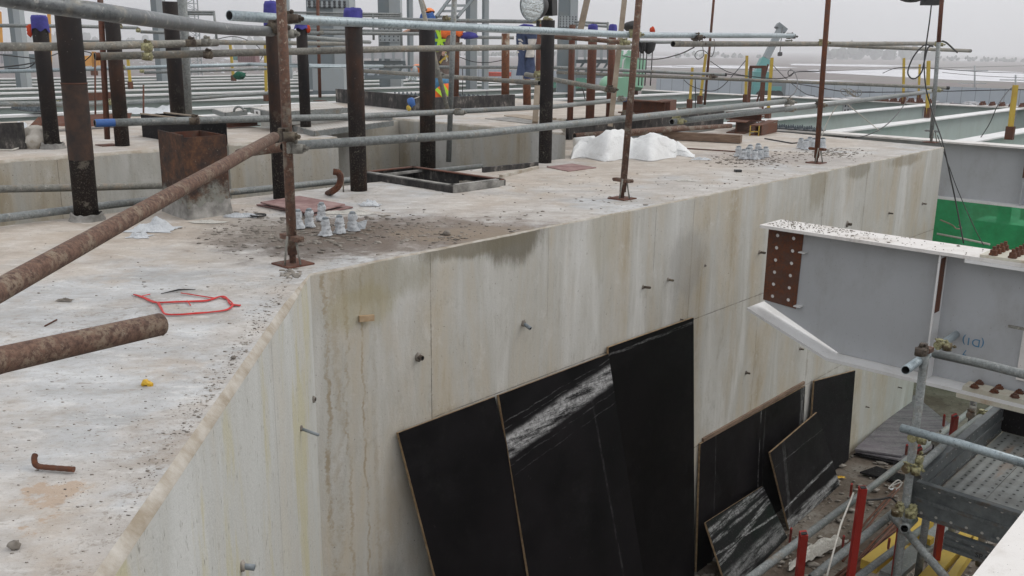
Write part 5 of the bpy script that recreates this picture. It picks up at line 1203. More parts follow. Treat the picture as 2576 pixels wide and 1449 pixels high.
def bits(n, cx, cy, sx, sy, smin, smax, along=None, flat=.45):
    for i in range(n):
        if along:
            k = rnd.random(); x = along[0] + (along[2] - along[0]) * k; y = along[1] + (along[3] - along[1]) * k; x += rnd.gauss(0, sx); y += rnd.gauss(0, sy)
        else: x = rnd.gauss(cx, sx); y = rnd.gauss(cy, sy)
        p = PZ(x, y); u_, v_ = uv(p)
        if depth(p) < 1.2 or y < 320: continue
        if (p[1] >= PA_[1] and (p - PA_).dot(NAB) > -.03) or v_ < -5.85 or (p[1] < PA_[1] and p[0] > PA_[0] + (PC_ - PA_)[0] * ((p[1] - PA_[1]) / (PC_ - PA_)[1]) - .04): continue
        s = smin + (smax - smin) * rnd.random() ** 3
        b.ell(p + Z * s * .25, s * (1 + rnd.random()), s * (.6 + .5 * rnd.random()), s * flat, 5, 3, 0, .9)
bits(900, 760, 590, 95, 22, .0015, .014); bits(600, 980, 575, 150, 20, .0012, .011); bits(120, 600, 580, 80, 30, .003, .012)
bits(600, 0, 0, 24, 14, .0012, .0055, (740, 690, 500, 1050)); bits(420, 0, 0, 38, 24, .0010, .0042, (520, 1000, 300, 1440)); bits(60, 735, 690, 14, 6, .004, .014)
bits(420, 300, 1100, 220, 220, .0010, .0038); bits(500, 0, 0, 34, 22, .0010, .0036, (700, 760, 330, 1400)); bits(900, 420, 1000, 240, 260, .0008, .0030); bits(80, 350, 740, 260, 70, .002, .007); bits(110, 0, 0, 40, 8, .003, .012, (900, 620, 2000, 425))
bits(420, 1890, 402, 60, 8, .003, .014); bits(380, 2080, 385, 50, 8, .003, .015); bits(260, 1500, 470, 260, 25, .002, .008); bits(40, 1150, 600, 40, 8, .004, .014)
tag(b.make('rubble', 'debris', merge=False), kind='stuff')
for lab, x, y, s in [('dark pebble near the stained block rim', 1124, 592, .022), ('grey pebble at the lower left of the block top', 48 * .8, 1190 * 1.16, .014), ('round stone near the left rim', 560 * 1.05, 950 * .0 + 903, .010)]:
    b = MB(); b.ell(PZ(x, y) + Z * s * .6, s, s * .9, s * .7, 9, 6, 0, .5); tag(b.make('pebble', 'debris'), lab, 'pebble')
# ================================================================== background columns and steelwork
def hcol(label, xl, xr, yt, yb, zb, d, mat='grey_col', split=.45, bolts_=None, parts=True):
    """H or box column: left and right image edges at its foot"""
    a, c = PD(xl, yb, d), PD(xr, yb, d); wd = (c - a).length; m = (a + c) / 2; foot = Vector((m[0], m[1], zb))
    top = PY(((xl + xr) / 2), yt, m[1])[2] + (1.0 if yt <= 2 else 0)
    t = thing('steel_column', label, 'steel column', foot, 'grey steel columns')
    X_ = Vector((1, 0, 0)); Y_ = Vector((0, 1, 0)); H_ = top - zb
    wL = wd * split
    b = MB(); b.box(foot + Z * H_ / 2 - X_ * (wd / 2 - wL / 2), X_, Y_, Z, wL / 2, wd * .42, H_ / 2); b.make('flange', 'grey_col_dark' if split < .7 else mat, t)  # darker left part: the flange's shading is put into its colour
    b = MB(); b.box(foot + Z * H_ / 2 + X_ * (wL / 2 + .001) - Y_ * wd * .06, X_, Y_, Z, (wd - wL) / 2 - .001, wd * .42, H_ / 2); b.make('web', mat, t)
    if bolts_:
        y0, y1, n1, n2 = bolts_; z0, z1 = PD((xl + xr) / 2, y1, d)[2], PD((xl + xr) / 2, y0, d)[2]
        b = MB(); b.box(Vector((m[0], m[1] - wd * .5, (z0 + z1) / 2)), X_, Y_, Z, wd * .46, .02, (z1 - z0) / 2); pl_ = b.make('bolted_plate', mat, t)
        b = MB()
        for i in range(n1):
            for j in range(n2): b.ell(Vector((m[0] + wd * .4 * (2 * i / max(1, n1 - 1) - 1), m[1] - wd * .5 - .022, z0 + (z1 - z0) * (.08 + .84 * j / max(1, n2 - 1)))), wd * .035, .02, wd * .035, 6, 4)
        b.make('bolt_field', 'bolt_dark', pl_)
    return t
hcol('grey column at far left behind the leftmost pipe', 45, 74, 12, 195, -.4, 24)
hcol('thin grey column seen just right of the nearest rusty post', 718, 731, -5, 80, -.3, 32, split=.4)
hcol('wide slate column with bolted plates behind the second blue cap', 787, 893, -5, 200, -.4, 24, 'grey_col', .62, (8, 22, 8, 3))
hcol('grey column with two bolted plates left of the standing worker', 957, 1012, -5, 170, -.4, 27, 'grey_col', .5, (42, 106, 5, 7))
hcol('narrow grey column left of the orange helmet', 1026, 1041, -5, 165, -.4, 30, split=.4)
hcol('pair flanged grey column right of the steel ladder', 1172, 1200, -5, 192, -.4, 27, split=.4)
hcol('pale thin column beside the pair flanged column', 1212, 1229, -5, 210, -.4, 25, split=.35)
hcol('slate green column with bolts behind the floodlight', 1400, 1447, -5, 215, -.4, 24, 'grey_col', .6, (42, 70, 6, 5))
hcol('grey column behind the fourth dark pipe', 395, 424, -5, 160, -.4, 28, split=.5)
for lab, x0, x1, y0, y1, d, mat in [('grey stub wall end left of the third column row', 28, 110, 136, 175, 26, 'grey_col_dark'), ('big pale box girder stump behind the thin capped pipe', 796, 874, 171, 226, 20, 'grey_col')]:
    a, c = PD(x0, y1, d), PD(x1, y0, d); b = MB(); m = (a + c) / 2; b.box(m, Vector((1, 0, 0)), Vector((0, 1, 0)), Z, abs(c[0] - a[0]) / 2, .4, abs(c[2] - a[2]) / 2); tag(b.make('steel_girder', mat), lab, 'steel girder')
# steel ladder / stair flight
t = thing('steel_ladder', 'slanting grey steel stair flight above the standing worker', 'stair', PD(1130, 60, 24))
for xa, xb in ((1095, 1140), (1148, 1200)):
    b = MB(); b.bar(PD(xa, 46, 24), PD(xb, -14, 24.6), .07, .19, Vector((0, 1, 0))); b.make('stringer', 'grey_col_dark', t)
for k in range(3): b = MB(); b.bar(PD(1102 + 10 * k, 42 - 14 * k, 24.2), PD(1154 + 10 * k, 42 - 14 * k, 24.2), .05, .06); b.make('rung', 'grey_col', t)
def gallery(label, x0, x1, y0, y1, d):
    t = thing('ribbed_walkway', label, 'walkway', PD((x0 + x1) / 2, y1, d)); a, c = PD(x0, y1, d), PD(x1, y1, d); hh = (y1 - y0) / F * d
    b = MB(); b.box((a + c) / 2 + Z * hh / 2, Vector((1, 0, 0)), Vector((0, 1, 0)), Z, (c - a).length / 2, .3, hh / 2); b.make('side_panel', 'far_grey', t)
    for k in range(5): p = a.lerp(c, k / 4); b = MB(); b.box(p + Z * hh / 2 - Vector((0, .32, 0)), Vector((1, 0, 0)), Vector((0, 1, 0)), Z, .03, .02, hh / 2 + .05); b.make('rib', 'grey_col', t)
    for z_ in (-.1, -.45): b = MB(); b.bar(a + Z * z_, c + Z * z_, .12, .09); b.make('bottom_chord', 'grey_col_dark', t)
    for k in range(4): b = MB(); b.bar(a.lerp(c, k / 4) - Z * .42, a.lerp(c, (k + 1) / 4) - Z * .12, .05, .05); b.make('brace', 'grey_col_dark', t)
gallery('pale ribbed walkway side left of the capped pipe by the workers', 916, 1020, 131, 147, 23)
gallery('pale ribbed walkway side behind the three rust brown pipes', 1449, 1530, 124, 144, 23)
# thin rail frames
def frame(label, pts, d, r=.024, mat='galv'):
    t = thing('guard_rail', label, 'guard rail', PD(*pts[0][0], d))
    for a, c in pts: b = MB(); b.sweep([PD(*a, d), PD(*c, d)], r, 8); b.make('rail', mat, t)
frame('slim twin guard rail left of the nearest post top', [((470, 30), (538, 30)), ((470, 35), (540, 36)), ((538, 28), (545, 100))], 18)
frame('slim twin guard rail between the two blue capped pipes', [((716, 31), (1008, 36)), ((716, 39), (1008, 41)), ((1008, 33), (1010, 120)), ((938, 34), (940, 100))], 19)
frame('slim twin guard rail right of the floodlight column', [((1445, 55), (1530, 59)), ((1445, 62), (1530, 67)), ((1529, 56), (1530, 150))], 19)
frame('slim lower twin rail behind the second blue capped pipe', [((780, 74), (1008, 78)), ((780, 79), (1000, 83))], 19)
# thin orange ladder rails, far left
for x, lab in ((4, 'thin orange upright at the far left edge'), (128, 'thin orange upright right of the leftmost pipe')):
    b = MB(); b.bar(PD(x, 205 if x > 50 else 125, 15), PD(x - 5, 30, 15.2), .04, .04, Vector((0, 1, 0))); tag(b.make('orange_upright', 'orange_paint'), lab, 'upright')
# lattice mast
t = thing('lattice_mast', 'slender grey lattice mast standing far behind the bent tube', 'lattice mast', PD(493, 160, 85))
yb = PD(493, 160, 85)[1]; c4 = [(475, 476), (503, 504)]
w_ = 1.0
cx = PD(489, 160, 85); zb_, ztp = cx[2] - 3, PD(489, -20, 85)[2]
for dx in (-.5, .5):
    for dy in (-.5, .5): b = MB(); b.bar(Vector((cx[0] + dx, yb + dy, zb_)), Vector((cx[0] + dx, yb + dy, ztp)), .09, .09, Vector((0, 1, 0))); b.make('chord', 'grey_col', t)
b = MB(); k = 0; z_ = zb_
while z_ < ztp:
    s_ = 1 if k % 2 else -1
    for dy in (-.5, .5): b.bar(Vector((cx[0] - .5 * s_, yb + dy, z_)), Vector((cx[0] + .5 * s_, yb + dy, z_ + .55)), .045, .045, Vector((0, 1, 0))); b.bar(Vector((cx[0] - .5, yb + dy, z_)), Vector((cx[0] + .5, yb + dy, z_)), .045, .045, Vector((0, 1, 0)))
    z_ += .55; k += 1
b.make('lacing', 'grey_col', t)
# ------------------------------------------------------------------ light green machine
t = thing('green_lifting_frame', 'light green lattice machine behind the batten and the second post', 'machine', PD(1570, 222, 20)); d = 20
b = MB(); b.bar(PD(1590, 222, d), PD(1597, 150, d), .42, .35, Vector((0, 1, 0))); b.make('mast', 'lt_green', t)
for a, c in (((1535, 165), (1590, 130)), ((1560, 170), (1565, 128)), ((1600, 160), (1580, 128))): b = MB(); b.bar(PD(*a, d - .3), PD(*c, d - .3), .06, .06, Vector((0, 1, 0))); b.make('lattice_bar', 'lt_green', t)
b = MB(); b.ell(PD(1530, 212, d), .19, .3, .18, 16, 8); b.bar(PD(1530, 219, d), PD(1585, 219, d), .4, .4); b.make('rounded_base', 'lt_green', t)
for x in (1614, 1622, 1636, 1606): b = MB(); b.sweep([PD(x, 215, 19), PD(x + 6, 120, 19.2)], .012, 6); tag(b.make('hanging_cable', 'wire'), 'thin vertical cable hanging by the black jacket beside the second post', 'cable', 'vertical cables by the second post')
# ------------------------------------------------------------------ distant vehicles, stock
def crane():
    d = 75.; t = thing('mobile_crane', 'teal mobile crane with a long grey telescopic boom on the far ground', 'crane', PD(1925, 238, d)); Y_ = Vector((0, 1, 0)); X_ = Vector((1, 0, 0))
    b = MB(); b.bar(PD(1903, 196, d), PD(1925, 150, d), .75, .8, Y_); b.make('lower_boom', 'teal', t)
    b = MB(); b.bar(PD(1925, 150, d), PD(1963, 74, d + 1), .5, .5, Y_); bo = b.make('upper_boom', 'grey_col_dark', t)
    b = MB(); b.bar(PD(1961, 76, d + 1), PD(1968, 66, d + 1), .9, .6, Y_); b.make('boom_head', 'grey_col_dark', bo)
    b = MB(); b.sweep([PD(1968, 68, d), PD(1962, 132, d)], .035, 6); b.make('hoist_rope', 'wire', t)
    b = MB(); b.bar(PD(1962, 132, d), PD(1962, 140, d), .3, .3, Y_); b.make('hook_block', 'black', t)
    b = MB(); b.box(PD(1908, 212, d), X_, Y_, Z, .75, 1.2, 1.); b.make('cab', 'teal', t)
    b = MB(); b.box(PD(1920, 230, d), X_, Y_, Z, 1.1, 1.3, .45); b.make('carrier', 'teal', t)
    b = MB(); b.box(PD(1947, 226, d), X_, Y_, Z, .6, 1.2, .6); b.make('counterweight', 'grey_col_dark', t)
    for x in (1904, 1916, 1934, 1946): b = MB(); p = PD(x, 239, d); b.sweep([p - Y_ * 1.35, p + Y_ * 1.3], .42, 12); b.make('wheel', 'black', t)
    b = MB(); b.box(PD(1897, 226, d), X_, Y_, Z, .75, .3, .9); tag(b.make('site_cabinet', 'far_white'), 'white cabinet standing in front of the teal crane', 'cabinet')
crane()
for lab, x0, x1, y0, y1, d, mat in [('teal shipping container far behind the thin capped pipe', 589, 602, 141, 151, 140, 'teal'), ('maroon shipping container far left of the nearest post', 604, 648, 141, 156, 140, 'cont_red'), ('red lattice section lying far behind the braced post', 1225, 1286, 182, 191, 110, 'red_cloth'), ('orange panel standing among the far left yellow posts', 230, 238, 140, 165, 40, 'orange_paint'), ('grey shed far left behind the beam rows', 0, 72, 128, 158, 60, 'far_grey')]:
    a, c = PD(x0, y1, d), PD(x1, y0, d); b = MB(); b.box((a + c) / 2, Vector((1, 0, 0)), Vector((0, 1, 0)), Z, abs(c[0] - a[0]) / 2, 1.2, abs(c[2] - a[2]) / 2)
    for k in range(9): b.box(Vector((a[0] + (c[0] - a[0]) * (k + .5) / 9, min(a[1], c[1]) - 1.23, (a[2] + c[2]) / 2)), Vector((1, 0, 0)), Vector((0, 1, 0)), Z, abs(c[0] - a[0]) / 50, .03, abs(c[2] - a[2]) / 2.2)
    tag(b.make('container' if 'container' in lab else 'far_object', mat), lab, 'container' if 'container' in lab else 'far structure')
rnd = random.Random(5)
b = MB()
for i in range(420):
    x = rnd.choice([rnd.uniform(1900, 2300), rnd.uniform(2280, 2576), rnd.uniform(300, 760), rnd.uniform(430, 700)]); y = (rnd.uniform(242, 252) + (x - 1900) * .025) if x > 800 else rnd.uniform(150, 185)
    p = PZ(x, y, GZ); s = rnd.uniform(.12, .5); b.ell(p + Z * s * .3, s * rnd.uniform(.8, 2.5), s, s * .6, 5, 3, 0, .8)
tag(b.make('far_litter', 'far_grey', merge=False), kind='stuff')
# green netting
def net(a, c):
    p = W(13.6 + 1.2 * c, -6.5 + 9 * a, -.8 - 2.6 * c); q = Vector((a * 6, c * 3, 0)); return p + U * (.25 * noise.noise(q) + .06 * noise.noise(q * 4)) + Z * .12 * noise.noise(q * 1.4)
b = MB(); b.grid(net, 70, 24); tag(b.make('green_netting', 'net'), 'translucent green netting hung below the long pale girder', 'netting')
for lab, u0, u1, v0, v1, z0, z1, ta in [('pale boxy machine part seen dimly through the green netting', 15.6, 16.2, -4.6, -3.4, -2.6, -1.5, .2), ('pale plate seen through the netting near the right edge', 15.6, 15.8, -1.6, .6, -1.9, -1.7, 0), ('pale hose drum shape behind the green netting', 15.9, 16.4, -5.6, -4.9, -2.3, -1.2, .3)]:
    b = MB(); b.abox(u0, u1, v0, v1, z0, z1); b.abox(u0 + .05, u1 - .05, v0 + .3, v0 + .5, z1, z1 + .35); tag(b.make('machine_part', 'far_white'), lab, 'machine')
b = MB(); P = [PD(2357, 588, 12.5), PD(2420, 600, 12.3), PD(2490, 615, 12)]; b.sweep(P, .014, 6); tag(b.make('white_rope', 'rope'), 'white rope along the foot of the green netting', 'rope')
b = MB(); P = [PD(*q) for q in smooth_pts([(2365, 553, 12.4), (2395, 566, 12.3), (2405, 575, 12.2), (2418, 574, 12.2), (2412, 566, 12.2)], 5)]; b.sweep(P, .01, 6); tag(b.make('hose', 'wood_pale'), 'thin hose curling on the green netting', 'hose')
b = MB(); b.grid(lambda a, c: PZ(1392 + 90 * a, 222 - 14 * c, .0) + Z * (.38 * math.sin(a * 3.1) * c + .03 * noise.noise(Vector((a * 7, c * 3, 0)))), 16, 6); tag(b.make('green_netting', 'net_dark'), 'folded dark green net lying on the beams beyond the workers', 'netting')
b = MB(); b.ell(PD(602, 190, 22), .14, .1, .09, 12, 6, 0, .5); tag(b.make('green_bundle', 'net_dark'), 'small dark green bundle right of the short yellow post', 'bundle')
# ------------------------------------------------------------------ yellow posts
def ypost(label, xt, yt, xb, yb, wpx, mat='yellow', z=-.05):
    p = PZ(xb, yb, z); r = max(.02, wpx / F * depth(p) / 2); q = PY(xt, yt, p[1]); t = thing('yellow_post', label, 'post', p, 'yellow posts clamped to the steel floor')
    b = MB(); b.bar(p + Z * .02, q, 2 * r, 2 * r, Vector((0, 1, 0))); b.make('post', mat, t)
    b = MB(); b.box(p + Z * .09, U, V, Z, r * 1.5, r * 1.9, .085); b.make('clamp', 'rust', t)
for a in [('short yellow post left of the rusty floor post', 1742, 170, 1734, 273, 6), ('yellow post leaning just left of the rusty floor post', 1776, 136, 1760, 262, 6), ('pale yellow post left of the portal frame', 1879, 140, 1875, 258, 6), ('yellow post right of the portal frame', 1942, 145, 1931, 298, 7), ('thin yellow post left of the cable loop', 2274, 146, 2272, 262, 5), ('thinnest yellow post inside the cable loop', 2314, 162, 2310, 256, 4), ('yellow post just left of the grey end post', 2336, 153, 2332, 297, 7), ('nearest yellow post with rusty clamp at the right edge', 2555, 214, 2538, 352, 10), ('yellow post between second and third edge posts behind the batten', 1578, 145, 1576, 216, 5), ('yellow post left of the nearest rusty post', 667, 111, 670, 255, 6), ('yellow post beside the small green bundle', 579, 111, 588, 204, 6), ('orange post seen left of the thin rusty post', 236, 130, 238, 190, 8), ('yellow post with a wide paddle foot right of the third pipe', 322, 150, 329, 224, 6)]:
    ypost(*a, mat='orange_paint' if 'orange' in a[0] else 'yellow')
for lab, x0, y0, x1, y1 in [('thin dark rod standing between the third and fourth pipes', 361, 214, 361, 300), ('thin dark rod left of the thin rusty post', 239, 150, 240, 288)]:
    b = MB(); b.sweep([PD(x1, y1, 9.6), PD(x0, y0, 9.7)], .010, 6); tag(b.make('thin_rod', 'rust_red'), lab, 'steel rod')
# ------------------------------------------------------------------ perforated walk boards on the rear block
def walkboard(label, quad, z, th=.05):
    P = [PZ(x, y, z) for x, y in quad]; t = thing('walk_board', label, 'walk board', P[0])
    b = MB(); b.slab([p for p in P], -Z, .004); b.make('perforated_top', 'deck_far', t)
    for i in range(4):
        a, c = P[i], P[(i + 1) % 4]; b = MB(); b.bar(a - Z * (th / 2 + .005), c - Z * (th / 2 + .005), .02, th); b.make('side_rail', 'galv', t)
    return t
walkboard('lowest perforated walk board, sticking out past the rear block edge', [(790, 329), (988, 303), (975, 292), (740, 316)], .30)
walkboard('middle perforated walk board under the top one', [(690, 290), (985, 288), (930, 270), (640, 272)], .36)
wb = walkboard('top perforated walk board with a small black lettered label', [(632, 270), (690, 282), (872, 270), (822, 256)], .44)
walkboard('small short walk board left of the lettered one', [(536, 273), (566, 283), (620, 276), (598, 269)], .33)
p = PZ(641, 273, .44); q = PZ(652, 275, .44); ex = (q - p).normalized()
b = MB(); b.bar(p - Z * .03 + Vector((0, -.018, 0)), PZ(655, 276, .44) - Z * .03 + Vector((0, -.018, 0)), .006, .042); b.make('label', 'label_white', wb)
text('NIA', .038, 'ink', wb, (p + PZ(655, 276, .44)) / 2 - Z * .045 + Vector((0, -.026, 0)), ex, Z)
for i, (x, y) in enumerate([(703, 268), (775, 278)]):
    b = MB(); pp_ = PZ(607 + 80 * i - (0 if i else 6), 281 + i * 6, .38); b.sweep([pp_ + Vector((math.cos(a) * .05, 0, math.sin(a) * .05)) for a in [k * .35 for k in range(10)]], .012, 6); tag(b.make('hook_clamp', 'galv'), 'curved end hook of a walk board, %s one' % ('right' if i else 'left'), 'hook')
# ------------------------------------------------------------------ wires
def wire(label, pts, r=.006, mat='wire', name='cable', k=6):
    P = [PD(*q) for q in smooth_pts(pts, k)]; b = MB(); b.sweep(P, r, 6); return tag(b.make(name, mat), label, 'cable')
wire('black cable dropping from the post lamp and on down past the block corner', [(2343, 13, 11), (2338, 56, 11), (2331, 105, 11.1), (2325, 156, 11.1), (2329, 219, 11.1), (2342, 269, 11.1), (2352, 302, 11), (2372, 361, 10.8), (2392, 451, 10.8), (2406, 516, 10.8), (2424, 612, 10.6)], .008)
wire('black cable loop hanging left of the grey end post', [(2348, 117, 11.2), (2325, 114, 11.2), (2299, 141, 11.2), (2284, 178, 11.2), (2290, 195, 11.2), (2303, 197, 11.2), (2318, 182, 11.2), (2325, 156, 11.2), (2334, 121, 11.2), (2347, 116, 11.2)], .009)
wire('short black cable from the end post to the thin rail tip', [(2369, 103, 11), (2380, 107, 11), (2394, 119, 11), (2408, 132, 11.2)], .01)
wire('thin grey cable running down the green netting from the block corner', [(2358, 340, 11), (2385, 412, 10.8), (2410, 480, 10.8), (2450, 570, 10.6), (2475, 618, 10.5)], .005)
wire('black cable strung between the yellow posts on the right', [(2073, 223, 15), (2136, 231, 15), (2212, 232, 15), (2353, 230, 14.5), (2536, 226, 13.5), (2590, 226, 13.3)], .007)
wire('twisted cable high between the right yellow posts', [(2221, 184, 20), (2255, 171, 20), (2310, 169, 19), (2351, 172, 18), (2429, 178, 22), (2500, 182, 26), (2590, 184, 30)], .008)
wire('black cable rising from the right girder to the nearest yellow post', [(2465, 349, 12.6), (2490, 310, 12.6), (2510, 265, 12.6), (2540, 225, 13), (2555, 221, 13)], .006)
wire('long cable lying over the slab end then climbing to the thin yellow post', [(1955, 331, 12.8), (2050, 340, 12.3), (2120, 344, 12), (2168, 344, 12), (2225, 318, 12.5), (2268, 273, 14), (2285, 240, 15)], .007)
wire('cable sagging between the left yellow posts and the portal frame', [(1828, 186, 14), (1860, 190, 14), (1893, 193, 14), (1954, 198, 14), (1987, 192, 14), (2004, 181, 14), (2062, 180, 14)], .007)
wire('cable slanting from the yellow post to the rail end', [(1787, 154, 15), (1832, 181, 15), (1893, 193, 15)], .006)
wire('cable crossing from the pale yellow post down left', [(1876, 152, 16), (1850, 182, 16), (1815, 219, 16), (1785, 229, 16), (1741, 217, 16), (1720, 200, 16)], .007)
wire('cable from the right portal post sagging to the steel floor', [(1945, 165, 16), (1980, 200, 16), (2023, 234, 16), (2050, 241, 16)], .006)
wire('cable running from the frame under the rail to the third post', [(1985, 208, 14), (2056, 219, 14), (2119, 230, 14), (2200, 231, 14)], .006)
wire('cable curl above the lower right rail end', [(1985, 246, 9), (2000, 232, 10), (2006, 212, 11), (2003, 190, 12), (1992, 176, 13), (1983, 180, 13), (1985, 190, 13), (2000, 180, 13)], .006)
wire('cable swooping from the upper right rail to the second post', [(1746, 119, 8.2), (1710, 136, 9), (1660, 148, 10), (1615, 149, 11), (1565, 140, 12)], .006)
wire('thin looped cable under the upper right rail end', [(1766, 96, 12), (1768, 120, 12), (1770, 140, 12), (1756, 149, 12), (1748, 140, 12), (1755, 129, 12), (1772, 128, 12), (1790, 142, 12), (1798, 118, 12), (1796, 98, 12)], .005)
wire('black vertical cable left of the floor post', [(1749, 200, 14), (1750, 240, 14), (1749, 272, 14)], .007)
wire('cable hanging behind the braced post down to the beams', [(1164, 166, 16), (1164, 210, 16), (1163, 240, 16)], .007)
wire('sagging twin cable behind the braced post', [(1155, 143, 16), (1190, 155, 16), (1230, 157, 16), (1270, 150, 16)], .007)
wire('cable tangle over the far left rails', [(-5, 170, 11), (40, 165, 11), (90, 156, 11), (160, 130, 12), (235, 125, 13)], .008)
wire('second cable over the far left rails', [(-5, 137, 11), (50, 143, 11), (90, 150, 11), (70, 170, 11), (20, 173, 11)], .007)
wire('cable falling between the gap posts at upper left', [(205, 128, 12), (230, 135, 12), (215, 152, 12), (208, 158, 12)], .007)
wire('cable curve left of the nearest post', [(540, 100, 14), (590, 92, 14), (640, 110, 14), (660, 135, 14), (655, 152, 14)], .006)
wire('cable hanging from the brown pale tube', [(1455, 205, 14), (1466, 225, 14), (1472, 250, 14)], .008)
wire('pale string from the lower right rail down to the slab', [(2108, 262, 11.5), (2085, 300, 11.8), (2066, 345, 11.9)], .006, 'rope', 'string')
wire('pale string from the lower right rail to the girder', [(2130, 261, 11.5), (2165, 290, 12), (2213, 329, 12.8)], .006, 'rope', 'string')
for i, (x, y) in enumerate([(2125, 235), (2140, 238)]):
    wire('scribbled wire bundle on the lower right rail, %s coil' % ('left', 'right')[i], [(x + 14 * math.cos(k * 1.1) + k * 1.2, y + 9 * math.sin(k * 1.3 + i) - 3, 11.5) for k in range(16)], .004, 'galv_dirty', 'wire_bundle', 4)
for nm, pts in [('overhead power line crossing the far plain', [(1690, 166, 180), (2000, 178, 180), (2300, 172, 180), (2600, 165, 180)]), ('overhead power line beyond the fence at right', [(2370, 182, 150), (2455, 190, 150), (2576, 196, 150)])]:
    wire(nm, pts, .04, 'wire', 'power_line', 5)
# ------------------------------------------------------------------ floodlights
t = thing('floodlight', 'round floodlight with shiny glass, tilted toward the camera at top centre', 'floodlight', PD(1345, 40, 9.2))
c = PD(1339, 14, 9.2); ax = (Vector((-.45, -1, -.08))).normalized(); sx = ax.cross(Z).normalized(); sy = sx.cross(ax)
def ringpt(r1, r2, k, off): return c + ax * off + (sx * math.cos(k) * r1 + sy * math.sin(k) * r2)
R1, R2 = .125, .148
b = MB(); b.grid(lambda a, s: ringpt(R1 * (1 - .75 * s ** 2.2), R2 * (1 - .75 * s ** 2.2), a * 2 * math.pi, -.32 * s), 32, 8); b.make('housing', 'black', t)
b = MB(); b.grid(lambda a, s: ringpt(R1 * (1 + .03 * math.sin(s * math.pi)) * (1.03 if s < .5 else .98), R2 * (1.03 if s < .5 else .98), a * 2 * math.pi, .012 - .012 * s), 32, 4); b.make('rim', 'grey_col_dark', t)
b = MB(); b.grid(lambda a, s: ringpt(R1 * s * .97, R2 * s * .97, a * 2 * math.pi, .004 + .02 * (1 - s * s)), 32, 6); b.make('glass_lens', 'lens', t)
b = MB(); b.box(c - ax * .35 - Z * .02, ax, sx, sy, .07, .1, .09); b.make('gear_box', 'black', t)
b = MB(); b.bar(c - ax * .15 - Z * .15, c - ax * .15 - Z * .26, .03, .2, Vector((0, 1, 0))); b.make('bracket', 'black', t)
t = thing('floodlight', 'dark lamp box clamped on top of the grey end post', 'floodlight', PD(2345, 5, 11.2))
b = MB(); b.box(PD(2342, 1, 11.2), Vector((1, 0, 0)), Vector((0, 1, 0)), Z, .095, .08, .055); b.make('gear_box', 'black', t)
b = MB(); b.box(PD(2362, -2, 11.2), Vector((1, 0, 0)), Vector((0, 1, 0)), Z, .035, .07, .04); b.make('bracket', 'grey_col', t)
b = MB(); b.ell(PD(2293, -12, 11.2), .17, .15, .085, 20, 8); b.make('reflector_shell', 'black', t)
# black jacket + small lamp by the second post
t = thing('black_jacket', 'ragged black jacket with red tab hanging right of the second post', 'jacket', PD(1620, 135, 12))
def jk(a, s): x = 1606 + 40 * a + 3 * math.sin(a * 9) - 6 * s * (a - .3); y = 107 + s * (26 - 8 * abs(a - .5) + 5 * math.sin(a * 11)); return PD(x, y, 12 + .03 * math.sin(a * 14))
b = MB(); b.grid(jk, 24, 8); o = b.make('body', 'black_cloth', t); o.modifiers.new('s', 'SOLIDIFY').thickness = .02
b = MB(); b.ell(PD(1641, 76, 12), .035, .03, .05, 10, 6, 0, .5); b.make('red_tab', 'red_cloth', t)
t = thing('small_work_lamp', 'small black work lamp on a yoke just left of the second post', 'lamp', PD(1590, 80, 13))
b = MB(); b.ell(PD(1590, 66, 13), .12, .12, .075, 14, 8, 0, .15); b.make('lamp_head', 'black', t)
b = MB(); b.sweep([PD(1578, 78, 13), PD(1574, 66, 13), PD(1582, 57, 13), PD(1600, 56, 13), PD(1608, 66, 13), PD(1606, 78, 13)], .012, 6); b.make('yoke', 'black', t)
# hanging work trousers
t = thing('work_clothes', 'dark blue work trousers with off white patches hanging on a pipe', 'work clothes', PD(1322, 200, 11.6))
dq = 11.6
def leg(x0, x1, y0, y1, s0):
    def fn(a, s):
        th = a * 2 * math.pi; xm = (x0 + x1) / 2 + 3 * math.sin(s * 2.5 + s0); hw = (x1 - x0) / 2 * (1 + .15 * math.sin(s * 7 + s0)) ; px = hw * math.cos(th) * (1 + .15 * noise.noise(Vector((a * 4, s * 3, s0))))
        return PD(xm + px, y0 + (y1 - y0) * s, dq) + Vector((0, .05 * math.sin(th) * (1 + .5 * noise.noise(Vector((a * 6, s * 4, s0)))), 0))
    return fn
b = MB(); b.grid(leg(1299, 1322, 84, 190, .3), 18, 14); b.grid(leg(1320, 1346, 84, 198, 1.7), 18, 14); b.make('trouser_legs', 'denim', t)
b = MB(); b.grid(leg(1301, 1345, 66, 92, .9), 20, 6); b.make('waist', 'denim', t)
b = MB(); b.grid(leg(1300, 1320.5, 98, 133, .3), 14, 6); b.grid(lambda a, s: leg(1324, 1345, 98, 144, 1.7)(a, s) - Vector((0, .02, 0)), 14, 6); b.make('white_patches', 'white_cloth', t)
b = MB(); b.sweep([PD(1303, 70, 11.4), PD(1318, 64, 11.4), PD(1338, 66, 11.4), PD(1345, 72, 11.4)], .02, 8); b.make('collar', 'blue_cloth', t)
# blue hand tool
t = thing('chain_hoist', 'small blue hoist hanging on a string before the black formwork board', 'hoist', PD(1122, 262, 11)) if False else thing('blue_hand_tool', 'small blue hand tool with pale string on the black formwork board', 'tool', PD(1035, 272, 11.6))
b = MB(); b.ell(PD(1035, 257, 11.6), .05, .04, .06, 10, 6, 0, .4); b.make('body', 'blue_tape', t)
b = MB(); b.ell(PD(1028, 272, 11.6), .03, .03, .04, 8, 5, 0, .5); b.make('yellow_tip', 'yellow', t)
b = MB(); b.sweep([PD(1037, 250, 11.6), PD(1056, 243, 11.6)], .006, 6); b.make('string', 'rope', t)
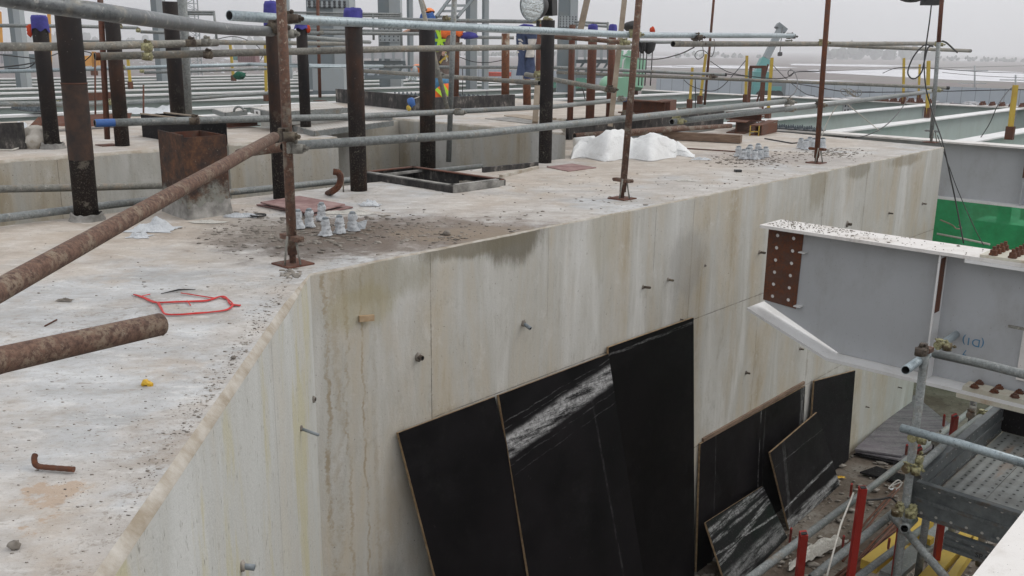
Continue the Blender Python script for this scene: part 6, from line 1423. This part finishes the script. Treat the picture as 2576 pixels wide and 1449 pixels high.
# ================================================================== people
def skin(name, verts, edges, mat, parent=None, root=0, levels=2, origin=None):
    me = bpy.data.meshes.new(name); me.from_pydata([v[:3] for v in verts], edges, []); me.materials.append(M[mat])
    o = bpy.data.objects.new(name, me); COL.objects.link(o)
    sk = o.modifiers.new('skin', 'SKIN'); sk.use_smooth_shade = True
    if not me.skin_vertices: me.attributes  # layer is created with the modifier
    if not me.skin_vertices:
        bm = bmesh.new(); bm.from_mesh(me); bm.verts.layers.skin.verify(); bm.to_mesh(me); bm.free()
    for i, v in enumerate(verts): me.skin_vertices[0].data[i].radius = (v[3], v[4] if len(v) > 4 else v[3]); me.skin_vertices[0].data[i].use_root = (i == root)
    ss = o.modifiers.new('sub', 'SUBSURF'); ss.levels = levels; ss.render_levels = levels
    if parent is not None:
        o.parent = parent; o.matrix_parent_inverse = parent_world(parent).inverted()
    return o
def person(label, J, jacket, trousers, base, vest=None, head=True, helmet='orange_helmet', facing=Vector((-1, -.4, 0)), hood=None):
    """J: joint name -> world position (already posed)"""
    t = thing('person', label, 'person', base)
    order = ['pelvis', 'spine', 'chest', 'neck', 'head', 'crown', 'shl', 'ell', 'wrl', 'hal', 'shr', 'elr', 'wrr', 'har', 'hil', 'knl', 'anl', 'tol', 'hir', 'knr', 'anr', 'tor']
    rad = dict(pelvis=(.13, .10), spine=(.125, .10), chest=(.15, .11), neck=(.055,), head=(.085, .095), crown=(.06, .07), shl=(.065,), ell=(.042,), wrl=(.028,), hal=(.035, .018), shr=(.065,), elr=(.042,), wrr=(.028,), har=(.035, .018), hil=(.09,), knl=(.06,), anl=(.042,), tol=(.04, .03), hir=(.09,), knr=(.06,), anr=(.042,), tor=(.04, .03))
    E_ = [('pelvis', 'spine'), ('spine', 'chest'), ('chest', 'neck'), ('neck', 'head'), ('head', 'crown'), ('chest', 'shl'), ('shl', 'ell'), ('ell', 'wrl'), ('wrl', 'hal'), ('chest', 'shr'), ('shr', 'elr'), ('elr', 'wrr'), ('wrr', 'har'), ('pelvis', 'hil'), ('hil', 'knl'), ('knl', 'anl'), ('anl', 'tol'), ('pelvis', 'hir'), ('hir', 'knr'), ('knr', 'anr'), ('anr', 'tor')]
    V_ = [tuple(J[n]) + tuple(rad[n]) for n in order]; idx = {n: i for i, n in enumerate(order)}; Ed = [(idx[a], idx[b_]) for a, b_ in E_]
    for hn, wn in (('hal', 'wrl'), ('har', 'wrr')):       # five fingers per hand, thumb from the side of the palm
        d = (J[hn] - J[wn]).normalized(); s_ = d.cross(Z).normalized() if abs(d.dot(Z)) < .95 else Vector((1, 0, 0)); n_ = s_.cross(d)
        for k, ln in enumerate((.07, .078, .073, .058)):
            p0 = J[hn] + s_ * (-.027 + .018 * k) + d * .02; p1 = p0 + d * ln * .5 - n_ * .012; p2 = p1 + d * ln * .35 - n_ * .03
            i0 = len(V_); V_ += [tuple(p0) + (.009,), tuple(p1) + (.0085,), tuple(p2) + (.007,)]; Ed += [(idx[hn], i0), (i0, i0 + 1), (i0 + 1, i0 + 2)]
        p0 = J[hn] - s_ * .04 - d * .01; p1 = p0 - s_ * .015 + d * .035; i0 = len(V_); V_ += [tuple(p0) + (.010,), tuple(p1) + (.009,)]; Ed += [(idx[hn], i0), (i0, i0 + 1)]
    skin('body', V_, Ed, 'skin', t)
    def sub(name, names, extra, mat, grow=.034, lv=2):
        vv = []; ids = {}
        for n in names: ids[n] = len(vv); vv.append(tuple(J[n]) + tuple(x + grow for x in (rad[n] if len(rad[n]) > 1 else rad[n] * 2)))
        ee = [(ids[a], ids[b_]) for a, b_ in E_ if a in ids and b_ in ids]
        return skin(name, vv, ee, mat, t, 0, lv)
    sub('jacket', ['pelvis', 'spine', 'chest', 'shl', 'ell', 'wrl', 'shr', 'elr', 'wrr'], None, jacket)
    sub('trousers', ['pelvis', 'hil', 'knl', 'anl', 'hir', 'knr', 'anr'], None, trousers)
    if vest: v_ = sub('vest', ['pelvis', 'spine', 'chest'], None, vest, .050)
    for n in (('anl', 'tol'), ('anr', 'tor')):
        b = MB(); a, c = J[n[0]], J[n[1]]; b.sweep([a + Z * .02, a.lerp(c, .5), c], .05, 10, rr=[.052, .055, .04]); b.make('boot', 'black', t)
    hd = J['head']; up_ = (J['crown'] - J['neck']).normalized(); fc = (facing - up_ * facing.dot(up_)).normalized(); sd_ = fc.cross(up_)
    b = MB(); b.ell(hd + fc * .085 + up_ * .0, .014, .014, .022, 8, 5); b.make('nose', 'skin', t)
    for sg in (-1, 1):
        b = MB(); b.ell(hd + fc * .082 + sd_ * .032 * sg + up_ * .022, .011, .011, .008, 8, 5); b.make('eye', 'black', t)
        b = MB(); b.ell(hd + sd_ * .082 * sg, .012, .016, .028, 8, 5); b.make('ear', 'skin', t)
    b = MB(); b.ell(hd + fc * .086 - up_ * .045, .02, .01, .006, 8, 4); b.make('mouth', 'red_cloth', t)
    b = MB(); b.grid(lambda a, s: hd + up_ * (.045 + .105 * math.cos(s * 1.57)) + (fc * math.cos(a * 6.2832) + sd_ * math.sin(a * 6.2832)) * (.125 * math.sin(s * 1.57) + (.03 if s > .95 and math.cos(a * 6.2832) > .3 else 0)), 24, 8)
    h_ = b.make('helmet', helmet, t); h_.modifiers.new('s', 'SOLIDIFY').thickness = .006
    return t
def pose(**k): return {n: Vector(v) for n, v in k.items()}
# standing worker: feet on the steel floor, 19 m out, right side turned to the camera, one hand on the grey rail
dW = 18.6
def Q(x, y, off=0.): return PD(x, y, dW + off)
J = {}
J['crown'] = Q(1081, 29); J['head'] = Q(1080, 39); J['neck'] = Q(1087, 54); J['chest'] = Q(1098, 78); J['spine'] = Q(1104, 103); J['pelvis'] = Q(1110, 136)
J['shl'] = Q(1080, 68, .12); J['ell'] = Q(1052, 75, 0); J['wrl'] = Q(1029, 75, -.1); J['hal'] = Q(1018, 79, -.15)
J['shr'] = Q(1118, 70, -.10); J['elr'] = Q(1132, 98, -.15); J['wrr'] = Q(1122, 122, -.35); J['har'] = Q(1117, 130, -.4)
J['hil'] = Q(1101, 142, .08); J['knl'] = Q(1103, 192, .05); J['anl'] = Q(1106, 243, .1); J['tol'] = Q(1091, 251, .0)
J['hir'] = Q(1119, 142, -.05); J['knr'] = Q(1118, 193, -.2); J['anr'] = Q(1124, 246, -.1); J['tor'] = Q(1110, 254, -.2)
w1 = person('person standing in orange helmet, blue vest and yellow green harness, one hand on the rail', J, 'brown_cloth', 'brown_cloth', Q(1112, 254), 'blue_vest')
b = MB(); hc = Q(1075, 43)
b.grid(lambda a, s: hc + Vector((math.cos(a * 6.2832) * (.12 + .07 * s + .02 * noise.noise(Vector((math.cos(a * 6.28) * 3, s * 3, math.sin(a * 6.28) * 3)))), math.sin(a * 6.2832) * (.12 + .03 * s), .085 - .16 * s + .02 * math.sin(a * 22))), 26, 6)
b.make('blue_hood', 'hat_blue', w1).modifiers.new('s', 'SOLIDIFY').thickness = .012
b = MB(); b.ell(Q(1075, 50, -.05), .10, .08, .05, 10, 6, 0, .3); b.make('orange_scarf', 'orange_cloth', w1)
b = MB(); dv = Vector((0, -.19, 0))
for a, c in (((1096, 62), (1122, 134)), ((1116, 60), (1101, 130)), ((1090, 101), (1124, 102))): b.bar(Q(*a) + dv, Q(*c) + dv, .055, .03, Vector((0, 1, 0)))
b.make('harness', 'hivis', w1)
b = MB(); b.bar(Q(1108, 158) + dv, Q(1128, 140) + dv, .05, .03, Vector((0, 1, 0))); b.make('yellow_strap', 'yellow', w1)
b = MB(); b.sweep([Q(1122, 135) + dv, Q(1126, 152) + dv, Q(1118, 160) + dv, Q(1124, 168) + dv], .018, 6); b.make('rope_coil', 'rope', w1)
b = MB(); b.ell(Q(1124, 84) + dv, .12, .06, .12, 10, 6, 0, .4); b.make('orange_shoulder_patch', 'orange_cloth', w1)
# crouching worker, bending down behind the black formwork board
dC = 13.6
def K(x, y, off=0.): return PD(x, y, dC + off)
J = {}
J['pelvis'] = K(1100, 208); J['spine'] = K(1110, 218, -.12); J['chest'] = K(1122, 233, -.25); J['neck'] = K(1124, 252, -.38); J['head'] = K(1128, 262, -.45); J['crown'] = K(1132, 272, -.48)
J['shl'] = K(1103, 244, -.2); J['ell'] = K(1092, 262, -.3); J['wrl'] = K(1098, 280, -.45); J['hal'] = K(1102, 286, -.5)
J['shr'] = K(1136, 238, -.3); J['elr'] = K(1148, 256, -.4); J['wrr'] = K(1142, 276, -.5); J['har'] = K(1139, 283, -.5)
J['hil'] = K(1094, 214, 0); J['knl'] = K(1085, 254, -.15); J['anl'] = K(1086, 291, 0); J['tol'] = K(1078, 296, -.15)
J['hir'] = K(1107, 215, .05); J['knr'] = K(1102, 258, -.1); J['anr'] = K(1104, 294, .05); J['tor'] = K(1097, 299, -.1)
w2 = person('person bending low in brown trousers and orange hi vis behind the black formwork board', J, 'orange_cloth', 'brown_cloth', K(1095, 296), 'blue_vest', facing=Vector((-.2, -1, -.6)))
b = MB()
for a, c in (((1108, 206), (1130, 240)), ((1098, 224), (1120, 246))): b.bar(K(*a, -.3), K(*c, -.42), .045, .02, Vector((0, 1, 0)))
b.make('reflective_strip', 'hivis', w2)
# third worker seen only as a helmet and a pale sleeve low by the pipe
t = thing('helmet', 'orange and grey safety helmet low beside the capped pipe near the workers', 'helmet', PD(1050, 182, 15))
b = MB(); b.ell(PD(1050, 174, 15), .10, .12, .08, 14, 8); b.make('shell', 'orange_helmet', t)
b = MB(); b.ell(PD(1044, 180, 14.9), .05, .08, .09, 12, 6); b.make('brim', 'grey_col', t)
b = MB(); b.grid(lambda a, s: PD(1032 + 22 * a - 6 * s, 184 + 20 * s, 14.8 + .1 * math.sin(a * 3.1)), 8, 6); o = tag(b.make('face_shield', 'lens'), 'clear curved face shield below the orange and grey helmet', 'face shield'); o.modifiers.new('s', 'SOLIDIFY').thickness = .006
# ================================================================== scaffold tower, bottom right
def tw(label, P, r=R0, mat='galv', name='scaffold_tube', group='scaffold tubes', cat='scaffold tube'):
    b = MB(); b.hollow(P, r, n=18); return tag(b.make(name, [mat, 'dark_in']), label, cat, group)
PP = PD(2319, 943, 4.95); pb = PD(2269, 1274, 5.5); px, py = (PP[0] + pb[0]) / 2, (PP[1] + pb[1]) / 2
px, py = W(5.28, -1.72)[:2]
def onpost(x, y): return PV(x, y, (px, py), (px + 1, py))
topz = onpost(2326, 884)[2]; 
t = thing('scaffold_post', 'grey tower post with rusty cap in front of the big foreground beam', 'scaffold post', Vector((px, py, -3.2)), 'scaffold posts')
b = MB(); b.hollow([Vector((px, py, -3.18)), Vector((px, py, topz))], R0); b.make('tube', ['galv', 'dark_in'], t)
b = MB(); b.box(Vector((px, py, topz + .014)), U, V, Z, .032, .035, .013); b.make('rusty_cap', 'tube_rust', t)
b = MB(); b.box(Vector((px, py, -3.19)), U, V, Z, .07, .07, .004); b.make('base_plate', 'rust', t)
d0 = depth(Vector((px, py, -.7)))
tw('grey tube with open end pointing at the camera across the foreground beam', [PD(2278, 931, 5.05), PD(2432, 822, 6.55)], mat='galv_new')
tw('grey guard tube leaving right from the tower post top', [PD(2352, 890, 5.35), PD(2470, 915, 5.0), PD(2640, 958, 4.6)])
tw('shiny grey guard tube crossing above the steel deck', [PD(2268, 1077, 5.20), PD(2420, 1118, 4.95), PD(2640, 1184, 4.65)], mat='galv_new')
tw('grey tube with open near end running along the deck toe board', [PD(2303, 1184, 5.42), PD(2391, 1105, 6.2), PD(2505, 1020, 7.3)])
tw('long low grey tube rising from the bottom edge behind the tower post', [PD(1850, 1482, 4.9), PD(2075, 1312, 5.9), PD(2201, 1219, 6.6), PD(2440, 1035, 8.3)])
tw('grey tube below the long low one, ending at the tower post joint', [PD(2040, 1455, 5.3), PD(2262, 1279, 5.75)])
tw('bottom grey tube between the red posts and the yellow frame', [PD(2140, 1466, 5.9), PD(2330, 1322, 7.0)])
tw('dark diagonal tube going down right from the tower post joint', [PD(2243, 1295, 5.6), PD(2385, 1460, 5.1)], mat='galv')
tw('short open tube end beside the lower tower joint', [PD(2275, 1330, 5.35), PD(2300, 1306, 6.1)])
tw('short vertical tube under the steel deck at its left', [PD(2332, 1290, 6.1), PD(2306, 1470, 6.5)])
tw('grey vertical tube under the far deck corner', [PD(2452, 990, 7.2), PD(2440, 1080, 7.3)])
tw('grey vertical tube deep below the deck', [PD(2400, 1290, 6.9), PD(2388, 1370, 7.1)])
tw('grey vertical tube under the right part of the deck', [PD(2478, 1300, 6.3), PD(2462, 1420, 6.6)], mat='galv_dirty')
for k, lab, x, y, d in [('z', 'brassy coupler at the far tip of the tube over the foreground beam', 2428, 824, 6.45), ('z', 'brassy coupler hanging open beside that far tube tip', 2395, 828, 6.4), ('z', 'brassy coupler where that tube passes the tower post', 2362, 868, 5.6), ('r', 'coupler on the tower post top', 2322, 880, 5.15), ('z', 'brassy coupler at the shiny guard tube and tower post', 2297, 1100, 5.3), ('z', 'brassy coupler on the tower post at the toe board tube', 2282, 1178, 5.45), ('z', 'brassy coupler ring round the open toe board tube end', 2308, 1175, 5.45), ('z', 'brassy coupler on the toe board tube near the far red post', 2468, 1042, 6.9), ('d', 'coupler under the shiny guard tube on the low tube', 2358, 1113, 6.8), ('z', 'lower brassy coupler at the tower joint left', 2262, 1280, 5.4), ('z', 'lower brassy coupler at the tower joint right', 2296, 1285, 5.5), ('d', 'coupler on the vertical tube by the far deck corner', 2445, 1045, 7.1)]:
    coupler(k, lab, x, y, d, U if 'tube' in lab else V, Z if 'post' in lab or 'joint' in lab else V)
def redpost(label, xt, yt, xb, yb, d, wpx, th=False):
    p, q = PD(xb, yb, d + .3), PD(xt, yt, d); r = wpx / F * d / 2; t = thing('red_post', label, 'post', p, 'red posts by the tower')
    b = MB(); dd = (q - p).normalized(); b.bar(p, q - dd * .002, 2 * r, 2 * r, Vector((0, 1, 0))); b.make('tube', 'red_paint', t)
    if not th: b = MB(); b.box(q, dd.cross(Vector((0, 1, 0))).normalized(), Vector((0, 1, 0)), dd, r * .8, r * .8, .002); b.make('painted_opening', 'dark_in', t)  # dark plate on a solid bar, painted shade of an open tube
    return t
redpost('tall red square post standing in front of the rebar bundle', 2171, 1226, 2136, 1475, 4.9, 17)
redpost('red square post farthest left, cut by the bottom edge', 2022, 1341, 2008, 1475, 4.7, 18)
redpost('small red post stub just right of the tower post', 2311, 1125, 2305, 1166, 5.9, 14)
redpost('red post stub behind the shiny guard tube near the deck corner', 2403, 1046, 2396, 1098, 6.9, 13)
redpost('red post under the lower tower joint', 2270, 1322, 2250, 1475, 5.9, 18)
redpost('darker red post right of the lower tower joint', 2368, 1316, 2348, 1460, 6.4, 14)
for lab, a in [('thin red pin left of the deck corner red post', (2376, 1044, 2373, 1071, 7.0)), ('thin red pin left of the tower post', (2282, 1119, 2279, 1143, 6)), ('thin red pin left of the tall red post', (2143, 1217, 2139, 1250, 5.6)), ('thin red pin behind the white sack', (2123, 1348, 2119, 1379, 5.9)), ('thin red pin over the rebar bundle', (2238, 1355, 2234, 1380, 6)), ('thin red pin by the streaked plywood offcut', (1991, 1329, 1986, 1367, 5.6))]:
    redpost(lab, a[0], a[1], a[2], a[3], a[4], 4.5, True)
# deck
DZ = -1.61; t = thing('scaffold_deck', 'perforated steel plank deck of the tower at lower right', 'scaffold deck', W(6, -1, DZ))
for i in range(6):
    v0 = -1.69 + i * .252; b = MB(); b.abox(5.44, 7.06, v0, v0 + .249, DZ - .045, DZ); b.make('steel_plank', 'deck', t)
def toeboard(label, u0, u1, v0, v1, z0, z1, long_u):
    t2 = thing('toe_board', label, 'toe board', W((u0 + u1) / 2, (v0 + v1) / 2, z0))
    b = MB(); b.abox(u0, u1, v0, v1, z0, z1); b.make('plank', 'plank_holes', t2)
    for zz in (z0 + .012, (z0 + z1) / 2, z1 - .012):
        b = MB()
        if long_u: b.abox(u0, u1, v0 - .008, v1 + .008, zz - .011, zz + .011)
        else: b.abox(u0 - .008, u1 + .008, v0, v1, zz - .011, zz + .011)
        b.make('rib', 'plank_side', t2)
toeboard('vertical steel plank along the near side of the deck', 5.36, 5.39, -1.70, .4, -1.63, -1.41, False)
toeboard('vertical steel plank along the wall side of the deck', 5.43, 7.06, -1.745, -1.71, -1.62, -1.40, True)
toeboard('lower rusty steel plank with stamped lettering below the deck edge', 5.33, 5.36, -1.50, .3, -1.76, -1.655, False)
for vv in (-1.27, -.93): text('SP SG', .042, 'dark_in', bpy.data.objects['toe_board.002'], W(5.319, vv, -1.735), V, Z)
for i in range(3):
    b = MB(); b.abox(5.3 + i * .45, 5.55 + i * .45, -1.3, .4, -2.32 - .02 * i, -2.30 - .02 * i); tag(b.make('lower_plank', 'deck'), 'perforated plank on the lower deck level, %s from the camera' % ('nearest', 'middle', 'farthest')[i], 'steel plank')
def bagfn(a, s):
    r = math.sin(s * math.pi) ** .6; q = Vector((a * 5, s * 4, 2)); c_ = W(6.9, -1.1, DZ); 
    return c_ + U * (.28 * r * math.cos(a * 6.2832)) + V * (.62 * r * math.sin(a * 6.2832) * .7 + .25) + Z * (.06 + .13 * math.cos(s * math.pi) + .05 * noise.noise(q) * r + .02)
b = MB(); b.grid(bagfn, 28, 14); tag(b.make('sack', 'bag'), 'grey crumpled sack lying on the steel deck', 'sack')
b = MB(); b.abox(7.09, 7.11, -1.74, .6, -1.62, -1.12); tag(b.make('plywood_sheet', 'ply5'), 'dark sheet added for the black interior beyond the steel deck', 'plywood sheet')  # added dark board, stands for the shaded interior behind the deck
# yellow frames below
t = thing('steel_trestle', 'dirty yellow steel trestle lying low under the tower', 'trestle', PD(2300, 1400, 6.9))
for a, c, d1, d2, wd in (((2323, 1470), (2445, 1335), 6.2, 7.4, .09), ((2185, 1425), (2330, 1310), 6.8, 7.6, .12), ((2240, 1440), (2345, 1345), 6.7, 7.4, .05), ((2380, 1475), (2468, 1350), 6.3, 7.2, .05)):
    b = MB(); b.bar(PD(*a, d1), PD(*c, d2), wd, .07); b.make('rail', 'yellow', t)
for a, c in (((2215, 1415), (2260, 1425)), ((2260, 1375), (2300, 1392)), ((2300, 1345), (2345, 1362)), ((2345, 1440), (2390, 1462))): b = MB(); b.bar(PD(*a, 7), PD(*c, 6.9), .06, .05); b.make('cross_bar', 'yellow', t)
b = MB(); b.bar(PD(2236, 1450, 6.4), PD(2386, 1322, 7.4), .13, .04); tag(b.make('grey_plank', 'galv'), 'grey steel plank lying beside the yellow frame', 'steel plank')
# rebar bundle
rnd = random.Random(3); 
for i in range(16):
    o1, o2 = rnd.uniform(-26, 26), rnd.uniform(-14, 14)
    P = [PZ(2105 + o1, 1470 + rnd.uniform(-6, 6), -3.15 + rnd.uniform(0, .08)), PZ(2300 + o2 * .7, 1285 + o2, -3.15 + rnd.uniform(0, .1))]
    if i > 13: P = [PZ(2070 + 30 * i - 400, 1420 - 8 * (i - 14), -3.1), PZ(2262, 1218 + 10 * (i - 14), -3.05)]
    b = MB(); b.sweep([P[0], P[0].lerp(P[1], .5) + Z * rnd.uniform(0, .03), P[1]], .010, 6); tag(b.make('rebar', 'rust' if i % 3 else 'rust_red'), 'long rusty rebar in the loose bundle under the tower' if i < 14 else 'single rusty rebar lying apart, left of the bundle', 'rebar', 'rebars under the tower')
# sack on the ground, plywood stack
def gsack(a, s):
    p = PZ(1984 + 150 * a, 1440 - 75 * a * (1 - .25 * s) - 22 * s, -3.17); return p + Z * (.015 + .12 * math.sin(s * 3.14) * math.sin(a * 3.14) * (1 + .7 * noise.noise(Vector((a * 6, s * 4, 0)))) + .02 * noise.noise(Vector((a * 14, s * 8, 4))) )
b = MB(); b.grid(gsack, 34, 14, smooth=False); tag(b.make('empty_sack', 'paper'), 'crumpled white sack lying on the floor among red posts', 'sack')
def fl(label, pix, z, t_, mat='ply_floor'):
    b = MB(); b.slab([PZ(x, y, z) for x, y in pix], -Z, t_); return tag(b.make('plywood_sheet', mat, rot=None), label, 'plywood sheet', 'plywood lying on the floor')
fl('weathered plywood sheet on the floor against the wall foot', [(2150, 1129), (2268, 1146), (2400, 1075), (2300, 993)], -3.11, .018)
fl('second weathered sheet under the first, slightly askew', [(2152, 1134), (2284, 1160), (2410, 1090), (2310, 1000)], -3.14, .018)
fl('dark sheet at the near edge of the plywood pile', [(2147, 1141), (2250, 1165), (2290, 1150), (2200, 1125)], -3.165, .018, 'ply5')
fl('separate dark plywood strip on the floor behind the low tube', [(2163, 1187), (2262, 1212), (2282, 1196), (2205, 1172)], -3.16, .018, 'ply5')
rnd = random.Random(21); b = MB()
for i in range(1500):
    p = W(rnd.uniform(5.5, 10.5), rnd.uniform(-3.68, -1.4), -3.19); s = rnd.uniform(.004, .02) + (.02 if rnd.random() < .04 else 0)
    b.ell(p + Z * s * .2, s * rnd.uniform(1, 2.2), s, s * .5, 5, 3, 0, .9)
tag(b.make('floor_rubble', 'debris', merge=False), kind='stuff')
for lab, x, y, mt in [('small red and white wrapper left of the tower post', 2278, 1348 * 0 + 1290, 'red_string'), ('yellow green scrap on the floor by the big offcut foot', 2113, 1201, 'yellow_scrap'), ('white wrapper with pink stripe near the rebar', 2250, 1231, 'film')]:
    crumple(lab, x, y, .05, .02, .02, mt, -3.18, 'wrapper', 'wrapper')
b = MB(); P = [PD(2080, 1449, 4.7), PD(2115, 1320, 4.9), PD(2147, 1240, 5.3)]; b.sweep(P, .005, 6); tag(b.make('string', 'rope'), 'pale string hanging from the long low tube at bottom right', 'string')
wire('pale wire bundle tied at the tower post', [(2235, 1228, 5.5), (2252, 1212, 5.5), (2262, 1208, 5.5), (2268, 1216, 5.5), (2258, 1228, 5.5), (2245, 1222, 5.5), (2268, 1212, 5.5)], .004, 'rope', 'wire_bundle')
wire('black cable hanging beside the open toe board tube', [(2348, 1118, 6.3), (2345, 1140, 6.3), (2333, 1160, 6.1), (2318, 1170, 5.9)], .006)
wire('black cable tied at the lower tower joint', [(2180, 1258, 5.6), (2215, 1256, 5.6), (2240, 1252, 5.6), (2258, 1266, 5.6)], .006)
